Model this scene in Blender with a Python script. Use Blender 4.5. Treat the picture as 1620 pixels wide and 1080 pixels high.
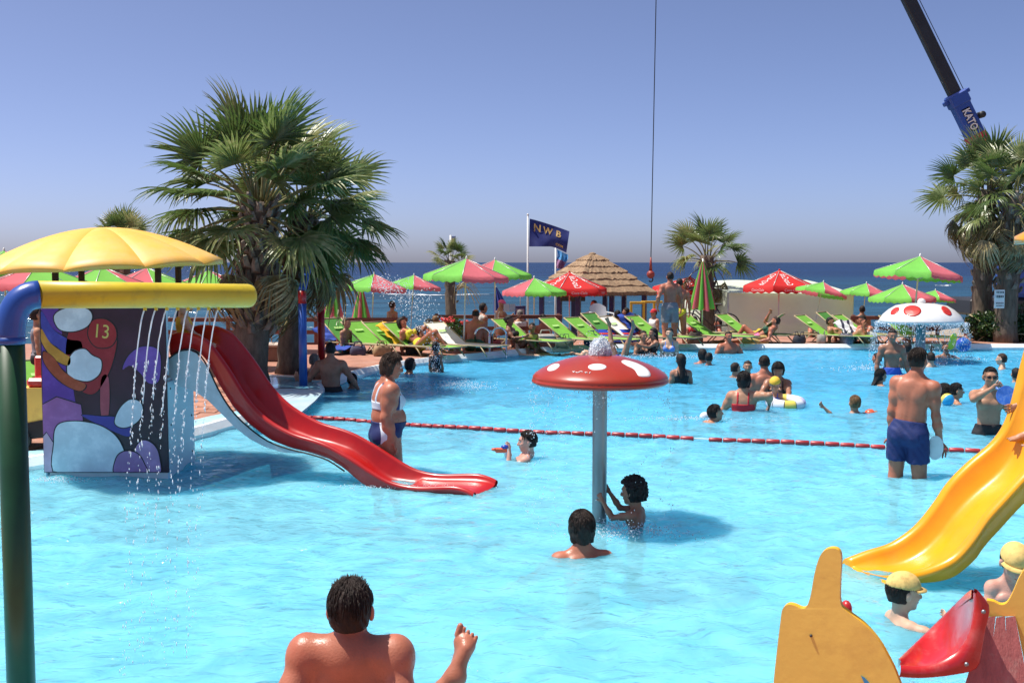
import bpy, math, random
import numpy as np
from mathutils import Vector, Matrix
from mathutils.geometry import tessellate_polygon
import openvdb as vdb

for _o in list(bpy.data.objects):
    bpy.data.objects.remove(_o)
SC = bpy.context.scene
COL = SC.collection
PI = math.pi
R = math.radians
rnd = random.Random(11)

# ------------------------------------------------------------------ camera
F, CX, CY, HZ, CAMZ = 1750.0, 810.0, 540.0, 415.0, 2.1
PITCH = math.atan((CY - HZ) / F)
cam_data = bpy.data.cameras.new('camera')
cam_data.sensor_width = 36.0
cam_data.lens = F / 1620.0 * 36.0
cam_data.clip_start = 0.05
cam_data.clip_end = 60000.0
cam = bpy.data.objects.new('camera', cam_data)
COL.objects.link(cam)
cam.location = (0, 0, CAMZ)
cam.rotation_euler = (PI / 2 - PITCH, 0, 0)
SC.camera = cam

# ------------------------------------------------------------------ sky and sun
SUN_DIR = Vector((-0.40, 0.05, 0.915)).normalized()
SUN_EL = math.asin(SUN_DIR.z)
SUN_ROT = math.atan2(SUN_DIR.x, SUN_DIR.y)
world = bpy.data.worlds.new('World')
SC.world = world
world.use_nodes = True
wn = world.node_tree.nodes
wl = world.node_tree.links
wn.clear()
wo = wn.new('ShaderNodeOutputWorld')
wb = wn.new('ShaderNodeBackground')
ws = wn.new('ShaderNodeTexSky')
ws.sky_type = 'NISHITA'
ws.sun_disc = False
ws.sun_elevation = SUN_EL
ws.sun_rotation = SUN_ROT
ws.altitude = 0.0
ws.air_density = 0.4
ws.dust_density = 1.35
ws.ozone_density = 4.0
wb.inputs['Strength'].default_value = 0.138
wt = wn.new('ShaderNodeMix')              # the lavender cast of the summer haze, even over the whole sky
wt.data_type = 'RGBA'
wt.blend_type = 'MULTIPLY'
wt.inputs[0].default_value = 1.0
wt.inputs[7].default_value = (1.10, 1.0, 1.04, 1)
wl.new(ws.outputs[0], wt.inputs[6])
wl.new(wt.outputs[2], wb.inputs[0])
wl.new(wb.outputs[0], wo.inputs[0])
sun_data = bpy.data.lights.new('sun', 'SUN')
sun_data.energy = 5.0
sun_data.angle = R(0.53)
sun_data.color = (1.0, 0.95, 0.86)
sun = bpy.data.objects.new('sun', sun_data)
COL.objects.link(sun)
sun.location = (-8, -4, 20)
sun.rotation_euler = (-SUN_DIR).to_track_quat('-Z', 'Y').to_euler()
vs_ = SC.view_settings
vs_.view_transform = 'Standard'
vs_.look = 'None'
vs_.exposure = 0.35
vs_.gamma = 1.0
vs_.use_curve_mapping = False
SC.cycles.use_denoising = True
SC.cycles.max_bounces = 8
SC.cycles.transparent_max_bounces = 12
SC.cycles.caustics_reflective = False
SC.cycles.caustics_refractive = False
SC.cycles.sample_clamp_indirect = 6.0

# ------------------------------------------------------------------ pixel <-> world
_fw = Vector((0, math.cos(PITCH), -math.sin(PITCH)))
_up = Vector((0, math.sin(PITCH), math.cos(PITCH)))


def ray(px, py):
    return _fw + Vector((1, 0, 0)) * ((px - CX) / F) + _up * ((CY - py) / F)


def AT(px, py, D):
    """the point seen at a pixel of the photograph at distance D into the scene"""
    d = ray(px, py)
    return Vector((0, 0, CAMZ)) + d * (D / d.y)


def ON(px, py, z=0.0):
    """the point of the level z seen at a pixel"""
    d = ray(px, py)
    return Vector((0, 0, CAMZ)) + d * ((z - CAMZ) / d.z)


def proj(v):
    d = Vector(v) - Vector((0, 0, CAMZ))
    z = d.dot(_fw)
    return CX + F * d.x / z, CY - F * d.dot(_up) / z


# ------------------------------------------------------------------ materials
def lin(c):
    def f(v):
        v /= 255.0
        return v / 12.92 if v <= 0.04045 else ((v + 0.055) / 1.055) ** 2.4
    return tuple(f(v) for v in c)


MATS = {}


def mat(name, col, rough=0.5, var=0.12, scale=6.0, bump=0.0, bscale=40.0, metal=0.0, spec=0.5, transl=0.0,
        stain=None, stain_amt=0.0, stain_scale=2.0, coat=0.0, objrand=0.0, stretch=None, rvar=0.0):
    """Principled material with noise-driven colour variation, optional stains, bump and translucency"""
    if name in MATS:
        return MATS[name]
    m = bpy.data.materials.new(name)
    m.use_nodes = True
    nt = m.node_tree
    N, L = nt.nodes, nt.links
    N.clear()
    out = N.new('ShaderNodeOutputMaterial')
    p = N.new('ShaderNodeBsdfPrincipled')
    p.inputs['Roughness'].default_value = rough
    p.inputs['Metallic'].default_value = metal
    p.inputs['Specular IOR Level'].default_value = spec
    p.inputs['Coat Weight'].default_value = coat
    p.inputs['Coat Roughness'].default_value = 0.08
    tc = N.new('ShaderNodeTexCoord')
    src = tc.outputs['Object']
    if stretch:
        mp = N.new('ShaderNodeMapping')
        mp.inputs['Scale'].default_value = stretch
        L.new(src, mp.inputs[0])
        src = mp.outputs[0]
    nz = N.new('ShaderNodeTexNoise')
    nz.inputs['Scale'].default_value = scale
    nz.inputs['Detail'].default_value = 5
    nz.inputs['Roughness'].default_value = 0.6
    L.new(src, nz.inputs['Vector'])
    rp = N.new('ShaderNodeValToRGB')
    rp.color_ramp.elements[0].position = 0.3
    rp.color_ramp.elements[1].position = 0.7
    rp.color_ramp.elements[0].color = (*[max(0, c * (1 - var)) for c in col], 1)
    rp.color_ramp.elements[1].color = (*[min(1, c * (1 + var)) for c in col], 1)
    L.new(nz.outputs['Fac'], rp.inputs[0])
    cout = rp.outputs[0]
    if objrand:
        oi = N.new('ShaderNodeObjectInfo')
        hv = N.new('ShaderNodeHueSaturation')
        mr = N.new('ShaderNodeMapRange')
        mr.inputs['To Min'].default_value = 1 - objrand
        mr.inputs['To Max'].default_value = 1 + objrand
        L.new(oi.outputs['Random'], mr.inputs['Value'])
        L.new(mr.outputs[0], hv.inputs['Value'])
        L.new(cout, hv.inputs['Color'])
        cout = hv.outputs[0]
    if stain is not None:
        n2 = N.new('ShaderNodeTexNoise')
        n2.inputs['Scale'].default_value = stain_scale
        n2.inputs['Detail'].default_value = 8
        n2.inputs['Roughness'].default_value = 0.7
        L.new(tc.outputs['Object'], n2.inputs['Vector'])
        r2 = N.new('ShaderNodeValToRGB')
        r2.color_ramp.elements[0].position = 0.50
        r2.color_ramp.elements[1].position = 0.72
        r2.color_ramp.elements[0].color = (0, 0, 0, 1)
        r2.color_ramp.elements[1].color = (stain_amt,) * 3 + (1,)
        L.new(n2.outputs['Fac'], r2.inputs[0])
        mx = N.new('ShaderNodeMix')
        mx.data_type = 'RGBA'
        L.new(r2.outputs[0], mx.inputs[0])
        L.new(cout, mx.inputs[6])
        mx.inputs[7].default_value = (*stain, 1)
        cout = mx.outputs[2]
    L.new(cout, p.inputs['Base Color'])
    if rvar:
        n4 = N.new('ShaderNodeTexNoise')
        n4.inputs['Scale'].default_value = scale * 1.7
        n4.inputs['Detail'].default_value = 6
        L.new(tc.outputs['Object'], n4.inputs['Vector'])
        m4 = N.new('ShaderNodeMapRange')
        m4.inputs['From Min'].default_value = 0.35
        m4.inputs['From Max'].default_value = 0.65
        m4.inputs['To Min'].default_value = max(0.05, rough - rvar)
        m4.inputs['To Max'].default_value = rough + rvar
        L.new(n4.outputs['Fac'], m4.inputs['Value'])
        L.new(m4.outputs[0], p.inputs['Roughness'])
    sh = p.outputs[0]
    if bump:
        nb = N.new('ShaderNodeTexNoise')
        nb.inputs['Scale'].default_value = bscale
        nb.inputs['Detail'].default_value = 4
        L.new(src, nb.inputs['Vector'])
        b = N.new('ShaderNodeBump')
        b.inputs['Strength'].default_value = min(1, bump)
        b.inputs['Distance'].default_value = 0.01
        L.new(nb.outputs['Fac'], b.inputs['Height'])
        L.new(b.outputs[0], p.inputs['Normal'])
    if transl:
        t = N.new('ShaderNodeBsdfTranslucent')
        L.new(cout, t.inputs['Color'])
        ms = N.new('ShaderNodeMixShader')
        ms.inputs[0].default_value = transl
        L.new(sh, ms.inputs[1])
        L.new(t.outputs[0], ms.inputs[2])
        sh = ms.outputs[0]
    L.new(sh, out.inputs[0])
    MATS[name] = m
    return m


# ------------------------------------------------------------------ object helpers
def tag(o, label=None, cat=None, group=None, kind=None):
    if label:
        o['label'] = label
    if cat:
        o['category'] = cat
    if group:
        o['group'] = group
    if kind:
        o['kind'] = kind
    return o


def empty(name, loc=(0, 0, 0), rz=0.0, label=None, cat=None, group=None, rx=0.0, ry=0.0):
    o = bpy.data.objects.new(name, None)
    COL.objects.link(o)
    o.location = loc
    o.rotation_euler = (rx, ry, rz)
    o.empty_display_size = 0.1
    return tag(o, label, cat, group)


def link(name, me, parent=None, loc=(0, 0, 0), rot=None, scale=None):
    o = bpy.data.objects.new(name, me)
    COL.objects.link(o)
    if parent:
        o.parent = parent
    o.location = loc
    if rot is not None:
        o.rotation_euler = rot
    if scale is not None:
        o.scale = scale
    return o


def np_mesh(name, pts, tris, quads, smooth=True):
    me = bpy.data.meshes.new(name)
    nt, nq = len(tris), len(quads)
    me.vertices.add(len(pts))
    me.vertices.foreach_set('co', np.asarray(pts, np.float32).ravel())
    idx = np.concatenate([np.asarray(tris, np.int32).ravel(), np.asarray(quads, np.int32).ravel()])
    me.loops.add(len(idx))
    me.loops.foreach_set('vertex_index', idx)
    me.polygons.add(nt + nq)
    st = np.concatenate([np.arange(nt) * 3, nt * 3 + np.arange(nq) * 4]).astype(np.int32)
    me.polygons.foreach_set('loop_start', st)
    me.polygons.foreach_set('use_smooth', np.full(nt + nq, smooth))
    me.update(calc_edges=True)
    me.validate()
    return me


class MB:
    """collects simple shapes and links them as ONE mesh object"""

    def __init__(s):
        s.v, s.f, s.sm, s.mi = [], [], [], []
        s.cur = 0

    def add(s, vs, fs, smooth=False):
        b = len(s.v)
        s.v += [tuple(v) for v in vs]
        for f in fs:
            s.f.append(tuple(i + b for i in f))
            s.sm.append(smooth)
            s.mi.append(s.cur)
        return s

    def box(s, c, d, M=None, taper=1.0, bev=0.0):
        hx, hy, hz = d[0] / 2, d[1] / 2, d[2] / 2
        if bev > 0:
            b = min(bev, hx * .9, hy * .9, hz * .9)
            vs = []
            for sx in (-1, 1):
                for sy in (-1, 1):
                    for sz in (-1, 1):
                        vs += [(sx * hx, sy * (hy - b), sz * (hz - b)), (sx * (hx - b), sy * hy, sz * (hz - b)), (sx * (hx - b), sy * (hy - b), sz * hz)]
            I = lambda x, y, z, k: ((x * 2 + y) * 2 + z) * 3 + k
            fs = []
            for a in (0, 1):
                q = lambda k, f: fs.append(tuple(f) if a else tuple(reversed(f)))
                q(0, [I(a, 0, 0, 0), I(a, 1, 0, 0), I(a, 1, 1, 0), I(a, 0, 1, 0)])
                q(1, [I(0, a, 0, 1), I(0, a, 1, 1), I(1, a, 1, 1), I(1, a, 0, 1)])
                q(2, [I(0, 0, a, 2), I(1, 0, a, 2), I(1, 1, a, 2), I(0, 1, a, 2)])
            for a in (0, 1):
                for b2 in (0, 1):
                    e = a ^ b2
                    def qq(f):
                        fs.append(tuple(f))
                    qq([I(a, b2, 0, 0), I(a, b2, 1, 0), I(a, b2, 1, 1), I(a, b2, 0, 1)] if e else [I(a, b2, 0, 1), I(a, b2, 1, 1), I(a, b2, 1, 0), I(a, b2, 0, 0)])
                    qq([I(a, 0, b2, 0), I(a, 1, b2, 0), I(a, 1, b2, 2), I(a, 0, b2, 2)] if not e else [I(a, 0, b2, 2), I(a, 1, b2, 2), I(a, 1, b2, 0), I(a, 0, b2, 0)])
                    qq([I(0, a, b2, 1), I(1, a, b2, 1), I(1, a, b2, 2), I(0, a, b2, 2)] if e else [I(0, a, b2, 2), I(1, a, b2, 2), I(1, a, b2, 1), I(0, a, b2, 1)])
            for x in (0, 1):
                for y in (0, 1):
                    for z in (0, 1):
                        f = [I(x, y, z, 0), I(x, y, z, 1), I(x, y, z, 2)]
                        fs.append(tuple(f) if (x + y + z) % 2 else tuple(reversed(f)))
        else:
            vs = [(x * hx * (taper if z > 0 else 1), y * hy * (taper if z > 0 else 1), z * hz) for x in (-1, 1) for y in (-1, 1) for z in (-1, 1)]
            fs = [(0, 1, 3, 2), (4, 6, 7, 5), (0, 4, 5, 1), (2, 3, 7, 6), (0, 2, 6, 4), (1, 5, 7, 3)]
        c = Vector(c)
        if M is not None:
            vs = [c + M @ Vector(v) for v in vs]
        else:
            vs = [c + Vector(v) for v in vs]
        return s.add(vs, fs)

    def tube(s, pts, rad, n=10, cap=True, smooth=True, flat=1.0, upv=None):
        pts = [Vector(p) for p in pts]
        if not hasattr(rad, '__len__'):
            rad = [rad] * len(pts)
        t0 = (pts[1] - pts[0]).normalized()
        a = Vector(upv) if upv else (Vector((0, 0, 1)) if abs(t0.z) < 0.9 else Vector((1, 0, 0)))
        vs, fs = [], []
        u = None
        for i, p in enumerate(pts):
            t = (pts[min(i + 1, len(pts) - 1)] - pts[max(i - 1, 0)]).normalized()
            if u is None:
                u = t.cross(a).normalized()
            else:
                u = (u - t * u.dot(t)).normalized()
            w = u.cross(t).normalized()
            for k in range(n):
                an = 2 * PI * k / n
                vs.append(p + u * (math.cos(an) * rad[i]) + w * (math.sin(an) * rad[i] * flat))
        for i in range(len(pts) - 1):
            for k in range(n):
                k2 = (k + 1) % n
                fs.append((i * n + k, (i + 1) * n + k, (i + 1) * n + k2, i * n + k2))
        if cap:
            fs.append(tuple(range(n)))
            fs.append(tuple((len(pts) - 1) * n + k for k in reversed(range(n))))
        return s.add(vs, fs, smooth)

    def lathe(s, prof, n=24, c=(0, 0, 0), smooth=True, M=None):
        c = Vector(c)
        vs, fs = [], []
        for r, z in prof:
            for k in range(n):
                a = 2 * PI * k / n
                v = Vector((r * math.cos(a), r * math.sin(a), z))
                vs.append(c + (M @ v if M is not None else v))
        for i in range(len(prof) - 1):
            for k in range(n):
                k2 = (k + 1) % n
                fs.append((i * n + k, i * n + k2, (i + 1) * n + k2, (i + 1) * n + k))
        return s.add(vs, fs, smooth)

    def sphere(s, c, r, n=10, m=6, sc=(1, 1, 1), M=None):
        c = Vector(c)
        vs, fs = [], []
        vs.append(Vector((0, 0, r)))
        for i in range(1, m):
            th = PI * i / m
            for k in range(n):
                a = 2 * PI * k / n
                vs.append(Vector((r * math.sin(th) * math.cos(a), r * math.sin(th) * math.sin(a), r * math.cos(th))))
        vs.append(Vector((0, 0, -r)))
        for k in range(n):
            fs.append((0, 1 + k, 1 + (k + 1) % n))
        for i in range(m - 2):
            for k in range(n):
                a, b = 1 + i * n + k, 1 + i * n + (k + 1) % n
                fs.append((a, a + n, b + n, b))
        l = len(vs) - 1
        for k in range(n):
            fs.append((l, 1 + (m - 2) * n + (k + 1) % n, 1 + (m - 2) * n + k))
        out = []
        for v in vs:
            v = Vector((v.x * sc[0], v.y * sc[1], v.z * sc[2]))
            if M is not None:
                v = M @ v
            out.append(c + v)
        return s.add(out, fs, True)

    def grid(s, rows, smooth=True, closed=False):
        """rows: list of equally long rows of points"""
        n = len(rows[0])
        vs = [p for r in rows for p in r]
        fs = []
        for i in range(len(rows) - 1):
            for k in range(n if closed else n - 1):
                k2 = (k + 1) % n
                fs.append((i * n + k, i * n + k2, (i + 1) * n + k2, (i + 1) * n + k))
        return s.add(vs, fs, smooth)

    def prism(s, pts2, t, fn=None, smooth=False):
        """outline (2D) extruded by t; fn maps (x, y, depth) to a point"""
        fn = fn or (lambda x, y, d: (x, d, y))
        n = len(pts2)
        tri = tessellate_polygon([[Vector((p[0], p[1], 0)) for p in pts2]])
        vs = [fn(p[0], p[1], 0) for p in pts2] + [fn(p[0], p[1], t) for p in pts2]
        fs = [tuple(f) for f in tri] + [tuple(reversed([i + n for i in f])) for f in tri]
        fs += [(i, (i + 1) % n, (i + 1) % n + n, i + n) for i in range(n)]
        return s.add(vs, fs, smooth)

    def mesh(s, name, mats, origin=None):
        me = bpy.data.meshes.new(name)
        if origin is not None:
            o = Vector(origin)
            s.v = [tuple(Vector(v) - o) for v in s.v]
        me.from_pydata(s.v, [], s.f)
        if not isinstance(mats, (list, tuple)):
            mats = [mats]
        for m in mats:
            me.materials.append(m)
        me.polygons.foreach_set('use_smooth', s.sm)
        if len(mats) > 1:
            me.polygons.foreach_set('material_index', s.mi)
        me.update()
        import bmesh
        bm = bmesh.new()
        bm.from_mesh(me)
        bmesh.ops.recalc_face_normals(bm, faces=bm.faces)
        bm.to_mesh(me)
        bm.free()
        return me

    def build(s, name, mats, parent=None, world=True, **kw):
        """link as one mesh; world=True: the points are world points and the parent is unrotated"""
        org = None
        if parent is not None and world:
            p, org = parent, Vector((0, 0, 0))
            while p is not None:
                org = org + Vector(p.location)
                p = p.parent
        o = link(name, s.mesh(name, mats, org), parent, **kw)
        return o


def spline(pts, n=8, closed=False):
    """Catmull-Rom through points of any dimension"""
    pts = [np.array(p, float) for p in pts]
    out = []
    m = len(pts)
    seg = m if closed else m - 1
    for i in range(seg):
        if closed:
            p0, p1, p2, p3 = pts[(i - 1) % m], pts[i], pts[(i + 1) % m], pts[(i + 2) % m]
        else:
            p0, p1, p2, p3 = pts[max(i - 1, 0)], pts[i], pts[i + 1], pts[min(i + 2, m - 1)]
        for k in range(n):
            t = k / n
            out.append(0.5 * ((2 * p1) + (-p0 + p2) * t + (2 * p0 - 5 * p1 + 4 * p2 - p3) * t * t + (-p0 + 3 * p1 - 3 * p2 + p3) * t ** 3))
    if not closed:
        out.append(pts[-1])
    return [tuple(float(c) for c in p) for p in out]


def text2d(s, shear=0.0, bold=0.0):
    """lettering as flat triangles: (points, faces), height about 0.7, centred"""
    cu = bpy.data.curves.new('lettering', 'FONT')
    cu.body = s
    cu.align_x = 'CENTER'
    cu.align_y = 'CENTER'
    cu.shear = shear
    cu.offset = bold
    cu.resolution_u = 3
    ob = bpy.data.objects.new('lettering_source', cu)
    me = bpy.data.meshes.new_from_object(ob)
    vs = [(v.co.x, v.co.y) for v in me.vertices]
    fs = [tuple(p.vertices) for p in me.polygons]
    bpy.data.objects.remove(ob)
    bpy.data.curves.remove(cu)
    bpy.data.meshes.remove(me)
    return vs, fs


class Proto:
    """a kind of thing: its parts' meshes, copied for every instance"""

    def __init__(s, name, cat, group):
        s.name, s.cat, s.group, s.parts = name, cat, group, []

    def part(s, name, me, under=None, loc=(0, 0, 0), rot=None, scale=None, label=None):
        s.parts.append((name, me, under, loc, rot, scale, label))
        return len(s.parts) - 1

    def spawn(s, loc, rz=0.0, label='', rx=0.0, ry=0.0, scale=1.0, skip=()):
        r = empty(s.name, loc, rz, label, s.cat, s.group, rx, ry)
        if scale != 1.0:
            r.scale = (scale,) * 3
        obs = []
        for i, (n, me, u, l, ro, sc, lb) in enumerate(s.parts):
            if n in skip:
                obs.append(None)
                continue
            o = link(n, me, r if u is None else obs[u], l, ro, sc)
            if lb:
                o['label'] = lb
            obs.append(o)
        return r

# ------------------------------------------------------------------ people: one continuous surface grown from a distance field
def smin(a, b, k):
    h = np.maximum(k - np.abs(a - b), 0.0) / k
    return np.minimum(a, b) - h * h * k * 0.25


def smax(a, b, k):
    return -smin(-a, -b, k)


class Field:
    def __init__(s, lo, hi, vs):
        s.vs = vs
        s.lo = np.array(lo, float)
        s.n = np.maximum(4, np.ceil((np.array(hi) - s.lo) / vs).astype(int) + 1)
        s.d = np.full(s.n, 0.25, np.float32)
        s.ax = [(s.lo[i] + np.arange(s.n[i]) * vs).astype(np.float32) for i in range(3)]

    def win(s, lo, hi):
        a = np.clip(np.floor((np.array(lo) - s.lo) / s.vs).astype(int), 0, s.n)
        b = np.clip(np.ceil((np.array(hi) - s.lo) / s.vs).astype(int) + 1, 0, s.n)
        sl = tuple(slice(a[i], b[i]) for i in range(3))
        return sl, s.ax[0][sl[0]][:, None, None], s.ax[1][sl[1]][None, :, None], s.ax[2][sl[2]][None, None, :]

    def put(s, sl, d, k, sub=False):
        if d.size == 0:
            return
        if sub:
            s.d[sl] = smax(s.d[sl], -d, k)
        else:
            s.d[sl] = smin(s.d[sl], d, k) if k > 0 else np.minimum(s.d[sl], d)

    def cone(s, a, b, ra, rb, k=0.03, flat=None, sub=False, cut=None):
        """tapered capsule; flat=(axis, factor) squeezes it along an axis"""
        a, b = np.array(a, float), np.array(b, float)
        m = max(ra, rb) * (1.0 if not flat or flat[1] <= 1 else flat[1]) + k + 3 * s.vs
        sl, x, y, z = s.win(np.minimum(a, b) - m, np.maximum(a, b) + m)
        ab = b - a
        l2 = max(1e-9, ab @ ab)
        px, py, pz = x - a[0], y - a[1], z - a[2]
        t = np.clip((px * ab[0] + py * ab[1] + pz * ab[2]) / l2, 0, 1)
        qx, qy, qz = px - t * ab[0], py - t * ab[1], pz - t * ab[2]
        d2 = qx * qx + qy * qy + qz * qz
        if flat:
            ax, fc = np.array(flat[0], float), flat[1]
            c = qx * ax[0] + qy * ax[1] + qz * ax[2]
            d2 = d2 - c * c + (c / fc) ** 2
        d = np.sqrt(np.maximum(d2, 1e-12)) - (ra + t * (rb - ra))
        if cut is not None:
            pc, nc = cut
            d = np.maximum(d, (x - pc[0]) * nc[0] + (y - pc[1]) * nc[1] + (z - pc[2]) * nc[2])
        s.put(sl, d.astype(np.float32), k, sub)

    def ell(s, c, r, fr=None, k=0.03, sub=False):
        c = np.array(c, float)
        fr = np.eye(3) if fr is None else fr
        m = max(r) + k + 3 * s.vs
        sl, x, y, z = s.win(c - m, c + m)
        px, py, pz = x - c[0], y - c[1], z - c[2]
        u = [(px * fr[i][0] + py * fr[i][1] + pz * fr[i][2]) for i in range(3)]
        k0 = np.sqrt(sum((u[i] / r[i]) ** 2 for i in range(3)) + 1e-9)
        k1 = np.sqrt(sum((u[i] / r[i] ** 2) ** 2 for i in range(3)) + 1e-9)
        s.put(sl, (k0 * (k0 - 1.0) / k1).astype(np.float32), k, sub)

    def coord(s, o, axis):
        return ((s.ax[0][:, None, None] - o[0]) * axis[0] + (s.ax[1][None, :, None] - o[1]) * axis[1] + (s.ax[2][None, None, :] - o[2]) * axis[2]).astype(np.float32)

    def mesh(s, name, material, d=None, adapt=0.0, smooth=1):
        d = s.d if d is None else d
        d = np.clip(d, -4 * s.vs, 4 * s.vs)
        ins = np.argwhere(d < 0)
        if len(ins) < 8:
            return None
        a = np.maximum(ins.min(0) - 3, 0)
        b = ins.max(0) + 4
        d = d[a[0]:b[0], a[1]:b[1], a[2]:b[2]]
        d = np.pad(d, 2, constant_values=4 * s.vs)
        g = vdb.FloatGrid(4 * s.vs)
        g.copyFromArray(np.ascontiguousarray(d, np.float32))
        pts, tri, qd = g.convertToPolygons(0.0, adapt)
        pts = (np.asarray(pts, np.float64) + a - 2) * s.vs + s.lo
        tri, qd = np.asarray(tri).reshape(-1, 3), np.asarray(qd).reshape(-1, 4)
        me = np_mesh(name, pts, tri[:, ::-1], qd[:, ::-1])
        me.materials.append(material)
        return me


def nrm(v):
    v = np.array(v, float)
    return v / (np.linalg.norm(v) + 1e-12)


def rot_axis(v, ax, deg):
    return np.array(Matrix.Rotation(R(deg), 3, Vector(ax)) @ Vector(v))


SKIN = {'tan': (0.42, 0.215, 0.13), 'pale': (0.58, 0.36, 0.25), 'red': (0.42, 0.150, 0.088), 'dark': (0.23, 0.105, 0.065), 'brown': (0.33, 0.155, 0.095), 'pink': (0.60, 0.31, 0.24)}


def skin_mat(k):
    return mat('skin_' + k, SKIN[k], rough=0.45, var=0.24, scale=4.5, bump=0.2, bscale=120, spec=0.4, rvar=0.18, stain=tuple(min(1, c * f) for c, f in zip(SKIN[k], (1.12, 0.8, 0.75))), stain_amt=0.8, stain_scale=3.5)


def hair_mat(k):
    c = {'black': (0.010, 0.008, 0.008), 'brown': (0.040, 0.020, 0.012), 'dark': (0.020, 0.012, 0.009), 'fair': (0.16, 0.09, 0.04), 'grey': (0.16, 0.14, 0.13)}[k]
    return mat('hair_' + k, c, rough=0.62, var=0.5, scale=30, bump=0.9, bscale=90, spec=0.3, stretch=(1, 1, 0.25))


def cloth(name, c, rough=0.75, **kw):
    return mat('cloth_' + name, c, rough=rough, var=0.14, scale=12, bump=0.35, bscale=60, **kw)


def person(label, head, D=None, yw=None, h=1.72, face=0, lean=0, curve=0, side=0, tw=0, hy=0, hp=0, la=None, ra=None, ll=None, rl=None, skin='tan',
           bw=1.0, belly=0.0, bust=0.0, hair='short', hc='dark', wear=(), vs=0.014, group=None, fd=None, curl=25, eyes=False, hips=1.0, legs=True, headroll=0, cat='person', spread=1.0, toes=False, arms=True, wz=0.0, shrug=0.0, spikes=0):
    """head: pixel of the head's centre; yw: pixel row where the body meets the water; face: degrees turned left from facing away"""
    if D is None:
        D = ON(head[0], yw, wz).y
    s = h / 1.72
    hs = 0.80 + 0.20 * s
    HCw = AT(head[0], head[1], D)
    cf, sf = math.cos(R(face)), math.sin(R(face))

    # torso frame in the person's own axes: x right, y forward, z up
    Rx, Fy, Uz = np.array([1., 0, 0]), np.array([0, 1., 0]), np.array([0, 0, 1.])
    def lean_frame(l):
        fr = []
        for v in (Rx, Fy, Uz):
            v = rot_axis(v, (1, 0, 0), -l)
            v = rot_axis(v, (0, 1, 0), side)
            fr.append(v)
        return fr
    r0, f0, u0 = lean_frame(lean)
    r1, f1, u1 = lean_frame(lean + curve)
    r1, f1 = rot_axis(r1, u1, tw), rot_axis(f1, u1, tw)
    P0 = np.zeros(3)
    P1 = P0 + 0.20 * s * u0
    P2 = P1 + 0.16 * s * u1
    P3 = P2 + 0.165 * s * u1
    hr, hf, hu = [rot_axis(rot_axis(rot_axis(v, (0, 1, 0), headroll), (1, 0, 0), -hp), (0, 0, 1), hy) for v in (Rx, Fy, Uz)]
    nd = nrm(u1 + hu)
    HC = P3 + 0.055 * s * nd + 0.115 * hs * hu + 0.018 * hs * hf
    # pelvis in the world
    def l2w(p):
        return Vector((p[0] * cf - p[1] * sf, p[0] * sf + p[1] * cf, p[2]))
    def w2l(v):
        return np.array([v[0] * cf + v[1] * sf, -v[0] * sf + v[1] * cf, v[2]])
    base = HCw - l2w(HC)
    g = bw

    def limb(spec, root, l1, l2, pole):
        if isinstance(spec, dict):
            t = w2l(Vector(spec['t']) - base) if 't' in spec else np.array(spec['l'], float)
            pl = np.array(spec.get('pole', pole), float)
            v = t - root
            dd = min(np.linalg.norm(v), (l1 + l2) * 0.999)
            dirv = nrm(v)
            ca = (l1 * l1 + dd * dd - l2 * l2) / (2 * l1 * dd)
            ca = max(-1, min(1, ca))
            pp = nrm(pl - dirv * (pl @ dirv))
            mid = root + dirv * (l1 * ca) + pp * (l1 * math.sqrt(1 - ca * ca))
            return mid, mid + nrm(root + dirv * dd - mid) * l2
        mid = root + nrm(spec[0]) * l1
        return mid, mid + nrm(spec[1]) * l2

    SW = (0.168 if not bust else 0.152) * s * (0.6 + 0.4 * g)
    SR = P2 + (0.105 + shrug) * s * u1 + SW * r1
    SL = P2 + (0.105 + shrug) * s * u1 - SW * r1
    HR = P0 + 0.088 * s * r0 * hips - 0.02 * s * u0
    HL = P0 - 0.088 * s * r0 * hips - 0.02 * s * u0
    ra = ra or ((0.15, 0.0, -1), (0.06, 0.22, -1))
    la = la or ((-0.15, 0.0, -1), (-0.06, 0.22, -1))
    rl = rl or ((0.06, 0.03, -1), (0.02, -0.05, -1))
    ll = ll or ((-0.06, 0.03, -1), (-0.02, -0.05, -1))
    ER, WR = limb(ra, SR, 0.285 * s, 0.255 * s, (0.4, -1, -0.3))
    EL, WL = limb(la, SL, 0.285 * s, 0.255 * s, (-0.4, -1, -0.3))
    KR, AR = limb(rl, HR, 0.42 * s, 0.42 * s, (0.2, 1, 0.3))
    KL, AL = limb(ll, HL, 0.42 * s, 0.42 * s, (-0.2, 1, 0.3))
    pts = [P0, P3, HC + hu * 0.14 * hs, HC - hf * 0.12 * hs, HC + hf * 0.13 * hs, SR, SL, HR, HL]
    if arms:
        pts += [ER, WR, EL, WL, WR + nrm(WR - ER) * 0.2 * s, WL + nrm(WL - EL) * 0.2 * s]
    if legs:
        pts += [KR, AR, KL, AL]
        fdv = [np.array((fd or {}).get(k, (0, 1, -0.12)), float) for k in 'rl']
        pts += [AR + nrm(fdv[0]) * 0.24 * s, AL + nrm(fdv[1]) * 0.24 * s]
    pts = np.array(pts)
    mg = 0.19 * s * max(1, g) + 0.04
    FB = Field(pts.min(0) - mg, pts.max(0) + mg, vs)
    q = 1.0 if vs < 0.011 else 1.0
    K = 0.05 * s

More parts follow.
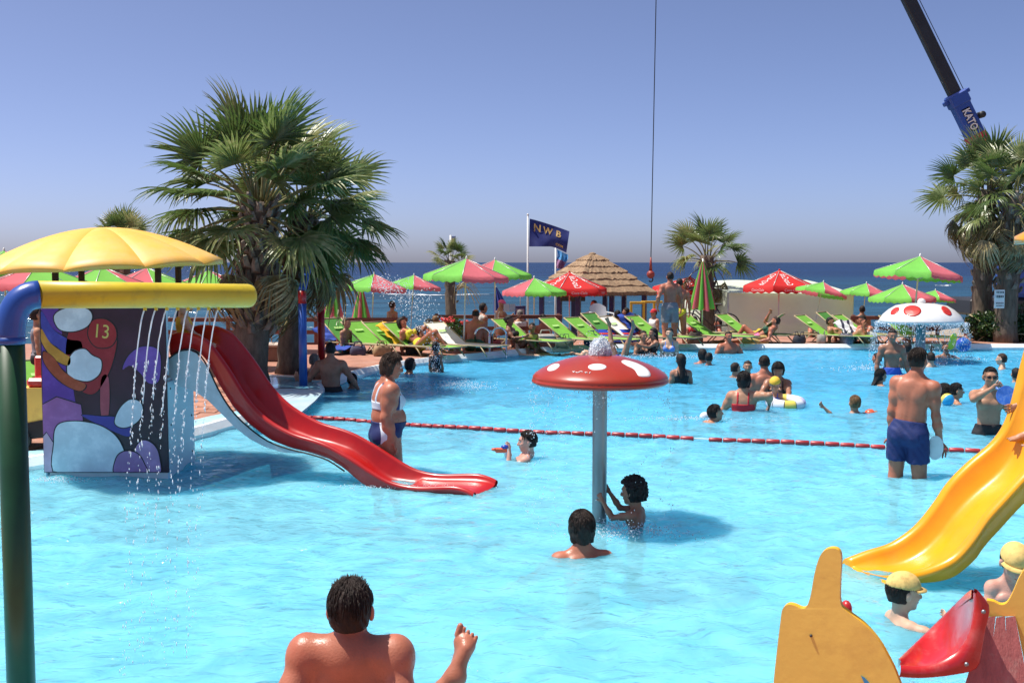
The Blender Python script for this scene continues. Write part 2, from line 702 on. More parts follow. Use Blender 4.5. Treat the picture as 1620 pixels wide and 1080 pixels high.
    def torso(fb, grow=0.0, thighs=1.0):
        fr0 = np.array([r0, f0, u0])
        fr1 = np.array([r1, f1, u1])
        fb.ell(P0 + 0.03 * s * u0, (0.150 * s * g * hips + grow, 0.105 * s * g + grow, 0.115 * s + grow), fr0, K)
        for sg in (-1, 1):
            fb.ell(P0 - 0.035 * s * u0 - 0.05 * s * f0 + sg * 0.07 * s * r0, (0.078 * s * g + grow, 0.078 * s * g + grow, 0.085 * s + grow), fr0, K)
        fb.ell(P0 + 0.17 * s * u0, (0.132 * s * g + grow, (0.093 + belly * 0.2) * s * g + grow, 0.15 * s + grow), fr0, K)
        if belly:
            fb.ell(P0 + 0.15 * s * u0 + (0.035 + belly * 0.5) * s * f0, ((0.12 + belly * 0.2) * s + grow, (0.085 + belly * 0.5) * s + grow, (0.115 + belly * 0.2) * s + grow), fr0, K)
        fb.ell(P1 + 0.145 * s * u1, (0.147 * s * g + grow, 0.104 * s * g + grow, 0.18 * s + grow), fr1, K)
        for sg, S in ((1, SR), (-1, SL)):
            fb.cone(P3 - 0.055 * s * u1 - 0.012 * s * f1, S - 0.012 * s * u1, 0.066 * s + grow, 0.054 * s * g + grow, K)
            fb.ell(P1 + 0.20 * s * u1 - 0.072 * s * f1 + sg * 0.078 * s * r1, (0.062 * s * g + grow, 0.032 * s + grow, 0.085 * s + grow), fr1, K * 0.6)
            if not bust:
                fb.ell(P1 + 0.165 * s * u1 + 0.078 * s * f1 + sg * 0.07 * s * r1, (0.078 * s * g + grow, 0.034 * s + grow, 0.055 * s + grow), fr1, K * 0.5)
            else:
                fb.ell(P1 + 0.135 * s * u1 + (0.085 + bust * 0.3) * s * f1 + sg * 0.07 * s * r1, (0.066 * s + bust * 0.2 + grow, 0.05 * s + bust * 0.6 + grow, 0.062 * s + bust * 0.2 + grow), fr1, K * 0.4)
            if thighs > 0 and legs:
                Hh, Kk = (HR, KR) if sg > 0 else (HL, KL)
                fb.cone(Hh, Hh + (Kk - Hh) * thighs, 0.086 * s * g + grow, (0.086 + (0.053 - 0.086) * thighs) * s * g + grow, K * 0.8)

    torso(FB)
    # spine groove
    FB.cone(P0 + 0.02 * s * u0 - 0.118 * s * g * f0, P2 + 0.02 * s * u1 - 0.128 * s * g * f1, 0.012 * s, 0.014 * s, 0.03 * s, sub=True)
    if shrug:
        for S in (SR, SL):
            FB.cone(P3 + 0.01 * s * u1 - 0.02 * s * f1, S + 0.012 * s * u1, 0.055 * s, 0.05 * s, 0.07 * s)
    T = FB.d.copy()
    # neck and head
    FB.cone(P3 - 0.045 * s * u1, HC - 0.075 * hs * hu - 0.018 * hs * hf, 0.062 * s * (0.6 + 0.4 * g), 0.053 * hs * (0.8 + 0.2 * g), 0.04 * s)
    for S in (SR, SL):
        FB.cone(P3 + 0.035 * s * u1 - 0.015 * s * f1, P3 + (S - P3) * 0.62 + 0.012 * s * u1, 0.04 * s, 0.034 * s, 0.045 * s)
    fh = np.array([hr, hf, hu])
    def hd(x, y, z):
        return HC + (x * hr + y * hf + z * hu) * hs
    FB.ell(hd(0, -0.012, 0.025), (0.076 * hs, 0.094 * hs, 0.088 * hs), fh, 0.03 * hs)
    FB.ell(hd(0, 0.022, -0.035), (0.060 * hs, 0.066 * hs, 0.080 * hs), fh, 0.03 * hs)
    FB.ell(hd(0, 0.066, -0.093), (0.026 * hs, 0.020 * hs, 0.018 * hs), fh, 0.022 * hs)
    FB.cone(hd(-0.03, 0.074, 0.028), hd(0.03, 0.074, 0.028), 0.014 * hs, 0.014 * hs, 0.02 * hs)
    for sg in (-1, 1):
        FB.ell(hd(sg * 0.030, 0.098, 0.006), (0.018 * hs, 0.016 * hs, 0.013 * hs), fh, 0.014 * hs, sub=True)
        FB.ell(hd(sg * 0.040, 0.060, -0.025), (0.022 * hs, 0.022 * hs, 0.02 * hs), fh, 0.02 * hs)
        FB.ell(hd(sg * 0.083, -0.012, -0.010), (0.012 * hs, 0.019 * hs, 0.032 * hs), fh, 0.008 * hs)
    FB.cone(hd(0, 0.086, 0.012), hd(0, 0.108, -0.026), 0.009 * hs, 0.0125 * hs, 0.014 * hs)
    FB.ell(hd(0, 0.100, -0.032), (0.018 * hs, 0.012 * hs, 0.010 * hs), fh, 0.01 * hs)
    FB.ell(hd(0, 0.083, -0.055), (0.024 * hs, 0.012 * hs, 0.008 * hs), fh, 0.008 * hs)
    FB.ell(hd(0, 0.080, -0.068), (0.021 * hs, 0.012 * hs, 0.008 * hs), fh, 0.008 * hs)
    Hd = FB.d.copy() if hair or wear else None
    # arms and hands
    fr_ = 0.0085 * s + (0.003 if vs > 0.009 else 0.0012)
    if arms:
        for sg, S, E_, W_ in ((1, SR, ER, WR), (-1, SL, EL, WL)):
            FB.ell(S + nrm(E_ - S) * 0.03 * s, (0.058 * s * g, 0.058 * s * g, 0.066 * s), None, 0.045 * s)
            FB.cone(S, E_, 0.049 * s * g, 0.037 * s * g, 0.04 * s)
            ud = nrm(E_ - S)
            FB.ell(S + (E_ - S) * 0.5, (0.046 * s * g,) * 3, None, 0.05 * s)
            FB.cone(E_, E_ + (W_ - E_) * 0.35, 0.037 * s * g, 0.0405 * s * g, 0.03 * s)
            FB.cone(E_ + (W_ - E_) * 0.35, W_, 0.040 * s * g, 0.025 * s, 0.03 * s)
            d1 = nrm(W_ - E_)
            bend = np.array(ud - d1 * (ud @ d1))
            side_ax = nrm(np.cross(d1, nrm(np.cross(d1, np.array([0, 0, 1.0]) + 0.3 * Fy)))) if abs(d1[2]) < 0.9 else Rx * sg
            pn = nrm(np.cross(d1, side_ax))          # palm normal
            wd = nrm(np.cross(pn, d1))
            pc = W_ + d1 * 0.045 * s
            FB.ell(pc, (0.048 * s, 0.036 * s, 0.017 * s), np.array([d1, wd, pn]), 0.02 * s)
            inward = pn if (pn @ (np.zeros(3) - W_)) > 0 else -pn
            for j in range(4):
                o = (-0.0285 + 0.019 * j) * s * (1.0 if vs < 0.009 else 1.25)
                b0 = W_ + d1 * (0.082 * s) + wd * o
                ln = (0.062, 0.075, 0.080, 0.070)[j] * s
                dj = nrm(d1 + wd * (o * 5.0) / s * 0.6 * spread)
                c1 = nrm(dj * math.cos(R(curl)) + inward * math.sin(R(curl)))
                c2 = nrm(dj * math.cos(R(curl * 2.4)) + inward * math.sin(R(curl * 2.4)))
                m1 = b0 + c1 * ln * 0.5
                FB.cone(b0, m1, fr_, fr_ * 0.95, 0.006 * s)
                FB.cone(m1, m1 + c2 * ln * 0.5, fr_ * 0.95, fr_ * 0.8, 0.003)
            tb = W_ + d1 * 0.025 * s + wd * 0.03 * s * (1 if (wd @ (np.zeros(3) - W_)) > 0 or True else -1)
            td = nrm(d1 * 0.7 + wd * 0.75 + inward * 0.35)
            FB.cone(tb, tb + td * 0.04 * s, fr_ * 1.35, fr_ * 1.1, 0.012 * s)
            FB.cone(tb + td * 0.04 * s, tb + td * 0.04 * s + nrm(td + d1 * 0.7) * 0.028 * s, fr_ * 1.1, fr_ * 0.9, 0.003)
    if legs:
        for i, (Hh, Kk, A_) in enumerate(((HR, KR, AR), (HL, KL, AL))):
            FB.cone(Hh, Kk, 0.086 * s * g, 0.053 * s * g, 0.04 * s)
            FB.ell(Kk, (0.054 * s * g,) * 3, None, 0.03 * s)
            FB.cone(Kk, A_, 0.050 * s * g, 0.033 * s, 0.03 * s)
            back = nrm((Hh - Kk) / 0.42 - (Kk - A_) / 0.42 * 0 + 1e-6)
            th, sh = nrm(Kk - Hh), nrm(A_ - Kk)
            bk = -Fy - sh * (-Fy @ sh)
            bk = nrm(bk) if np.linalg.norm(bk) > 0.2 else nrm(-Uz - sh * (-Uz @ sh))
            FB.cone(Kk + sh * 0.05 * s + bk * 0.012 * s, Kk + sh * 0.2 * s + bk * 0.016 * s, 0.047 * s * g, 0.045 * s * g, 0.04 * s)
            fdv = nrm((fd or {}).get('rl'[i], (0, 1, -0.12)))
            hl = A_ - fdv * 0.035 * s + sh * 0.045 * s
            FB.ell(hl, (0.036 * s,) * 3, None, 0.03 * s)
            ball = A_ + fdv * 0.145 * s + sh * 0.055 * s
            wv = nrm(np.cross(fdv, sh))
            if fd and 'rl'[i] + 'w' in fd:
                wv = np.array(fd['rl'[i] + 'w'], float)
                wv = nrm(wv - fdv * (wv @ fdv))
                dn_ = nrm(np.cross(fdv, wv))
                dn_ = dn_ if dn_[1] > 0 else -dn_
                ball = A_ + fdv * 0.15 * s + dn_ * 0.02 * s
                hl = A_ + dn_ * 0.05 * s
            FB.cone(hl, ball, 0.036 * s, 0.032 * s, 0.03 * s, flat=(nrm(np.cross(fdv, wv)), 0.75))
            FB.ell(ball, (0.042 * s, 0.050 * s, 0.022 * s), np.array([fdv, wv, nrm(np.cross(fdv, wv))]), 0.025 * s)
            FB.cone(A_ + sh * 0.005, A_ + fdv * 0.10 * s + sh * 0.035 * s, 0.038 * s, 0.028 * s, 0.03 * s)
            for j in range(5):
                sgn = 1 if i == 0 else -1
                tb = ball + wv * ((-0.042 + 0.021 * j) * s) + fdv * (0.028 - 0.004 * abs(j - (1.0 if i == 0 else 3.0))) * s
                big = (j == 0) if (wv @ Rx) * sgn > 0 else (j == 4)
                r_ = (0.0140 if big else 0.0090) * s
                FB.cone(tb, tb + fdv * (0.040 if big else 0.033 - 0.002 * j) * s, r_, r_ * 0.95, 0.002 * s)
    me = FB.mesh('person', skin_mat(skin))
    if me is None:
        return None
    # the thing's own mesh, in its own axes
    o = link('person', me)
    o.location = base
    o.rotation_euler = (0, 0, R(face))
    tag(o, label, cat, group)

    def child(name, d, material):
        m2 = FB.mesh(name, material, d)
        if m2 is not None:
            return link(name, m2, o)

    def noise(amp, fr):
        x, y, z = FB.ax[0][:, None, None] * fr, FB.ax[1][None, :, None] * fr, FB.ax[2][None, None, :] * fr
        return (amp * (np.sin(x * 1.0 + 1.7 * np.sin(y * 1.3)) * np.cos(y * 1.1 + 1.3 * np.sin(z * .8)) + 0.6 * np.sin(z * 1.9 + x * 2.1 + y * 1.7))).astype(np.float32)

    if hair:
        x, y, z = [FB.coord(HC, v) / hs for v in fh]
        HF = Field(FB.lo, FB.lo + (FB.n - 1) * vs, vs)
        HF.n = FB.n
        HF.d = np.full(FB.n, 0.25, np.float32)
        HF.ax = FB.ax
        th = {'short': 0.008, 'crop': 0.006, 'wet': 0.007, 'bob': 0.018, 'long': 0.013, 'bun': 0.012, 'curly': 0.028, 'thin': 0.004}[hair]
        HF.ell(hd(0, -0.014, 0.028), ((0.077 + th) * hs, (0.096 + th) * hs, (0.090 + th) * hs), fh, 0.01)
        HF.ell(hd(0, -0.035, -0.025), ((0.070 + th * .8) * hs, (0.066 + th) * hs, (0.070 + th) * hs), fh, 0.02)
        low = {'short': -0.062, 'crop': -0.055, 'wet': -0.07, 'bob': -0.11, 'long': -0.13, 'bun': -0.06, 'curly': -0.085, 'thin': -0.04}[hair]
        fr_h = {'bob': 0.012, 'long': 0.006, 'curly': 0.012}.get(hair, -0.012)
        region = np.minimum(0.062 - z + 0.18 * np.maximum(y, 0), np.maximum(y - fr_h - 0.25 * np.maximum(z, 0), low - z)) * hs
        if hair == 'thin':
            region = np.maximum(region, z * hs - 0.085)
        if hair == 'long':
            b = hd(0, -0.085, -0.04)
            e = P2 + 0.02 * s * u1 - 0.135 * s * f1
            HF.cone(b, e, 0.062 * hs, 0.055 * s, 0.05, flat=(f1, 0.55))
            region = np.minimum(region, np.maximum((y + 0.05) * hs, -(z + 0.02) * hs * 0 - 1))
        if hair == 'bun':
            HF.ell(hd(0, -0.125, 0.03), (0.035 * hs,) * 3, fh, 0.02)
        if hair == 'bob':
            for sg in (-1, 1):
                HF.cone(hd(sg * 0.078, -0.02, 0.0), hd(sg * 0.066, -0.03, -0.10), 0.024 * hs, 0.018 * hs, 0.03)
            HF.cone(hd(0, -0.09, 0), hd(0, -0.075, -0.105), 0.035 * hs, 0.03 * hs, 0.04)
        amp = {'curly': 0.009, 'bob': 0.004, 'wet': 0.0015, 'thin': 0.001}.get(hair, 0.003)
        d = np.maximum(HF.d + noise(amp, 60 if hair != 'curly' else 95), region)
        child('hair', d, hair_mat(hc))
        if vs < 0.0115 and hair in ('short', 'bob', 'long', 'crop', 'wet'):
            r_ = random.Random(int(head[0]))
            mb = MB()
            for k in range(420 if hair != 'crop' else 200):
                ph_ = r_.uniform(-180, 180)
                ap = abs(ph_)
                tm = 52 if ap < 48 else (92 if ap < 95 else (118 if hair in ('short', 'crop', 'wet') else 142))
                t0_ = r_.uniform(3, tm * .75)
                t1_ = min(tm, t0_ + r_.uniform(18, 45)) + r_.uniform(-3, 5)
                wv_ = r_.uniform(-8, 8)
                off_ = th + 0.0015 + r_.random() * (0.004 if hair != 'crop' else 0.001)
                pl_ = []
                for i_ in range(5):
                    u_ = i_ / 4
                    tt, pp = R(t0_ + (t1_ - t0_) * u_), R(ph_ + wv_ * u_)
                    lo_ = max(0, math.cos(tt) * -1)
                    pl_.append(hd((0.077 + off_) * math.sin(tt) * math.sin(pp), -0.014 + (0.096 + off_) * math.sin(tt) * math.cos(pp) - 0.012 * lo_, 0.028 + (0.090 + off_) * math.cos(tt)))
                w_ = r_.uniform(.0014, .0028) * hs
                mb.tube(pl_, [w_, w_, w_, w_ * .8, w_ * .2], 3)
            tag(link('hair_strands', mb.mesh('hair_strands', hair_mat(hc)), o), kind='stuff')
        if spikes:
            r_ = random.Random(2)
            mb = MB()
            for k in range(spikes):
                a, q_ = r_.uniform(0, 2 * PI), math.sqrt(r_.random())
                x_, y_ = 0.066 * q_ * math.cos(a), 0.075 * q_ * math.sin(a) - 0.01
                z_ = 0.028 + 0.098 * math.sqrt(max(0.05, 1 - (x_ / 0.085) ** 2 - ((y_ + .014) / 0.104) ** 2)) - .012
                b_ = hd(x_, y_, z_)
                t_ = nrm(hr * (x_ * 6 + r_.gauss(0, .25)) + hf * (.25 + r_.gauss(0, .25)) + hu)
                mb.tube([b_, b_ + t_ * .012 * hs, b_ + nrm(t_ + hf * .3) * r_.uniform(.018, .032) * hs], [.0045 * hs, .003 * hs, .0004], 5)
            tag(link('hair_tufts', mb.mesh('hair_tufts', hair_mat(hc)), o), kind='stuff')
    if eyes:
        for sg in (-1, 1):
            mb = MB()
            mb.sphere(hd(sg * 0.030, 0.078, 0.006), 0.0125 * hs, 8, 6)
            eo = link('eye', mb.mesh('eye', mat('eye_white', (0.75, 0.72, 0.70), rough=0.2, var=0.05)), o)
            mb = MB()
            mb.sphere(hd(sg * 0.030, 0.087, 0.006), 0.0065 * hs, 8, 6)
            link('iris', mb.mesh('iris', mat('eye_dark', (0.02, 0.012, 0.01), rough=0.15)), eo)
            mb = MB()
            mb.tube([hd(sg * 0.014, 0.092, 0.024), hd(sg * 0.030, 0.090, 0.030), hd(sg * 0.046, 0.078, 0.026)], [0.003 * hs, 0.0042 * hs, 0.0025 * hs], 6)
            link('eyebrow', mb.mesh('eyebrow', hair_mat('dark')), o)
        mb = MB()
        mb.sphere(hd(0, 0.088, -0.061), 0.019 * hs, 10, 6, sc=(1, 0.42, 0.36), M=Matrix([[hr[i], hf[i], hu[i]] for i in range(3)]))
        link('mouth', mb.mesh('mouth', mat('lips', (0.42, 0.13, 0.11), rough=0.4)), o)
    # clothing
    cu0, cf0, cr0 = FB.coord(P0, u0) / s, FB.coord(P0, f0) / s, FB.coord(P0, r0) / s
    cu1, cf1, cr1 = FB.coord(P1, u1) / s, FB.coord(P1, f1) / s, FB.coord(P1, r1) / s
    for w in wear:
        kind, m = w[0], w[1]
        if kind == 'trunks':
            ln = w[2] if len(w) > 2 else 0.5
            WF = Field(FB.lo, FB.lo + (FB.n - 1) * vs, vs)
            WF.n, WF.ax = FB.n, FB.ax
            WF.d = np.full(FB.n, 0.25, np.float32)
            gr = 0.012 * s
            fr0 = np.array([r0, f0, u0])
            WF.ell(P0 + 0.03 * s * u0, (0.150 * s * g * hips + gr, (0.105 + belly * 0.1) * s * g + gr, 0.12 * s + gr), fr0, K)
            for sg in (-1, 1):
                WF.ell(P0 - 0.035 * s * u0 - 0.05 * s * f0 + sg * 0.07 * s * r0, (0.08 * s * g + gr, 0.08 * s * g + gr, 0.09 * s + gr), fr0, K)
            WF.ell(P0 + 0.12 * s * u0, (0.134 * s * g + gr * .7, (0.098 + belly * 0.12) * s * g + gr * .7, 0.12 * s), fr0, K)
            if legs:
                for Hh, Kk in ((HR, KR), (HL, KL)):
                    en = Hh + (Kk - Hh) * ln
                    WF.cone(Hh, en + (Kk - Hh) * 0.15, 0.094 * s * g + gr, (0.094 - 0.028 * ln) * s * g + 0.02 * s, K * 0.4, cut=(en, nrm(Kk - Hh)))
            wr = noise(0.0035 * s, 38 / s)
            d = np.maximum(WF.d + wr, (cu0 - 0.115) * s)
            child('swim_trunks', d, m)
        elif kind == 'brief':
            d = np.maximum(T - 0.006 * s, np.maximum((cu0 - 0.085) * s, (-0.125 + 0.75 * np.maximum(np.abs(cr0) - 0.03, 0) - cu0) * s))
            child('swim_brief', d, m)
        elif kind == 'bottom':
            d = np.maximum(T - 0.007 * s, np.maximum((cu0 - 0.13) * s, (-0.14 + 0.35 * np.maximum(np.abs(cr0) - 0.03, 0) - cu0) * s))
            child('swim_bottom', d, m)
        elif kind in ('top', 'band'):
            lo_, hi_ = (0.055, 0.205) if kind == 'top' else (0.02, 0.20)
            neck = np.where(cf1 > 0, hi_ - 0.10 * np.clip(1 - np.abs(cr1) / 0.09, 0, 1), hi_ - (0.07 if kind == 'top' else -0.02))
            bandr = np.maximum(cu1 - neck, lo_ - cu1)
            strap = np.maximum(np.abs(np.abs(cr1) - 0.085) - 0.014, lo_ - cu1)
            d = np.maximum(T - 0.007 * s, np.minimum(bandr, strap) * s)
            d = np.maximum(d, (np.abs(cr1) - 0.175) * s)
            child('bikini_top', d, m)
        elif kind == 'onepiece':
            back = w[2] if len(w) > 2 else 0.10
            top = np.where(cf1 > 0, 0.17, back)
            reg = np.minimum(np.maximum(cu1 - top, -10), np.abs(np.abs(cr1) - 0.08) - 0.014)
            reg = np.maximum(reg, -0.125 + 0.75 * np.maximum(np.abs(cr0) - 0.03, 0) - cu0)
            d = np.maximum(T - 0.007 * s, reg * s)
            d = np.maximum(d, (np.abs(cr1) - 0.172) * s)
            child('swimsuit', d, m)
        elif kind == 'shirt':
            d = np.maximum(FB.d * 0 + T - 0.016 * s + noise(0.003 * s, 30), np.maximum((0.02 - cu0), (cu1 - 0.30)) * s)
            child('shirt', d, m)
        elif kind == 'cap':
            x, y, z = [FB.coord(HC, v) / hs for v in fh]
            HF = Field(FB.lo, FB.lo + (FB.n - 1) * vs, vs)
            HF.n, HF.ax = FB.n, FB.ax
            HF.d = np.full(FB.n, 0.25, np.float32)
            HF.ell(hd(0, -0.012, 0.036), (0.092 * hs, 0.112 * hs, 0.098 * hs), fh, 0.01)
            d = np.maximum(HF.d, (0.034 - z + (w[3] if len(w) > 3 else 0) * y) * hs)
            child('cap', d, m)
            if len(w) > 2 and w[2]:
                mb = MB()
                sg = w[2]
                rows = []
                for a in np.linspace(-65, 65, 13):
                    row = []
                    for rr, dz in ((0.088, 0.0), (0.150 - 0.02 * (abs(a) / 65) ** 2, -0.012)):
                        row.append(hd(math.sin(R(a)) * rr * 0.86, sg * (math.cos(R(a)) * rr) + (-0.012), 0.040 + dz))
                    rows.append(row)
                low_ = [[p - hu * 0.006 for p in r_] for r_ in rows]
                ring = [[r_[0], r_[1], l_[1], l_[0]] for r_, l_ in zip(rows, low_)]
                mb.grid(ring, closed=True)
                link('peak', mb.mesh('peak', m), o)
        elif kind == 'glasses':
            for sg in (-1, 1):
                mb = MB()
                mb.sphere(hd(sg * 0.033, 0.096, 0.008), 0.026 * hs, 10, 6, sc=(1, 0.35, 0.72), M=Matrix([[hr[i], hf[i], hu[i]] for i in range(3)]))
                link('lens', mb.mesh('lens', m), o)
            mb = MB()
            mb.tube([hd(-0.08, 0.0, 0.012), hd(-0.062, 0.085, 0.016), hd(0, 0.108, 0.016), hd(0.062, 0.085, 0.016), hd(0.08, 0.0, 0.012)], 0.004 * hs, 6)
            link('glasses_frame', mb.mesh('glasses_frame', m), o)
        elif kind == 'armband':
            for S, E_ in ((SR, ER), (SL, EL)):
                if (w[2] == 'r') != (S is SR) and w[2] != 'b':
                    continue
                dv = nrm(E_ - S)
                c = S + (E_ - S) * 0.55
                mb = MB()
                mb.tube([c - dv * 0.06, c - dv * 0.045, c, c + dv * 0.045, c + dv * 0.06], [0.052 * s + .01, 0.075 * s + .012, 0.088 * s + .012, 0.075 * s + .012, 0.052 * s + .01], 14)
                link('armband', mb.mesh('armband', m), o)
        elif kind == 'necklace':
            mb = MB()
            ring = []
            for k in range(21):
                a = 2 * PI * k / 20
                ring.append(P3 + 0.022 * s * u1 + r1 * (0.068 * s * math.cos(a)) + f1 * (0.066 * s * math.sin(a)) - u1 * 0.016 * s * abs(math.sin(a)) + f1 * -0.004)
            mb.tube(ring, 0.0035, 6)
            link('necklace', mb.mesh('necklace', m), o)
        elif kind == 'bracelet':
            mb = MB()
            E_, W_ = (ER, WR) if w[2] == 'r' else (EL, WL)
            dv = nrm(W_ - E_)
            mb.tube([W_ - dv * 0.022, W_ - dv * 0.006], 0.031 * s, 12)
            link('bracelet', mb.mesh('bracelet', m), o)
    o['wr'] = [float(c) for c in (base + l2w(WR))]
    o['wl'] = [float(c) for c in (base + l2w(WL))]
    return o


def hand_at(o, k, ahead=0.0):
    return Vector(o['wr' if k == 'r' else 'wl'])

# ================================================================== the setting
DZ = 0.12                                   # deck level above the water
C_terra = (0.36, 0.165, 0.11)
M_deck = mat('terracotta_deck', C_terra, rough=0.8, var=0.22, scale=3.0, bump=0.5, bscale=25, stain=(0.42, 0.30, 0.24), stain_amt=0.7, stain_scale=1.2)
M_paver = mat('terracotta_paver', (0.40, 0.18, 0.115), rough=0.8, var=0.2, scale=9.0, bump=0.5, bscale=40, objrand=0.22, stain=(0.45, 0.32, 0.25), stain_amt=0.6, stain_scale=4)
M_coping = mat('coping_white', (0.78, 0.80, 0.80), rough=0.6, var=0.07, scale=5, bump=0.2, stain=(0.5, 0.52, 0.5), stain_amt=0.5, stain_scale=3)
M_border = mat('border_blue_paint', (0.30, 0.58, 0.70), rough=0.6, var=0.10, scale=4, stain=(0.55, 0.68, 0.72), stain_amt=0.8, stain_scale=2)
M_sand = mat('beach_ground', (0.30, 0.25, 0.19), rough=0.95, var=0.25, scale=1.5, bump=0.8, bscale=8)

HOLE = [(-5.7, 4.45), (-5.7, 8.2)]
for px_, py_ in ((35, 748), (180, 722), (305, 697), (380, 676), (440, 664), (473, 657), (500, 634), (516, 618), (548, 604), (590, 592), (640, 582), (700, 574), (760, 568.5), (810, 563.5), (860, 558.5), (920, 555), (1000, 553.5)):
    p_ = ON(px_, py_, 0.0)
    HOLE.append((p_.x, p_.y))
HOLE = HOLE[:2] + [tuple(p) for p in spline(HOLE[2:], 3)]
yfar = HOLE[-1][1]
HOLE += [(8.0, yfar + 0.05), (15.0, yfar + 0.1), (15.5, 20.0), (15.5, 4.45)]


def offset_loop(loop, d):
    """the closed loop (clockwise as listed) moved outwards by d"""
    n = len(loop)
    area = sum(loop[i][0] * loop[(i + 1) % n][1] - loop[(i + 1) % n][0] * loop[i][1] for i in range(n))
    sg = 1 if area > 0 else -1
    out = []
    for i in range(n):
        a, b, c = Vector(loop[i - 1]), Vector(loop[i]), Vector(loop[(i + 1) % n])
        t1, t2 = (b - a).normalized(), (c - b).normalized()
        n1, n2 = Vector((t1.y, -t1.x)) * sg, Vector((t2.y, -t2.x)) * sg
        m = (n1 + n2).normalized()
        out.append(tuple(b + m * (d / max(0.4, m.dot(n1)))))
    return out


COP = offset_loop(HOLE, 0.13)
# --- deck
outer = [(-45, -14), (45, -14), (45, 30.2), (6, 29.8), (1.5, 29.0), (-2.0, 27.6), (-5.0, 26.9), (-45, 26.9)]
deck_hole = offset_loop(HOLE, 0.11)
polys = [[Vector((x, y, 0)) for x, y in outer], [Vector((x, y, 0)) for x, y in reversed(deck_hole)]]
tri = tessellate_polygon(polys)
mb = MB()
allp = outer + list(reversed(deck_hole))
mb.add([(x, y, DZ) for x, y in allp], [tuple(f) for f in tri])
mb.grid([[(x, y, DZ), (x, y, -1.4)] for x, y in outer[2:]], smooth=False)
deck = mb.build('pool_deck', M_deck)
tag(deck, kind='structure')
# --- coping round the pool
mb = MB()
n = len(HOLE)
rows = []
for i in range(n + 1):
    a, b = HOLE[i % n], COP[i % n]
    m1 = (a[0] * .5 + b[0] * .5, a[1] * .5 + b[1] * .5)
    rows.append([(a[0], a[1], -0.25), (a[0], a[1], DZ - 0.07), (m1[0], m1[1], DZ + 0.016), (b[0], b[1], DZ + 0.016), (b[0], b[1], DZ - 0.05)])
mb.grid(rows, smooth=False)
coping = mb.build('pool_coping', M_coping)
tag(coping, kind='structure')
# --- painted border on the side by the small slide
i0, i1 = 2, 24
b1, b2 = offset_loop(HOLE, 0.14), offset_loop(HOLE, 0.46)
mb = MB()
mb.grid([[(b1[i][0], b1[i][1], DZ + 0.004), (b2[i][0], b2[i][1], DZ + 0.004)] for i in range(i0, i1 + 1)], smooth=False)
tag(mb.build('painted_border', M_border), kind='structure')
# --- basin: walls and floor, shallow towards the camera, deeper past the float line
M_floor = mat('pool_paint', (0.105, 0.52, 0.70), rough=0.7, var=0.10, scale=0.9, stain=(0.20, 0.62, 0.76), stain_amt=0.5, stain_scale=0.5)
mb = MB()
mb.grid([[(x, y, -0.2), (x, y, -1.3)] for x, y in offset_loop(HOLE, 0.003)] + [[(offset_loop(HOLE, .003)[0][0], offset_loop(HOLE, .003)[0][1], -0.2), (offset_loop(HOLE, .003)[0][0], offset_loop(HOLE, .003)[0][1], -1.3)]], smooth=False)
ys = [4.0, 8, 12.0, 13.5, 15, 18, 24, 28.5]
def floor_z(x, y):
    t = max(0.0, min(1.0, (y - (13.6 - 0.19 * x) - 0.2) / 4.0))
    return -0.5 - 0.45 * t
mb.grid([[(x, y, floor_z(x, y)) for x in np.linspace(-7, 16.5, 24)] for y in np.linspace(4.0, 28.5, 30)], smooth=True)
tag(mb.build('pool_basin', M_floor), kind='structure')

# --- wading pool and painted ledge in the shade of the left palms
def flat_poly(name, pxs, z, m):
    pl_ = [ON(x_, y_, z) for x_, y_ in pxs]
    mb = MB()
    mb.add(pl_, [tuple(f) for f in tessellate_polygon([pl_])])
    return tag(mb.build(name, m), kind='structure')
flat_poly('painted_ledge', [(392, 616), (460, 614), (513, 617), (498, 634), (470, 657), (440, 664), (392, 672)], DZ + 0.022, mat('ledge_pale_paint', (0.40, 0.50, 0.55), rough=0.6, var=0.1, scale=3, stain=(0.30, 0.52, 0.62), stain_amt=0.9, stain_scale=2.5))
flat_poly('wading_pool', [(392, 594), (465, 597), (490, 602), (506, 610), (505, 616), (460, 613), (392, 615)], DZ + 0.026, mat('wading_water', (0.22, 0.58, 0.74), rough=0.08, var=0.15, scale=3, bump=0.3, bscale=8))
flat_poly('wading_coping', [(392, 591), (466, 594), (466, 596.6), (392, 593.6)], DZ + 0.03, M_coping)

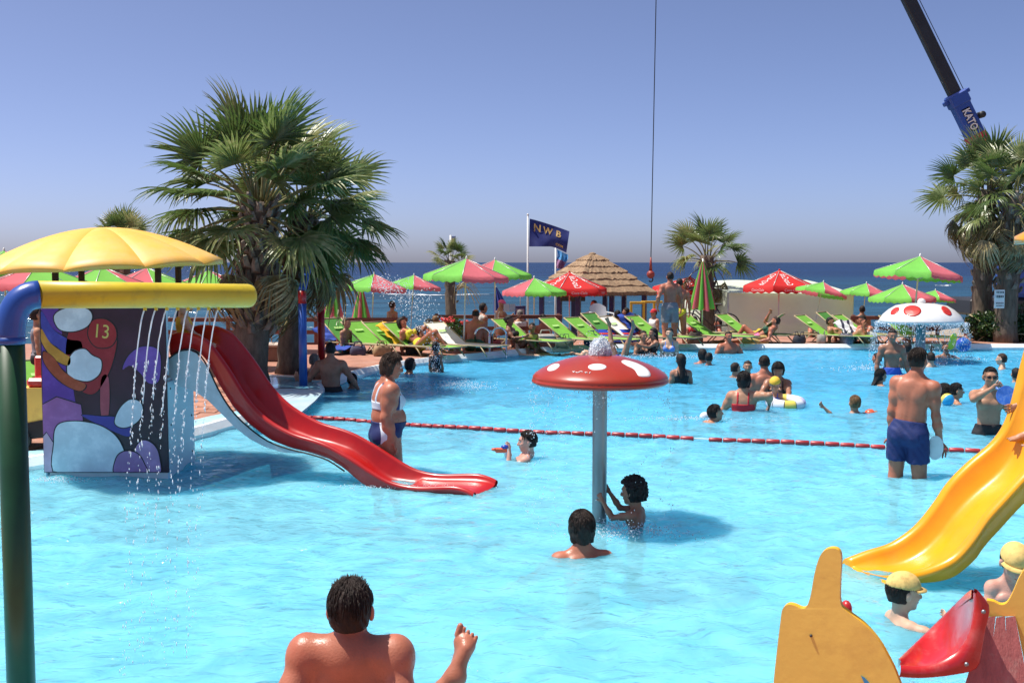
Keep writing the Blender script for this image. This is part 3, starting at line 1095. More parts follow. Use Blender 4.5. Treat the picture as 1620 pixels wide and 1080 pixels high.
# --- pool water: a real rippled surface, clear with a cyan tint, mirror-like at grazing angles
def water_mat(name, tint, body, bodyfac, scale, bumpd, reflect=0.75, rough=0.03, ani=(1, 1, 1), deep=None, detail=4, drange=(10.5, 19.0, 0.19), streak=False):
    m = bpy.data.materials.new(name)
    m.use_nodes = True
    nt = m.node_tree
    N, L = nt.nodes, nt.links
    N.clear()
    out = N.new('ShaderNodeOutputMaterial')
    tc = N.new('ShaderNodeTexCoord')
    mp = N.new('ShaderNodeMapping')
    mp.inputs['Scale'].default_value = ani
    L.new(tc.outputs['Object'], mp.inputs[0])
    n1 = N.new('ShaderNodeTexNoise')
    n1.inputs['Scale'].default_value = scale
    n1.inputs['Detail'].default_value = detail
    n1.inputs['Distortion'].default_value = 0.6
    L.new(mp.outputs[0], n1.inputs['Vector'])
    bp = N.new('ShaderNodeBump')
    bp.inputs['Strength'].default_value = 1.0
    bp.inputs['Distance'].default_value = bumpd
    L.new(n1.outputs['Fac'], bp.inputs['Height'])
    fr = N.new('ShaderNodeFresnel')
    fr.inputs['IOR'].default_value = 1.333
    L.new(bp.outputs[0], fr.inputs['Normal'])
    mu = N.new('ShaderNodeMath')
    mu.operation = 'MULTIPLY'
    mu.inputs[1].default_value = reflect
    L.new(fr.outputs[0], mu.inputs[0])
    gl = N.new('ShaderNodeBsdfGlossy')
    gl.inputs['Roughness'].default_value = rough
    L.new(bp.outputs[0], gl.inputs['Normal'])
    df = N.new('ShaderNodeBsdfDiffuse') if tint is None else N.new('ShaderNodeSubsurfaceScattering')
    if tint is not None:                      # sunlight spreads sideways through the body of the water
        df.falloff = 'BURLEY'
        df.inputs['Scale'].default_value = 0.55
        df.inputs['Radius'].default_value = (0.5, 0.9, 1.0)
    df.inputs['Color'].default_value = (*body, 1)
    if deep:                                  # deeper water past the float line is a deeper blue
        sp_ = N.new('ShaderNodeSeparateXYZ')
        L.new(tc.outputs['Object'], sp_.inputs[0])
        ma_ = N.new('ShaderNodeMath')
        ma_.operation = 'MULTIPLY_ADD'
        ma_.inputs[1].default_value = drange[2]
        L.new(sp_.outputs[0], ma_.inputs[0])
        L.new(sp_.outputs[1], ma_.inputs[2])
        md_ = N.new('ShaderNodeMapRange')
        md_.inputs['From Min'].default_value = drange[0]
        md_.inputs['From Max'].default_value = drange[1]
        L.new(ma_.outputs[0], md_.inputs['Value'])
        mc_ = N.new('ShaderNodeMix')
        mc_.data_type = 'RGBA'
        mc_.inputs[6].default_value = (*body, 1)
        mc_.inputs[7].default_value = (*deep, 1)
        L.new(md_.outputs[0], mc_.inputs[0])
        co_ = mc_.outputs[2]
        if streak:                            # wind streaks and swell lines
            mq = N.new('ShaderNodeMapping')
            mq.inputs['Scale'].default_value = (0.012, 0.10, 1)
            L.new(tc.outputs['Object'], mq.inputs[0])
            nq = N.new('ShaderNodeTexNoise')
            nq.inputs['Scale'].default_value = 1.0
            nq.inputs['Detail'].default_value = 6
            nq.inputs['Roughness'].default_value = 0.65
            L.new(mq.outputs[0], nq.inputs['Vector'])
            rq = N.new('ShaderNodeMapRange')
            rq.inputs['From Min'].default_value = 0.3
            rq.inputs['From Max'].default_value = 0.7
            rq.inputs['To Min'].default_value = 0.55
            rq.inputs['To Max'].default_value = 1.5
            L.new(nq.outputs['Fac'], rq.inputs['Value'])
            hq = N.new('ShaderNodeHueSaturation')
            L.new(co_, hq.inputs['Color'])
            L.new(rq.outputs[0], hq.inputs['Value'])
            co_ = hq.outputs[0]
        L.new(co_, df.inputs['Color'])
    L.new(bp.outputs[0], df.inputs['Normal'])
    if tint is not None:
        tr = N.new('ShaderNodeBsdfTransparent')
        tr.inputs['Color'].default_value = (*tint, 1)
        mx = N.new('ShaderNodeMixShader')
        n3 = N.new('ShaderNodeTexNoise')
        n3.inputs['Scale'].default_value = 2.2
        n3.inputs['Detail'].default_value = 5
        n3.inputs['Distortion'].default_value = 1.2
        L.new(tc.outputs['Object'], n3.inputs['Vector'])
        mr = N.new('ShaderNodeMapRange')
        mr.inputs['From Min'].default_value = 0.35
        mr.inputs['From Max'].default_value = 0.7
        mr.inputs['To Min'].default_value = bodyfac * 0.8
        mr.inputs['To Max'].default_value = bodyfac * 1.2
        L.new(n3.outputs['Fac'], mr.inputs['Value'])
        L.new(mr.outputs[0], mx.inputs[0])
        L.new(tr.outputs[0], mx.inputs[1])
        L.new(df.outputs[0], mx.inputs[2])
        base = mx.outputs[0]
    else:
        base = df.outputs[0]
    m2 = N.new('ShaderNodeMixShader')
    L.new(mu.outputs[0], m2.inputs[0])
    L.new(base, m2.inputs[1])
    L.new(gl.outputs[0], m2.inputs[2])
    L.new(m2.outputs[0], out.inputs[0])
    return m


wrng = np.random.RandomState(5)
def wave_sum(x, y, waves):
    h = 0
    for lam, amp, ang, ph in waves:
        k = 2 * PI / lam
        a = k * (x * math.cos(ang) + y * math.sin(ang)) + ph
        h = h + amp * (np.sin(a) + 0.28 * np.sin(2 * a + 1.1))
    return h


M_water = water_mat('pool_water', (0.55, 0.92, 1.0), (0.235, 0.665, 0.82), 0.62, 6.5, 0.07, reflect=0.5, rough=0.06, deep=(0.09, 0.48, 0.79), ani=(0.7, 1, 1), detail=2.4)
yr = [4.2]
while yr[-1] < 28.0:
    yr.append(yr[-1] + max(0.045, yr[-1] * 0.0062))
yr = np.array(yr)
xr = np.arange(-6.0, 16.0, 0.075)
gx, gy = np.meshgrid(xr, yr)
wx = gx + 0.25 * np.sin(gy * 1.7 + 0.6 * np.sin(gx * 0.9)) + 0.12 * np.sin(gy * 4.1 + gx)
wy = gy + 0.22 * np.sin(gx * 1.3 + 0.8 * np.sin(gy * 0.7)) + 0.10 * np.sin(gx * 3.7 - gy * 1.1)
waves = []
for lam, amp in ((1.6, 0.0035), (1.1, 0.0042), (0.83, 0.0046), (0.62, 0.0046), (0.47, 0.0044), (0.36, 0.004), (0.29, 0.0034), (0.23, 0.0028)):
    for _ in range(2):
        waves.append((lam * wrng.uniform(.85, 1.15), amp * wrng.uniform(.7, 1.1), wrng.uniform(0, 2 * PI), wrng.uniform(0, 6.28)))
gz = 1.0 * wave_sum(wx, wy, waves) * (0.75 + 0.35 * np.sin(gx * .8 + 1.3 * np.sin(gy * .5)))
for px_, py_, am_ in ((1430, 752, 1), (632, 752, .9), (1012, 846, 1), (920, 874, .8), (948, 828, 1), (835, 724, .7), (1565, 686, .8), (1185, 646, .8), (1430, 983, .9), (1440, 905, 1.2), (700, 785, 1.0), (1352, 652, .7), (1132, 666, .7), (1500, 638, .6), (200, 765, .8), (1077, 606, .6), (740, 1075, .8), (1412, 592, .8)):
    c_ = ON(px_, py_, 0)
    rr_ = np.hypot(gx - c_.x, gy - c_.y)
    gz = gz + 0.009 * am_ * np.sin(rr_ * 2 * PI / 0.19) * np.exp(-rr_ / 0.42)
pts = np.stack([gx, gy, gz], -1).reshape(-1, 3)
ny, nx = gx.shape
ii = (np.arange(ny - 1)[:, None] * nx + np.arange(nx - 1)[None, :]).ravel()
quads = np.stack([ii, ii + 1, ii + nx + 1, ii + nx], 1)
# keep the water inside the coping
ins = np.zeros(len(pts), bool)
lp = offset_loop(HOLE, 0.06)
for i in range(len(lp)):
    (x1, y1), (x2, y2) = lp[i], lp[(i + 1) % len(lp)]
    c = ((y1 > pts[:, 1]) != (y2 > pts[:, 1]))
    with np.errstate(divide='ignore', invalid='ignore'):
        xi = (x2 - x1) * (pts[:, 1] - y1) / (y2 - y1 + 1e-12) + x1
    ins ^= c & (pts[:, 0] < xi)
quads = quads[ins[quads].any(1)]
me = np_mesh('pool_water', pts, np.zeros((0, 3), int), quads)
me.materials.append(M_water)
tag(link('pool_water', me), kind='structure')

# --- lower terrace, beach and sea
mb = MB()
prof = [(26.0, -0.95), (33, -1.0), (40, -1.05), (42, -1.4), (46, -2.8), (80, -4.0)]
mb.grid([[(x, y + (min(16, max(0, (x - 11) * 1.3)) if y >= 40 else 0), z + 0.04 * math.sin(x * .7 + y)) for x in np.linspace(-120, 120, 61)] for y, z in prof])
tag(mb.build('beach', M_sand), kind='structure')
M_sea = water_mat('sea_water', None, (0.014, 0.070, 0.115), 0.0, 0.35, 1.6, reflect=0.22, rough=0.15, ani=(0.35, 1.0, 1), deep=(0.005, 0.026, 0.085), drange=(60, 420, 0.0), streak=True)
mb = MB()
ysea = [36, 48, 60, 75, 95, 130, 180, 260, 400, 700, 1400, 3000, 8000, 25000]
mb.grid([[(x * max(150, y * 1.3), y, -2.5) for x in np.linspace(-1, 1, 9)] for y in ysea])
tag(mb.build('sea', M_sea), kind='structure')
# breaking crests far out
M_foam = mat('sea_foam', (0.75, 0.78, 0.80), rough=0.9, var=0.2, scale=2.0, bump=0.6, bscale=3)
def foam_line(px0, px1, py, seed):
    r_ = random.Random(seed)
    a, b = ON(px0, py, -2.45), ON(px1, py, -2.45)
    mb = MB()
    rows = []
    for i in range(41):
        t = i / 40
        w = 0.4 * (0.25 + 1.6 * abs(math.sin(t * 9 + seed) * math.sin(t * 23 + 2 * seed))) * math.sin(PI * min(1, max(0.0, t))) ** 0.5
        c = a.lerp(b, t) + Vector((0, 2.0 * math.sin(t * 7 + seed), 0))
        rows.append([c + Vector((0, -w, 0)), c + Vector((0, -0.3 * w, 0.16 * w)), c + Vector((0, w, 0))])
    mb.grid(rows)
    return tag(mb.build('wave_crest', M_foam), kind='stuff')
tag(foam_line(600, 775, 466, 1), 'white breaking wave crest on the sea beyond the small palm', 'wave')
tag(foam_line(1484, 1508, 451.5, 2), 'short white wave crest on the sea left of the hedge palms', 'wave')

# --- terracotta pavers of the deck beside the small slide, one by one
me_pv = None
mb = MB()
mb.box((0, 0, 0), (0.385, 0.185, 0.03), bev=0.008)
me_pv = mb.mesh('paver', M_paver)
inner = offset_loop(HOLE, 0.48)


def inside(pt, loop):
    r_ = False
    for i in range(len(loop)):
        (x1, y1), (x2, y2) = loop[i], loop[(i + 1) % len(loop)]
        if (y1 > pt[1]) != (y2 > pt[1]) and pt[0] < (x2 - x1) * (pt[1] - y1) / (y2 - y1) + x1:
            r_ = not r_
    return r_


cnt = 0
for j in range(34):
    for i in range(14):
        x = -6.3 + i * 0.4 + (0.2 if j % 2 else 0)
        y = 11.2 + j * 0.2
        pq_ = proj((x, y, DZ))
        if cnt < 295 and not (pq_[0] > 395 and pq_[1] < 676) and all(not inside((x + dx, y + dy), inner) for dx in (-.22, .22) for dy in (-.1, .1)) and x < -2.9 - 0.0 and -0.52 * y < x < -0.20 * y:
            link('paver', me_pv, deck, (x + rnd.uniform(-.006, .006), y + rnd.uniform(-.005, .005), DZ + 0.001 + rnd.uniform(-.004, .003)), (rnd.uniform(-.01, .01), rnd.uniform(-.01, .01), rnd.uniform(-.02, .02)))
            cnt += 1

# ================================================================== water-play things
P_yel = dict(rough=0.32, var=0.10, scale=4, bump=0.06, bscale=60, coat=0.3)
M_yellow = mat('yellow_fibreglass', (0.82, 0.34, 0.004), **P_yel, stain=(0.55, 0.34, 0.06), stain_amt=0.35, stain_scale=3)
M_yroof = mat('faded_yellow_roof', (0.82, 0.45, 0.06), rough=0.5, var=0.08, scale=2, stain=(0.70, 0.50, 0.22), stain_amt=0.6, stain_scale=1.5)
M_ypipe = mat('yellow_pipe_paint', (0.66, 0.50, 0.02), rough=0.35, var=0.12, scale=3, stain=(0.30, 0.24, 0.04), stain_amt=0.5, stain_scale=9, stretch=(1, 1, 3))
M_bpipe = mat('blue_pipe_paint', (0.020, 0.075, 0.33), rough=0.3, var=0.15, scale=5, coat=0.2)
M_gpipe = mat('green_pipe_paint', (0.008, 0.055, 0.018), rough=0.35, var=0.25, scale=4)
M_red = mat('red_fibreglass', (0.44, 0.009, 0.007), rough=0.3, var=0.15, scale=3, coat=0.2, stain=(0.40, 0.05, 0.04), stain_amt=0.5, stain_scale=2)
M_black = mat('black_seam', (0.012, 0.012, 0.013), rough=0.6)
M_steel = mat('galvanised_steel', (0.26, 0.30, 0.32), rough=0.42, var=0.25, scale=5, metal=0.75, stretch=(1, 1, 0.3), stain=(0.24, 0.24, 0.23), stain_amt=0.5, stain_scale=6)
M_chrome = mat('polished_steel', (0.62, 0.66, 0.70), rough=0.14, var=0.08, metal=1.0)
M_white = mat('white_paint', (0.76, 0.76, 0.74), rough=0.45, var=0.05)

# --- arched shower pipe on the near side: green post, blue elbow, yellow arm
A0 = AT(16, 540, 5.0)
A1, A2 = AT(62, 466, 5.06), AT(399, 468, 5.95)
post_x, post_y = A0.x, A0.y
root = empty('shower_pipe', (post_x, post_y, -0.5), label='tall green, blue and yellow shower pipe arching over the pool', cat='water pipe')
PR = 0.0635
mb = MB()
zsplit = A0.z
mb.tube([(post_x, post_y, -0.5), (post_x, post_y, 0.5), (post_x, post_y, zsplit)], PR * 0.985, 24)
mb.build('post', M_gpipe, root)
arm = (A2 - A1).normalized()
el = []
for t in np.linspace(0, 1, 14):
    a = t * PI / 2
    c0, c1, c2 = Vector((post_x, post_y, zsplit)), Vector((post_x, post_y, A1.z)), A1
    el.append(c0 * (1 - t) ** 2 + c1 * 2 * t * (1 - t) + c2 * t * t)
mb = MB()
mb.tube(el, PR * 1.02, 24)
mb.tube([el[0] - Vector((0, 0, .012)), el[0] + Vector((0, 0, .02))], PR * 1.05, 24)
mb.build('elbow', M_bpipe, root)
mb = MB()
mb.tube([A1 - arm * 0.01, A1.lerp(A2, .5), A2 - arm * 0.03, A2 - arm * 0.012, A2, A2 + arm * 0.004], [PR, PR, PR, PR * .93, PR * .7, PR * .3], 24)
arm_o = mb.build('arm', M_ypipe, root)
JETS = []
for k in range(8):
    t = 0.455 + 0.052 * k
    p = A1.lerp(A2, t) - Vector((0, 0, PR))
    JETS.append(p)
    mb = MB()
    mb.tube([p + Vector((0, 0, .012)), p - Vector((0, 0, .012))], 0.009, 8)
    mb.build('nozzle', M_ypipe, arm_o)

# --- the small slide tower with its painted box, dome roof and red chute
TX0, TX1, TY0, TY1 = -4.60, -3.372, 10.75, 11.65
root = empty('slide_tower', ((TX0 + TX1) / 2, (TY0 + TY1) / 2, -0.5), label='small slide tower with painted box, yellow dome roof and red chute', cat='water slide')
M_tside = mat('pale_blue_panel', (0.52, 0.74, 0.84), rough=0.45, var=0.06, scale=2, stain=(0.3, 0.5, 0.6), stain_amt=0.4, stain_scale=2)
M_tskirt = mat('pale_grey_skirt', (0.52, 0.62, 0.66), rough=0.5, var=0.08, scale=3, stain=(0.32, 0.38, 0.40), stain_amt=0.5, stain_scale=4)
FT = 1.70
mb = MB()
mb.box(((TX0 + TX1) / 2, TY0 + 0.012, (FT + 0.04) / 2 - 0.0), (TX1 - TX0, 0.024, FT - 0.04), bev=0.006)
M_pan = mat('panel_maroon_print', (0.030, 0.008, 0.022), rough=0.35, var=0.5, scale=3)
panel = mb.build('front_panel', M_pan, root)
mb = MB()
mb.box(((TX0 + TX1) / 2 + 0.02, TY0 + 0.06, 0.0), (TX1 - TX0 - 0.05, 0.06, 0.2), bev=0.01)
mb.build('plinth', M_white, root)
mb = MB()
mb.box((TX1 - 0.012, (TY0 + TY1) / 2 + 0.014, 0.45), (0.024, TY1 - TY0 - 0.03, 0.96), bev=0.005)
sp = mb.build('side_panel', M_tside, root)
for zz in (0.12, 0.5, 0.86):
    for yy in (TY0 + 0.1, TY1 - 0.1):
        mb = MB()
        mb.sphere((TX1 + 0.002, yy, zz), 0.012, 8, 5, sc=(.5, 1, 1))
        mb.build('bolt', M_black, sp)
mb = MB()
mb.box((TX0 + 0.012, (TY0 + TY1) / 2 + 0.014, 0.45), (0.024, TY1 - TY0 - 0.03, 0.96), bev=0.005)
mb.build('side_panel', M_tside, root)
mb = MB()
mb.box(((TX0 + TX1) / 2, (TY0 + TY1) / 2 + 0.014, 0.94), (TX1 - TX0 - 0.056, TY1 - TY0 - 0.032, 0.04), bev=0.005)
mb.build('platform', M_tskirt, root)
mb = MB()
mb.box((TX1 - 0.02, TY0 + 0.052, FT / 2 + 0.5), (0.045, 0.045, FT - 1.0), bev=0.006)
mb.build('corner_trim', M_tside, root)
# printed shapes on the panel: plain colour fields and one painted patch of light, no figure
paint = {}
def pcol(n, c):
    return mat('print_' + n, c, rough=0.35, var=0.12, scale=5, stain=tuple(min(1, v * 1.5 + .04) for v in c), stain_amt=0.5, stain_scale=5)
SHAPES = [
    ('violet_band', (0.10, 0.035, 0.30), [(64, 487), (92, 487), (100, 540), (112, 590), (120, 640), (128, 668), (64, 672)], 0),
    ('mauve_field', (0.34, 0.12, 0.34), [(64, 640), (90, 628), (128, 640), (132, 670), (120, 752), (64, 751)], 1),
    ('lit_corner', (0.62, 0.42, 0.55), [(64, 690), (74, 684), (92, 712), (108, 752), (64, 752)], 2),  # lit triangle in the panel's lower left corner, put into the colour
    ('blue_sweep', (0.035, 0.055, 0.34), [(66, 492), (84, 520), (108, 536), (128, 540), (128, 556), (104, 560), (76, 540), (66, 520)], 1),
    ('ochre_sweep', (0.55, 0.26, 0.03), [(66, 520), (80, 542), (104, 560), (112, 566), (108, 578), (84, 566), (66, 540)], 2),
    ('crimson_disc', (0.30, 0.012, 0.022), [(112, 520), (140, 508), (168, 506), (182, 522), (184, 548), (172, 590), (150, 622), (126, 616), (110, 590), (104, 556)], 1),
    ('red_disc', (0.34, 0.015, 0.02), [(146, 508), (166, 505), (181, 516), (184, 534), (174, 548), (152, 548), (140, 530)], 2),
    ('white_cloud', (0.60, 0.68, 0.74), [(86, 500), (104, 488), (136, 488), (146, 500), (138, 516), (116, 524), (94, 520)], 2),
    ('pale_cloud', (0.62, 0.70, 0.76), [(108, 572), (118, 556), (134, 552), (146, 562), (160, 570), (158, 590), (142, 602), (122, 600), (108, 592)], 2),
    ('rust_wave', (0.34, 0.06, 0.02), [(70, 556), (86, 566), (100, 586), (120, 600), (136, 608), (128, 618), (106, 610), (84, 592), (70, 572)], 3),
    ('rose_streak', (0.36, 0.06, 0.09), [(160, 600), (172, 598), (172, 655), (160, 655)], 1),
    ('violet_crescent', (0.16, 0.07, 0.36), [(194, 584), (204, 562), (226, 548), (252, 556), (252, 600), (236, 606), (222, 590), (206, 578)], 1),
    ('blue_ribbon', (0.05, 0.04, 0.30), [(130, 656), (160, 658), (186, 660), (206, 674), (204, 690), (180, 682), (150, 668)], 2),
    ('white_dome', (0.62, 0.72, 0.78), [(92, 752), (86, 700), (92, 672), (120, 666), (156, 672), (182, 688), (196, 712), (198, 734), (190, 752)], 3),
    ('white_pebble', (0.62, 0.70, 0.76), [(182, 668), (190, 646), (206, 632), (222, 636), (226, 652), (216, 668), (196, 676)], 3),
    ('lilac_boulder', (0.40, 0.24, 0.46), [(212, 728), (216, 706), (228, 696), (244, 704), (252, 722), (252, 752), (214, 752)], 3),
    ('lilac_stone', (0.34, 0.18, 0.40), [(184, 752), (184, 726), (196, 714), (216, 716), (228, 732), (232, 752)], 4),
]
for nm, c, outl, lv in SHAPES:
    pl = spline(outl, 5, closed=True) if nm not in ('violet_band', 'mauve_field', 'lit_corner') else outl
    pp = []
    for x, y in pl:
        x, y = min(max(x, 64.8), 258), min(max(y, 486), 753)
        w = AT(x, y, TY0)
        pp.append((min(max(w.x, TX0 + .008), TX1 - .01), min(max(w.z, 0.05), FT - 0.01)))
    if lv:                                     # printed dark outline round each field
        gx_, gz_ = sum(p[0] for p in pp) / len(pp), sum(p[1] for p in pp) / len(pp)
        oo = []
        for x, z in pp:
            l_ = math.hypot(x - gx_, z - gz_) + 1e-6
            oo.append((min(max(x + (x - gx_) / l_ * .011, TX0 + .006), TX1 - .008), min(max(z + (z - gz_) / l_ * .011, .048), FT - .008)))
        mb = MB()
        mb.prism(oo, -0.0018 * (lv + 1) + .0008, fn=lambda x, y, d: (x, TY0 - 0.0004 + d, y))
        mb.build('printed_outline', M_black, panel)
    mb = MB()
    mb.prism(pp, -0.0018 * (lv + 1), fn=lambda x, y, d: (x, TY0 - 0.0004 + d, y))
    mb.build('painted_' + nm, pcol(nm, c), panel)
tv, tf = text2d('13')
c13 = AT(161, 525, TY0)
mb = MB()
mb.add([(c13.x + 0.17 * (x + y * 0.12), TY0 - 0.0095, c13.z + 0.19 * (y - x * 0.1)) for x, y in tv], tf)
mb.build('lettering', pcol('number', (0.62, 0.50, 0.12)), panel)
# dome roof of ten fibreglass gores on four posts
RC, RR = Vector((-4.13, 11.2, 2.05)), 1.145
roof_o = empty('roof', (0, 0, 0))
roof_o.parent = root
roof_o.location = RC - root.location
roof_o.rotation_euler = (R(1.0), R(-2.2), 0)
def gore(a0, a1, rr, hgt, bulge, mt, lip=0.055):
    mb = MB()
    rows = []
    for i in range(13):
        t = i / 12
        row = []
        for k in range(13):
            u = k / 12
            a = a0 + (a1 - a0) * u
            sc = math.sin(PI * u)
            r_ = rr * t * (1 + 0.030 * sc ** .6 * t)
            z = hgt * (1 - t ** 1.75) + bulge * sc ** .7 * t * (1 - 0.25 * t)
            row.append((r_ * math.cos(a), r_ * math.sin(a), z))
        rows.append(row)
    last = rows[-1]
    rows.append([(p[0] * 1.002, p[1] * 1.002, p[2] - lip * (0.35 + 0.65 * math.sin(PI * k / 12) ** .5)) for k, p in enumerate(last)])
    rows.append([(p[0] * .98, p[1] * .98, p[2] - lip * .4) for p in last])
    rows.append([(p[0] * .6, p[1] * .6, hgt * .55) for p in last])
    mb.grid(rows)
    return mb.mesh('gore', mt)
g_me = gore(-PI / 10, PI / 10, RR, 0.40, 0.055, M_yroof)
for k in range(10):
    link('gore', g_me, roof_o, rot=(0, 0, 2 * PI * k / 10 + 0.05))
M_dpost = mat('dark_post', (0.03, 0.026, 0.03), rough=0.5)
for x in (TX0 + 0.12, TX1 - 0.10):
    for y in (TY0 + 0.12, TY1 - 0.12):
        mb = MB()
        mb.tube([(x, y, 0.94), (x, y, 2.22)], 0.032, 10)
        mb.build('roof_post', M_dpost, root)


def interp(pts, x):
    for (x0, y0), (x1, y1) in zip(pts, pts[1:]):
        if x <= x1:
            t = (x - x0) / (x1 - x0)
            return y0 + (y1 - y0) * t
    return pts[-1][1]


def loft_chute(name, near, far, bott, material, parent, rim=0.028, depth=0.20):
    """open trough between two rim lines given as world points; bott: drop of the outer wall under the near rim"""
    rows = []
    for i, (a, b) in enumerate(zip(near, far)):
        ax = (b - a)
        ax.z = 0
        ax.normalize()
        up = Vector((0, 0, 1))
        d = depth[i] if hasattr(depth, '__len__') else depth
        bo = bott[i]
        m = (a + b) * .5
        lo = min(a.z, b.z)
        row = [a - up * bo + ax * 0.05, a - up * bo * 0.85 + ax * 0.005, a - up * bo * 0.4 - ax * 0.004, a - up * 0.03 - ax * rim * .6]
        for k in range(7):
            an = PI * (1 - k / 6)
            row.append(a + ax * (rim * (math.cos(an) + .3)) + up * (rim * (math.sin(an) - 0.6)))
        W = (b - a).length
        for t in (0.13, 0.2, 0.32, 0.5, 0.68, 0.8, 0.87):
            q = abs(t - .5) * 2
            dz = d * (1 - max(0, (q - 0.5) / 0.5) ** 2.2 * 0.9)
            row.append(a.lerp(b, t) - up * dz)
        for k in range(7):
            an = PI * (1 - k / 6)
            row.append(b + ax * (rim * (math.cos(an) - .3)) + up * (rim * (math.sin(an) - 0.6)))
        row += [b - up * 0.03 + ax * rim * .6, b - up * bo * 0.4 + ax * 0.004, b - up * bo * 0.85 - ax * 0.005, b - up * bo - ax * 0.05]
        rows.append(row)
    mb = MB()
    mb.grid(rows, closed=True)
    mb.f.append(tuple(range(len(rows[0]))))
    mb.sm.append(False); mb.mi.append(0)
    return mb.build(name, material, parent)


near_px = [(268, 531), (283, 527), (305, 529), (320, 535), (331, 543), (348, 565), (365, 590), (385, 623), (407, 650), (432, 670), (465, 687), (498, 697), (523, 707), (558, 727), (597, 752), (625, 765), (661, 771), (713, 770), (735, 774), (750, 781)]
bot_px = [(262, 570), (285, 555), (300, 553), (312, 558), (327, 577), (345, 615), (365, 647), (390, 673), (423, 697), (457, 710), (490, 718), (519, 728), (545, 745), (565, 764), (584, 776), (640, 783), (750, 788)]
smooth_near = spline(near_px, 4)
def Dn(px):
    return 10.98 - (px - 268) / (750 - 268) * 1.13
perp = Vector((0.30, 0.40, 0))
near, far, bott, dep = [], [], [], []
for px, py in smooth_near:
    a = AT(px, py, Dn(px))
    nb = AT(px, interp(bot_px, px), Dn(px))
    near.append(a)
    t = (px - 268) / 482
    far.append(a + Vector((0.10 + 0.10 * min(1, t * 3), 0.43, 0.03 + 0.02 * (1 - t))))
    bott.append(max(0.07, a.z - nb.z))
    dep.append(max(0.035, (a.z - nb.z) * (0.98 if t < .75 else 0.55)))
chute = loft_chute('chute', near, far, bott, M_red, root, rim=0.030, depth=dep)
# black seam under the chute and the pale skirt below it
mb = MB()
mb.tube([AT(px, py, Dn(px) - 0.012) for px, py in spline(bot_px[:13], 3)], 0.008, 6)
mb.build('seam', M_black, chute)
sk = [(263, 572), (272, 562), (285, 556), (300, 554), (311, 559), (326, 578), (344, 616), (364, 648), (389, 674), (422, 698), (456, 711), (480, 717), (450, 716), (420, 707), (395, 694), (372, 676), (352, 656), (330, 634), (310, 620), (290, 612), (263, 606)]
mb = MB()
mb.prism([(x, y) for x, y in sk], 0.04, fn=lambda x, y, d: AT(x, y, Dn(x) + 0.004 + d))
mb.build('skirt', M_tskirt, root)


def march_lathe(C, prof, px, py):
    """where the sight line of a pixel meets a lathe surface from outside"""
    d = ray(px, py)
    o = Vector((0, 0, CAMZ))
    zs = sorted([(z, r) for r, z in prof])
    def rad(z):
        if z <= zs[0][0]:
            return -1
        for (z0, r0), (z1, r1) in zip(zs, zs[1:]):
            if z <= z1:
                return r0 + (r1 - r0) * (z - z0) / max(1e-6, z1 - z0)
        return -1
    t0 = (C.y - 1.6) / d.y
    t1 = (C.y + 1.2) / d.y
    for i in range(900):
        t = t0 + (t1 - t0) * i / 900
        p = o + d * t
        if math.hypot(p.x - C.x, p.y - C.y) < rad(p.z - C.z):
            return p
    return None


def spot(C, prof, outl, name, material, parent, lift=0.004):
    cx, cy = sum(p[0] for p in outl) / len(outl), sum(p[1] for p in outl) / len(outl)
    rows = []
    for q in (0.02, 0.5, 0.8, 1.0):
        row = []
        for x, y in outl:
            p = march_lathe(C, prof, cx + (x - cx) * q, cy + (y - cy) * q)
            if p is None:
                return None
            v = Vector((p.x - C.x, p.y - C.y, 0)).normalized() * 0.5 + Vector((0, 0, 0.85))
            row.append(p + v * lift)
        rows.append(row)
    rows.append([p - Vector((0, 0, lift * 1.6)) for p in rows[-1]])
    mb = MB()
    mb.grid(rows, closed=True)
    return mb.build(name, material, parent)


# --- red mushroom fountain
MC = ON(948, 828, 0.0)
root = empty('mushroom_fountain', (MC.x, MC.y, -0.5), label='red mushroom fountain with white spots on a grey steel post', cat='fountain')
M_mush = mat('mushroom_red', (0.34, 0.030, 0.012), rough=0.3, var=0.15, scale=2.5, coat=0.2, stain=(0.30, 0.06, 0.03), stain_amt=0.5, stain_scale=3)
prof = [(0.0, 1.365), (0.10, 1.362), (0.20, 1.348), (0.30, 1.322), (0.40, 1.286), (0.47, 1.252), (0.515, 1.222), (0.537, 1.198), (0.540, 1.185)]
low = [(0.536, 1.172), (0.545, 1.168), (0.545, 1.150), (0.52, 1.135), (0.45, 1.14), (0.2, 1.155), (0.0, 1.16)]
mb = MB()
mb.lathe(prof + low, 64, (MC.x, MC.y, 0))
cap = mb.build('cap', M_mush, root)
def px_ell(cx, cy, rx, ry, rot=0, n=20):
    return [(cx + rx * math.cos(a) * math.cos(R(rot)) - ry * math.sin(a) * math.sin(R(rot)), cy + rx * math.cos(a) * math.sin(R(rot)) + ry * math.sin(a) * math.cos(R(rot))) for a in [2 * PI * k / n for k in range(n)]]
MCB = Vector((MC.x, MC.y, 0))
spot(MCB, prof, px_ell(896, 568.5, 18, 4.2, -13), 'spot', M_white, cap)
spot(MCB, prof, px_ell(876, 581, 10.5, 4.3, -22), 'spot', M_white, cap)
spot(MCB, prof, px_ell(945, 580.5, 14.5, 4.8, 0), 'spot', M_white, cap)
spot(MCB, prof, spline([(983, 572), (990, 570), (1008, 575), (1024, 584), (1029, 594), (1020, 596), (1010, 594), (1003, 584), (990, 577)], 4, closed=True), 'spot', M_white, cap)
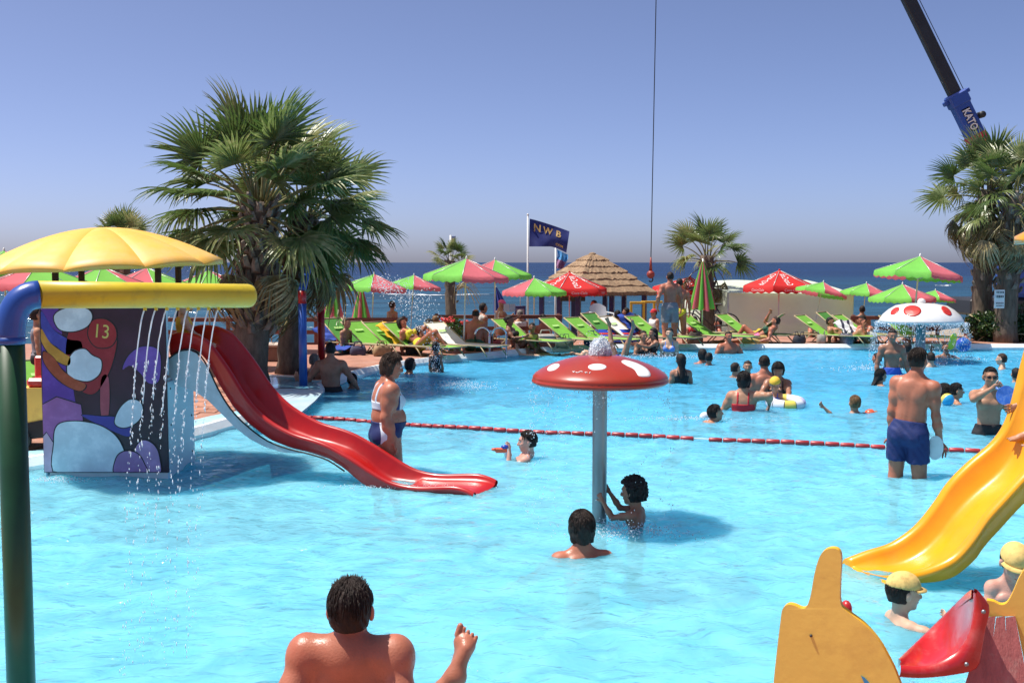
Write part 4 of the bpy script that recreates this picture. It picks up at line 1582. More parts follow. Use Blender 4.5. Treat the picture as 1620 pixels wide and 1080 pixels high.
for x0, x1, yy in ((906, 909, 588.5), (911, 922, 588.6), (925, 929, 589.5), (932, 934, 590)):
    ps = [march_lathe(MCB, prof, x, yy + 1.1 * math.sin(x * 2.3)) for x in np.linspace(x0, x1, 6)]
    if all(p is not None for p in ps):
        mb = MB()
        mb.tube([p + Vector((0, -0.002, 0.002)) for p in ps], 0.0035, 5)
        mb.build('painted_script', M_white, cap)
mb = MB()
mb.lathe([(0.058, -0.5), (0.058, 1.16)], 28, (MC.x, MC.y, 0))
mb.lathe([(0.09, -0.5), (0.09, -0.48), (0.06, -0.47)], 28, (MC.x, MC.y, 0))
mb.build('post', M_steel, root)
mb = MB()
mb.lathe([(0.075, 1.10), (0.075, 1.158)], 28, (MC.x, MC.y, 0))
mb.build('collar', M_steel, root)

# --- white mushroom fountain at the far right
WCp = AT(1457, 508, 23.4)
root = empty('mushroom_fountain', (WCp.x, WCp.y, -0.9), label='white mushroom fountain with red spots shedding a curtain of water', cat='fountain')
WCB = Vector((WCp.x, WCp.y, 0))
zr = WCp.z
wprof = [(0.0, zr + 0.385), (0.30, zr + 0.372), (0.52, zr + 0.33), (0.66, zr + 0.245), (0.775, zr + 0.14), (0.84, zr + 0.04), (0.855, zr)]
mb = MB()
mb.lathe(wprof + [(0.83, zr - 0.03), (0.75, zr - 0.02), (0.4, zr + 0.05), (0, zr + 0.06)], 48, WCB)
M_mwhite = mat('mushroom_white', (0.74, 0.73, 0.70), rough=0.3, var=0.06, coat=0.3)
cap = mb.build('cap', M_mwhite, root)
mb = MB()
mb.sphere(WCB + Vector((0, 0, zr + 0.41)), 0.085, 12, 8, sc=(1, 1, .9))
mb.build('finial', M_mwhite, root)
for o_ in (px_ell(1443.5, 492, 14, 8.5), px_ell(1416, 492, 8, 3.8, -36), px_ell(1497, 492, 10, 4.5, 40)):
    spot(WCB, wprof, o_, 'spot', mat('spot_red', (0.50, 0.03, 0.02), rough=0.35, var=0.15), cap, 0.012)
mb = MB()
mb.tube([WCB + Vector((0, 0, -0.9)), WCB + Vector((0, 0, zr + 0.05))], 0.10, 16)
mb.build('post', M_steel, root)

# --- big yellow slide on the right with its own dome roof (its tower stands outside the picture)
root = empty('yellow_slide', (4.5, 7.5, -0.5), label='big yellow water slide curving down into the pool', cat='water slide')
fpx = [(1337, 888), (1372, 874), (1410, 862), (1447, 836), (1477, 799), (1500, 765), (1530, 735), (1568, 703), (1592, 668), (1607, 620), (1622, 560), (1640, 500), (1662, 440)]
npx = [(1435, 908), (1470, 900), (1507, 882), (1536, 851), (1560, 817), (1586, 789), (1620, 752), (1665, 712), (1692, 676), (1712, 625), (1730, 565), (1752, 500), (1780, 430)]
fs_, ns_ = spline(fpx, 4), spline(npx, 4)
far = [AT(x, y, 7.55) for x, y in fs_]
near = [AT(x, y, 6.98) for x, y in ns_]
for f_, n_ in zip(far, near):
    m_ = (f_.z + n_.z) / 2
    f_.z, n_.z = f_.z * .8 + m_ * .2, n_.z * .8 + m_ * .2
L_ = len(near)
bott = [0.05 + 0.17 * min(1, i / 14) for i in range(L_)]
dep = [0.05 + 0.16 * min(1, i / 16) for i in range(L_)]
loft_chute('chute', near, far, bott, M_yellow, root, rim=0.042, depth=dep)
# apron: the flat lip that runs out under the water
mb = MB()
fa, na = far[0], near[0]
rows = []
for t in np.linspace(0, 1, 6):
    rows.append([Vector((fa.x + 0.03 - 0.18 * t, fa.y - 0.02, 0.02 - 0.10 * t)), Vector(((fa.x + na.x) / 2 - 0.22 * t, (fa.y + na.y) / 2, 0.0 - 0.11 * t)), Vector((na.x - 0.22 * t, na.y + 0.02, 0.03 - 0.12 * t))])
low_ = [[p - Vector((0, 0, 0.02)) for p in r_] for r_ in rows]
mb.grid(rows)
mb.grid(low_)
mb.build('apron', M_yellow, root)
mb = MB()
mb.box((4.75, 7.4, 1.62), (1.2, 1.1, 0.06), bev=0.01)
mb.build('platform', M_tskirt, root)
for x in (4.22, 5.28):
    for y in (6.93, 7.87):
        mb = MB()
        mb.tube([(x, y, -0.5), (x, y, 2.62)], 0.045, 12)
        mb.build('post', M_bpipe, root)
roof2 = empty('roof', (0, 0, 0))
roof2.parent = root
roof2.location = Vector((4.64, 7.4, 2.26)) - root.location
g2 = gore(-PI / 10, PI / 10, RR, 0.40, 0.030, M_yellow)
for k in range(10):
    link('gore', g2, roof2, rot=(0, 0, 2 * PI * k / 10 + 0.2))

# --- toddler slide in the near right corner: yellow shaped boards, red scoop, washed red planks
root = empty('toddler_slide', (1.75, 4.2, 0.12), label='toddler slide with yellow shaped boards, red scoop and faded red planks', cat='slide')
M_board = mat('yellow_board', (0.92, 0.63, 0.13), rough=0.45, var=0.08, scale=2.2, stain=(0.55, 0.28, 0.07), stain_amt=0.55, stain_scale=2.5, bump=0.1, bscale=30)
M_edge = mat('yellow_board_edge', (0.80, 0.44, 0.015), rough=0.45, var=0.1)
b_out = [(1222, 1200), (1223, 1095), (1229, 1030), (1235, 980), (1238, 963), (1246, 956), (1256, 957), (1268, 962), (1276, 959), (1282, 943), (1287, 915), (1292, 893), (1299, 876), (1309, 868), (1320, 867), (1328, 872), (1331, 886), (1329, 925), (1330, 955), (1342, 968), (1368, 988), (1390, 1013), (1407, 1042), (1420, 1070), (1432, 1110), (1438, 1200)]
b_s = spline(b_out, 4)
def Dboard(px):
    return 4.30 - (px - 1222) / 216 * 0.20
nv = Vector((0.42, 0.91, 0))
pl2 = [AT(x, y, Dboard(x)) for x, y in b_s]
mb = MB()
n_ = len(pl2)
trib = tessellate_polygon([[Vector((x, -y, 0)) for x, y in b_s]])
mb.add(pl2 + [p + nv * 0.034 for p in pl2], [tuple(f) for f in trib] + [tuple(i + n_ for i in f) for f in trib])
mb.cur = 1
mb.add(pl2 + [p + nv * 0.034 for p in pl2], [(i, (i + 1) % n_, (i + 1) % n_ + n_, i + n_) for i in range(n_)])
bo = mb.build('side_board', [M_board, M_edge], root)
mb = MB()
c_ = AT(1283, 1005, Dboard(1283) - 0.004)
mb.sphere(c_, 0.006, 8, 5)
mb.build('screw', M_dpost, bo)
mb = MB()
mb.prism([(1362, 1068), (1368, 1071), (1376, 1080), (1380, 1096), (1370, 1086)], -0.004, fn=lambda x, y, d: AT(x, y, Dboard(x) - 0.001 + d))
mb.build('painted_mark', mat('print_blue_mark', (0.05, 0.30, 0.55), rough=0.4), bo)
# the scoop: a moulded trough end, inner skin between the far rim and the curved front lip
rim_far = spline([(1424, 1046), (1464, 1007), (1501, 971), (1530, 943), (1540, 936)], 5)
lip = spline([(1424, 1052), (1455, 1054), (1483, 1048), (1510, 1034), (1527, 1016), (1536, 994), (1541, 964), (1541, 938)], 3)
def resample(pl, n):
    pl = [np.array(p) for p in pl]
    d = [0.0]
    for a, b in zip(pl, pl[1:]):
        d.append(d[-1] + np.linalg.norm(b - a))
    out = []
    for i in range(n):
        t = d[-1] * i / (n - 1)
        j = 0
        while j < len(d) - 2 and d[j + 1] < t:
            j += 1
        u = (t - d[j]) / max(1e-9, d[j + 1] - d[j])
        out.append(tuple(pl[j] * (1 - u) + pl[j + 1] * u))
    return out
N_ = 26
rf, lp_ = resample(rim_far, N_), resample(lip, N_)
outl_ = resample(spline([(1422, 1070), (1455, 1072), (1500, 1068), (1543, 1058), (1552, 1036), (1558, 1000), (1566, 962), (1556, 944), (1546, 932)], 4), N_)
rows = []
for i in range(N_):
    a = AT(*rf[i], 4.34 + 0.46 * math.sin(PI * i / (N_ - 1)) ** .6)
    b = AT(*lp_[i], 4.32)
    c = AT(*outl_[i], 4.30)
    row = [a - Vector((0, -0.02, .03)), a + Vector((0, 0.02, 0.004)), a + Vector((0, 0, .008)), a + Vector((0, -0.012, 0))]
    for t in (0.2, 0.4, 0.6, 0.8, 0.93):
        q = a.lerp(b, t)
        q = q + Vector((0, 0, -0.07 * math.sin(PI * t) * math.sin(PI * i / (N_ - 1))))
        row.append(q)
    row += [b + Vector((0, 0.008, 0)), b + Vector((0, -0.006, 0.003)), b.lerp(c, .3) + Vector((0, -0.012, 0)), b.lerp(c, .9) + Vector((0, -0.006, 0)), c, c + Vector((0, 0.03, -0.004)), c + Vector((0, 0.03 + 0.2 * math.sin(PI * i / (N_ - 1)) * (1 - i / N_), -0.02))]
    rows.append(row)
mb = MB()
mb.grid(rows)
M_scoop = mat('red_scoop', (0.48, 0.018, 0.020), rough=0.3, var=0.15, scale=6, coat=0.3, stain=(0.55, 0.20, 0.18), stain_amt=0.55, stain_scale=7)
so = mb.build('scoop', M_scoop, root)
for x, y in ((1556, 967), (1529, 1050)):
    mb = MB()
    mb.sphere(AT(x, y, 4.28), 0.009, 10, 6)
    mb.build('bolt', M_steel, so)
mb = MB()
mb.sphere(AT(1339, 962, 4.62), 0.030, 12, 8, sc=(.8, 1, 1.2))
mb.tube([AT(1339, 962, 4.62), AT(1341, 1090, 4.62)], 0.024, 10)
mb.build('handle', M_scoop, root)
M_wash = mat('washed_red_plank', (0.42, 0.13, 0.12), rough=0.7, var=0.2, scale=10, stretch=(4, 4, 0.4), stain=(0.50, 0.33, 0.28), stain_amt=0.8, stain_scale=9, bump=0.3, bscale=50)
for (xa, xb, xc, xd) in ((1560, 1575, 1552, 1508), (1576, 1590, 1592, 1553), (1591, 1606, 1632, 1593)):
    mb = MB()
    mb.prism([(xa, 976), (xb, 974), (xc + 6, 1140), (xd + 0, 1140)], 0.03, fn=lambda x, y, d: AT(x, y, 4.40 - (y - 976) / 164 * 0.12 + d))
    mb.build('plank', M_wash, root)
rb = spline([(1561, 949), (1572, 951), (1583, 956), (1593, 953), (1602, 938), (1612, 915), (1624, 897), (1640, 890), (1670, 890)], 4) + [(1670, 1140), (1640, 1140), (1606, 974), (1562, 975)]
pl2 = [AT(x, y, 4.46 - (x - 1561) / 109 * 0.10) for x, y in rb]
n_ = len(pl2)
trib = tessellate_polygon([[Vector((x, -y, 0)) for x, y in rb]])
mb = MB()
mb.add(pl2 + [p + nv * 0.034 for p in pl2], [tuple(f) for f in trib] + [tuple(i + n_ for i in f) for f in trib])
mb.cur = 1
mb.add(pl2 + [p + nv * 0.034 for p in pl2], [(i, (i + 1) % n_, (i + 1) % n_ + n_, i + n_) for i in range(n_)])
mb.build('side_board', [M_board, M_edge], root)

# --- red float line
rp = spline([(462, 658.5), (472, 659.5), (560, 664.5), (650, 671), (720, 676), (850, 682), (1000, 688.5), (1090, 692.5), (1200, 697), (1300, 702), (1430, 707.5), (1540, 713), (1640, 719), (1800, 728)], 10)
rw = [ON(x, y, 0.02) for x, y in rp]
for p in rw:
    p.z = 0.015
root = empty('float_line', tuple(rw[0]), label='line of red floats stretched across the pool', cat='float line')
mb = MB()
mb.tube(rw, 0.008, 6)
mb.build('rope', M_white, root)
mb = MB()
mb.lathe([(0.004, -0.078), (0.024, -0.076), (0.031, -0.066), (0.031, 0.066), (0.024, 0.076), (0.004, 0.078)], 14)
M_float = mat('float_red', (0.36, 0.030, 0.035), rough=0.35, var=0.2, scale=8, objrand=0.2)
fl = mb.mesh('float', M_float)
d = [0.0]
for a, b in zip(rw, rw[1:]):
    d.append(d[-1] + (b - a).length)
s_ = 0.1
j = 0
while s_ < d[-1] - 0.1:
    while d[j + 1] < s_:
        j += 1
    t = (s_ - d[j]) / (d[j + 1] - d[j])
    p = rw[j].lerp(rw[j + 1], t)
    dv = (rw[j + 1] - rw[j]).normalized()
    px = proj(p)[0]
    if not (1071 < px < 1087 or 1109 < px < 1118 or 1420 < px < 1440 and False):
        o = link('float', fl, root, p - rw[0] + Vector((0, 0, 0.008 * math.sin(s_ * 3))))
        o.rotation_euler = dv.to_track_quat('Z', 'Y').to_euler()
    s_ += 0.166

# --- spray arch in the shade of the palm: blue leg, red leg
p1, p2 = ON(480, 612, DZ), ON(509, 588, DZ)
root = empty('spray_arch', tuple(p1), label='spray arch with one blue and one red post beneath the palm', cat='water pipe')
zt = 1.62
mb = MB()
mb.tube([p1, (p1.x, p1.y, zt - 0.17)], 0.066, 16)
mb.build('post', M_bpipe, root)
M_rpipe = mat('red_pipe_paint', (0.40, 0.012, 0.015), rough=0.32, var=0.15)
mb = MB()
mb.tube([(p1.x, p1.y, zt - 0.17), (p1.x, p1.y, zt + 0.03)], 0.067, 16)
mb.build('post_sleeve', M_rpipe, root)
mb = MB()
mb.tube([(p2.x, p2.y, DZ), (p2.x, p2.y, zt - 0.04)], 0.066, 16)
mb.build('post', M_rpipe, root)
mb = MB()
arc = [Vector((p1.x, p1.y, zt + .03)).lerp(Vector((p2.x, p2.y, zt - .04)), t) + Vector((0, 0, 0.45 * math.sin(PI * t))) for t in np.linspace(0, 1, 13)]
mb.tube(arc, 0.064, 14)
mb.build('arch', M_bpipe, root)

# --- steel pool ladder
for k, (xa, xb) in enumerate(((752, 775), (778, 801))):
    pass
root = empty('pool_ladder', tuple(ON(776, 566, DZ)), label='polished steel pool ladder with two hooped handrails', cat='ladder')
for xa, xb in ((752, 774.5), (778.5, 801)):
    pa, pb = AT(xa, 560, 24.6), AT(xb, 560, 24.3)
    zt_ = AT(760, 518, 24.5).z
    pts_ = [Vector((pa.x, pa.y, DZ)), Vector((pa.x, pa.y, zt_ - 0.2))]
    c_ = (pa + pb) / 2
    for t in np.linspace(0, PI, 11):
        pts_.append(Vector((c_.x - math.cos(t) * (pb.x - pa.x) / 2, c_.y, zt_ - 0.17 + 0.17 * math.sin(t))))
    pts_ += [Vector((pb.x, pb.y, zt_ - 0.2)), Vector((pb.x, pb.y, -0.6))]
    mb = MB()
    mb.tube(pts_, 0.024, 10)
    hr_ = mb.build('handrail', M_chrome, root)
    mb = MB()
    z_ = AT(760, 548, 24.5).z
    mb.box(((pa.x + pb.x) / 2, (pa.y + pb.y) / 2, z_), (abs(pb.x - pa.x) - 0.03, 0.08, 0.03), bev=0.006)
    mb.build('rung', M_chrome, root)

# ================================================================== parasols
M_lime = mat('lime_canvas', (0.22, 0.66, 0.10), rough=0.8, var=0.06, scale=2, transl=0.42)
M_pink = mat('pink_canvas', (0.72, 0.16, 0.20), rough=0.8, var=0.06, scale=2, transl=0.42)
M_redc = mat('red_canvas', (0.68, 0.022, 0.020), rough=0.75, var=0.08, scale=2, transl=0.35)
M_pole = mat('pale_pole', (0.60, 0.60, 0.56), rough=0.35, var=0.08, metal=0.3)
M_letter = mat('white_print', (0.78, 0.74, 0.72), rough=0.7, var=0.05)


def parasol_panel(n, rr, drop, val, material, sag=0.02):
    """one wedge of a parasol: apex at the origin, rim at -drop, with a hanging valance"""
    mb = MB()
    a = PI / n
    rows = []
    for i in range(9):
        t = i / 8
        row = []
        for k in range(9):
            u = -1 + 2 * k / 8
            x = rr * t * math.cos(a)
            y = rr * t * math.sin(a) * u
            z = -drop * (t ** 0.92) - sag * (1 - u * u) * t * 1.2
            row.append((x, y, z))
        rows.append(row)
    last = rows[-1]
    rows.append([(p[0] * 1.01, p[1] * 1.01, p[2] - val * (0.75 + 0.25 * abs(math.sin(k * PI / 2)))) for k, p in enumerate(last)])
    mb.grid(rows)
    return mb.mesh('canopy_panel', material)


def make_parasol(rr=0.98, drop=0.40, val=0.13):
    P = Proto('striped_parasol', 'parasol', 'lime and pink parasols round the pool')
    H = 2.25
    mb = MB(); mb.tube([(0, 0, -0.9), (0, 0, H - 0.03)], 0.019, 8)
    P.part('pole', mb.mesh('pole', M_pole))
    mb = MB(); mb.lathe([(0.0, 0.09), (0.03, 0.085), (0.04, 0.05), (0.17, 0.03), (0.19, 0.0)], 16)
    P.part('base', mb.mesh('base', mat('parasol_base', (0.10, 0.20, 0.34), rough=0.5)))
    mb = MB(); mb.lathe([(0.022, H - 0.02), (0.022, H + 0.03), (0.01, H + 0.055), (0.0, H + 0.06)], 8)
    P.part('tip', mb.mesh('tip', M_white))
    pl, pp = parasol_panel(8, rr, drop, val, M_lime), parasol_panel(8, rr, drop, val, M_pink)
    mb = MB(); mb.tube([(0.02, 0, -0.02), (rr * .97, 0, -drop * .96)], 0.007, 5); mb.tube([(0.03, 0, -0.52), (rr * .55, 0, -drop * .55)], 0.006, 5)
    rib = mb.mesh('rib', M_pole)
    for k in range(8):
        P.part('canopy_panel', pl if (k // 2) % 2 == 0 else pp, loc=(0, 0, H), rot=(0, 0, 2 * PI * k / 8))
        P.part('rib', rib, loc=(0, 0, H), rot=(0, 0, 2 * PI * (k + .5) / 8))
    return P


PAR = make_parasol()
GRP_P = 'lime and pink parasols round the pool'
def par(px, py, D, rot, label, scale=1.0, rx=0.0, ry=0.0):
    a = AT(px, py, D)
    M_ = Matrix.Rotation(R(ry), 3, 'Y') @ Matrix.Rotation(R(rx), 3, 'X')
    off = Vector((0, 0, 2.29 * scale))
    off = Matrix.Rotation(R(ry), 3, 'Y') @ (Matrix.Rotation(R(rx), 3, 'X') @ off)
    return PAR.spawn(a - off, 0, label, R(rx), R(ry), scale)


def par(px, py, D, rot, label, scale=1.0, tilt=0.0, taz=0.0, base=False):
    """apex seen at the pixel; tilt degrees towards azimuth taz"""
    a = AT(px, py, D)
    q = Matrix.Rotation(R(taz), 3, 'Z') @ Matrix.Rotation(R(tilt), 3, 'Y') @ Matrix.Rotation(R(-taz), 3, 'Z') @ Matrix.Rotation(R(rot), 3, 'Z')
    r_ = PAR.spawn(a - q @ Vector((0, 0, 2.29 * scale)), 0, label, 0, 0, scale, skip=() if base else ('base',))
    r_.rotation_euler = q.to_euler()
    return r_


par(738, 406, 24.6, 20, 'large lime and pink parasol right behind the pool ladder', 0.97, 2, 0, True)
par(783, 408, 27.5, 108, 'parasol half hidden to the right of the one by the ladder', 0.93)
par(845, 437, 30.0, 96, 'low lime and pink parasol tucked behind the red parasol by the gazebo', 0.92)
par(655, 433, 28.5, 28, 'lime parasol with pink side next to the gap left of the ladder', 0.72, 4, 20)
par(592, 431, 27.0, 25, 'parasol with pink top showing behind the lowest palm fronds', 0.82, 3, 10)
par(1303, 444, 31.0, 14, 'parasol leaning in front of the white tent corner', 0.72, 12, 20)
par(1371, 446, 34.5, 14, 'small parasol against the sea right of the white tent', 0.78, 5, 0)
par(1456, 402, 27.0, 18, 'tallest parasol above the white mushroom fountain', 1.08, 5, 20)
par(1428, 447, 30.0, 18, 'shaded parasol just left of the white mushroom finial', 0.92)
par(1480, 457, 32.5, 14, 'small parasol low behind the white mushroom, right side', 0.62, 6, 30)
par(6, 393, 20.0, -110, 'parasol peeping out above the yellow dome at the picture edge', 0.85)
par(60, 412, 17.5, -60, 'parasol whose pink rim shows under the yellow dome', 0.80)
par(160, 418, 18.5, -100, 'lime parasol seen between yellow dome and yellow pipe', 0.80)
par(232, 420, 19.5, -40, 'pink sided parasol behind the yellow pipe arm', 0.80)
par(330, 424, 20.5, -110, 'parasol behind the yellow pipe end beside the palm trunk', 0.85)
par(428, 424, 24.5, -60, 'parasol glimpsed between the two left palm trunks', 0.80)

# --- red parasols with white script
def red_parasol(px, py, D, rot, label, scale=1.0, tilt=0.0, taz=0.0, H=2.5, material=None):
    a = AT(px, py, D)
    rr, drop, val, n = 1.15, 0.48, 0.20, 6
    q = Matrix.Rotation(R(taz), 3, 'Z') @ Matrix.Rotation(R(tilt), 3, 'Y') @ Matrix.Rotation(R(-taz), 3, 'Z') @ Matrix.Rotation(R(rot), 3, 'Z')
    r_ = empty('red_parasol', a - q @ Vector((0, 0, H * scale)), 0, label, 'parasol', 'red parasols by the beach')
    r_.rotation_euler = q.to_euler()
    r_.scale = (scale,) * 3
    if 'rp' not in RP:
        RP['rp'] = parasol_panel(n, rr, drop, val, M_redc, 0.03)
        mb = MB(); mb.tube([(0.02, 0, -0.02), (rr * .97, 0, -drop * .96)], 0.009, 5); mb.tube([(0.03, 0, -0.6), (rr * .55, 0, -drop * .55)], 0.008, 5)
        RP['rib'] = mb.mesh('rib', M_pole)
        tv, tf = text2d('Coca-Cola', 0.25)
        ca, sa = math.cos(PI / n), math.sin(PI / n)
        mb = MB()
        def on_panel(s_, w_):
            x = rr * s_ * ca
            return (x, w_, -drop * s_ ** .92 - 0.03 * 1.2 * (1 - (w_ / (rr * s_ * sa + 1e-6)) ** 2) * s_ + 0.012)
        mb.add([on_panel(0.62 + y * 0.26, -x * 0.13) for x, y in tv], tf)
        mb2 = MB()
        mb2.add([(rr * ca * 1.012 + 0.012, x * 0.11, -drop - 0.03 - 0.09 + y * 0.11) for x, y in tv], tf)
        RP['l1'] = mb.mesh('lettering', M_letter)
        RP['l2'] = mb2.mesh('lettering', M_letter)
        tv2 = [( x, y) for x, y in tv]
        mb3 = MB()
        mb3.add([on_panel(0.55 + x * 0.155, -y * 0.30 * (1.0)) for x, y in tv2], tf)
        RP['l3'] = mb3.mesh('lettering', M_letter)
        mb4 = MB()
        mb4.add([on_panel(0.58 - x * 0.155, y * 0.30) for x, y in tv2], tf)
        RP['l4'] = mb4.mesh('lettering', M_letter)
    mb = MB(); mb.tube([(0, 0, -0.3), (0, 0, H - 0.03)], 0.021, 8)
    link('pole', mb.mesh('pole', M_pole), r_)
    mb = MB(); mb.sphere((0, 0, H), 0.035, 8, 6)
    link('tip', mb.mesh('tip', M_redc), r_)
    for k in range(n):
        p_ = link('canopy_panel', RP['rp'], r_, (0, 0, H), (0, 0, 2 * PI * k / n))
        link('rib', RP['rib'], r_, (0, 0, H), (0, 0, 2 * PI * (k + .5) / n))
        link('lettering', RP['l3'] if k % 2 else RP['l4'], p_)
        link('lettering', RP['l2'], p_)
    return r_


RP = {}
red_parasol(901, 430, 34.0, 13 - 90, 'bright red parasol with white script before the thatched gazebo', 1.04)
red_parasol(1092, 437, 36.5, -102, 'darker red parasol partly behind the closed parasol and standing men', 1.02, 7, 0)
red_parasol(1233, 427, 33.5, 8 - 90, 'bright red parasol with white script before the white tent', 0.98)


def closed_parasol(px, ytop, ybot, D, rbot, label, cols=None, tilt=0, pole_to=None, fold=8, ground=DZ, pole=True):
    a, b = AT(px, ytop, D), AT(px, ybot, D)
    hh = a.z - b.z
    r_ = empty('closed_parasol', (a.x, a.y, ground), 0, label, 'parasol', 'parasols folded shut')
    r_.rotation_euler = (0, R(tilt), 0.3)
    za = a.z - ground
    cols = cols or (M_lime, M_pink)
    for k in range(fold):
        mb = MB()
        rows = []
        for i in range(11):
            t = i / 10
            rb = 0.022 + (rbot - 0.022) * t ** 0.9
            row = []
            for j in range(7):
                u = j / 6
                an = 2 * PI * (k + u) / fold
                rad = rb * (0.62 + 0.5 * math.sin(PI * u))
                zz = za - hh * t - (0.05 * math.sin(PI * u) + 0.03 * math.sin(k * 2.1)) * t * t
                row.append((rad * math.cos(an), rad * math.sin(an), zz))
            rows.append(row)
        mb.grid(rows)
        link('canopy_panel', mb.mesh('canopy_panel', cols[k % 2]), r_)
    mb = MB(); mb.tube([(0, 0, 0), (0, 0, za + 0.06)], 0.02, 8)
    link('pole', mb.mesh('pole', M_pole), r_)
    return r_


closed_parasol(1112, 413, 487, 27.6, 0.31, 'folded lime and pink parasol standing before the white tent', fold=10)
closed_parasol(571, 452, 510, 29.5, 0.27, 'folded parasol standing between the palm fronds and wooden rail')
closed_parasol(527, 446, 500, 30.5, 0.27, 'folded parasol hidden behind palm fronds near the red post')
closed_parasol(800, 452, 489, 33.0, 0.22, 'folded navy blue parasol behind the reader in the pink cap', cols=(mat('navy_canvas', (0.02, 0.035, 0.20), rough=0.8), mat('navy_canvas2', (0.03, 0.05, 0.26), rough=0.8)), tilt=-14)

# ================================================================== sun loungers
M_sling = mat('lime_sling', (0.24, 0.58, 0.07), rough=0.7, var=0.08, scale=3, transl=0.25, stain=(0.30, 0.55, 0.16), stain_amt=0.4, stain_scale=3)
M_slingd = mat('green_sling', (0.10, 0.34, 0.06), rough=0.7, var=0.10, scale=3, transl=0.2)
M_frame = mat('beige_frame', (0.36, 0.29, 0.16), rough=0.5, var=0.12)


def make_lounger(sling, ang=33):
    Z = 0.21
    P = Proto('sun_lounger', 'sun lounger', 'sun loungers round the pool')
    W = 0.60
    mb = MB()
    rows = [[(x, y, Z - 0.025 * math.sin(PI * (y / 1.2)) * (1 - (2 * x / W) ** 2)) for x in np.linspace(-W / 2, W / 2, 5)] for y in np.linspace(0, 1.2, 7)]
    mb.grid(rows)
    mb.grid([[(p[0], p[1], p[2] - 0.012) for p in r_] for r_ in rows])
    P.part('seat', mb.mesh('seat', sling))
    ca, sa = math.cos(R(ang)), math.sin(R(ang))
    mb = MB()
    rows = [[(x, 1.21 + t * ca + sa * 0.03 * math.sin(PI * t / .8) * (1 - (2 * x / W) ** 2), Z + t * sa - ca * 0.03 * math.sin(PI * t / .8) * (1 - (2 * x / W) ** 2)) for x in np.linspace(-W / 2, W / 2, 5)] for t in np.linspace(0, 0.8, 6)]
    mb.grid(rows)
    mb.grid([[(p[0], p[1] + 0.008, p[2] - 0.010) for p in r_] for r_ in rows])
    bi = P.part('backrest', mb.mesh('backrest', sling))
    # faint printed emblem on the sling
    mb = MB()
    for (cx, cy, w, hgt) in ((0.0, 0.50, 0.24, 0.06),):
        mb.add([(cx + sx * w / 2, 1.21 + (cy + sy * hgt / 2) * ca - sa * 0.004, Z + (cy + sy * hgt / 2) * sa + ca * 0.004) for sx, sy in ((-1, -1), (1, -1), (1, 1), (-1, 1))], [(0, 1, 2, 3)])
    P.part('print', mb.mesh('print', mat('faded_print', (0.42, 0.66, Z), rough=0.8)), under=bi)
    for sx in (-1, 1):
        mb = MB()
        mb.tube([(sx * W / 2, -0.04, Z), (sx * W / 2, 1.9, Z)], 0.016, 7)
        P.part('rail', mb.mesh('rail', M_frame))
        mb = MB()
        mb.tube([(sx * W / 2, 1.20, Z), (sx * W / 2, 1.21 + 0.83 * ca, Z + 0.83 * sa)], 0.016, 7)
        P.part('back_rail', mb.mesh('back_rail', M_frame))
        for y0, y1 in ((0.25, 0.05), (1.45, 1.70)):
            mb = MB()
            mb.tube([(sx * W / 2, y0, Z), (sx * (W / 2 + 0.02), y1, 0.0)], 0.015, 7)
            P.part('leg', mb.mesh('leg', M_frame))
    mb = MB(); mb.tube([(-W / 2, 1.21 + .82 * ca, Z + .82 * sa), (W / 2, 1.21 + .82 * ca, Z + .82 * sa)], 0.015, 7)
    P.part('top_rail', mb.mesh('top_rail', M_frame))
    mb = MB(); mb.tube([(-W / 2, -.04, Z), (W / 2, -.04, Z)], 0.015, 7)
    P.part('foot_rail', mb.mesh('foot_rail', M_frame))
    return P, 1.21 + 0.8 * ca, Z + 0.8 * sa


LOU = {'l': make_lounger(M_sling), 'd': make_lounger(M_slingd, 38), 'w': make_lounger(mat('white_sling', (0.78, 0.76, 0.68), rough=0.8, var=0.06), 32)}


def lounger(px, D, rz, label, kind='l', ground=DZ):
    P, yt, zt = LOU[kind]
    a = AT(px, 500, D)
    q = Matrix.Rotation(R(rz), 3, 'Z') @ Vector((0, yt, 0))
    r_ = P.spawn((a.x - q.x, a.y - q.y, ground), R(rz), label)
    return r_


lounger(524, 25.0, 50, 'dark green sun lounger behind the red post', 'd')
lounger(556, 24.8, 50, 'lime sun lounger that the boy in turquoise shorts sits on')
lounger(590, 24.5, 50, 'lime sun lounger between the boy and the yellow towel')
lounger(622, 24.3, 50, 'lime sun lounger with a yellow towel over its back')
lounger(687, 24.6, 50, 'white covered sun lounger left of the flower bed', 'w')
lounger(792, 26.0, 50, 'lime sun lounger showing between the ladder handrails')
lounger(866, 26.4, 50, 'bright lime sun lounger right of the child on the deck')
lounger(905, 26.6, 50, 'second bright lime sun lounger, behind the mushroom fountain foam')
lounger(931, 27.6, 50, 'duller green sun lounger beside the second bright lime one', 'd')
lounger(958, 27.4, 50, 'sun lounger with white towel behind the mushroom fountain', 'w')
lounger(1000, 27.3, 50, 'lime sun lounger under the blue cushions')
lounger(1083, 27.6, 50, 'lime sun lounger right of the standing man in grey shorts')
lounger(1142, 28.2, 50, 'lime sun lounger beside the bicycle')
lounger(1238, 27.2, -112, 'dark green sun lounger the woman in pink bottoms leans against', 'd')
lounger(1266, 27.7, 50, 'green sun lounger right behind the reclining woman')
lounger(1300, 28.2, 50, 'green sun lounger between the reclining woman and the man with raised knees', 'd')
lounger(1325, 27.9, 50, 'lime sun lounger of the man with raised knees')
lounger(1403, 27.6, 35, 'pale green sun lounger behind the curtain of falling water')
lounger(1538, 28.2, 60, 'lime sun lounger tipped up beside the hedge')
lounger(52, 15.0, 40, 'green sun lounger behind the green pipe post')
lounger(-10, 16.0, 40, 'green sun lounger cut off by the picture edge')

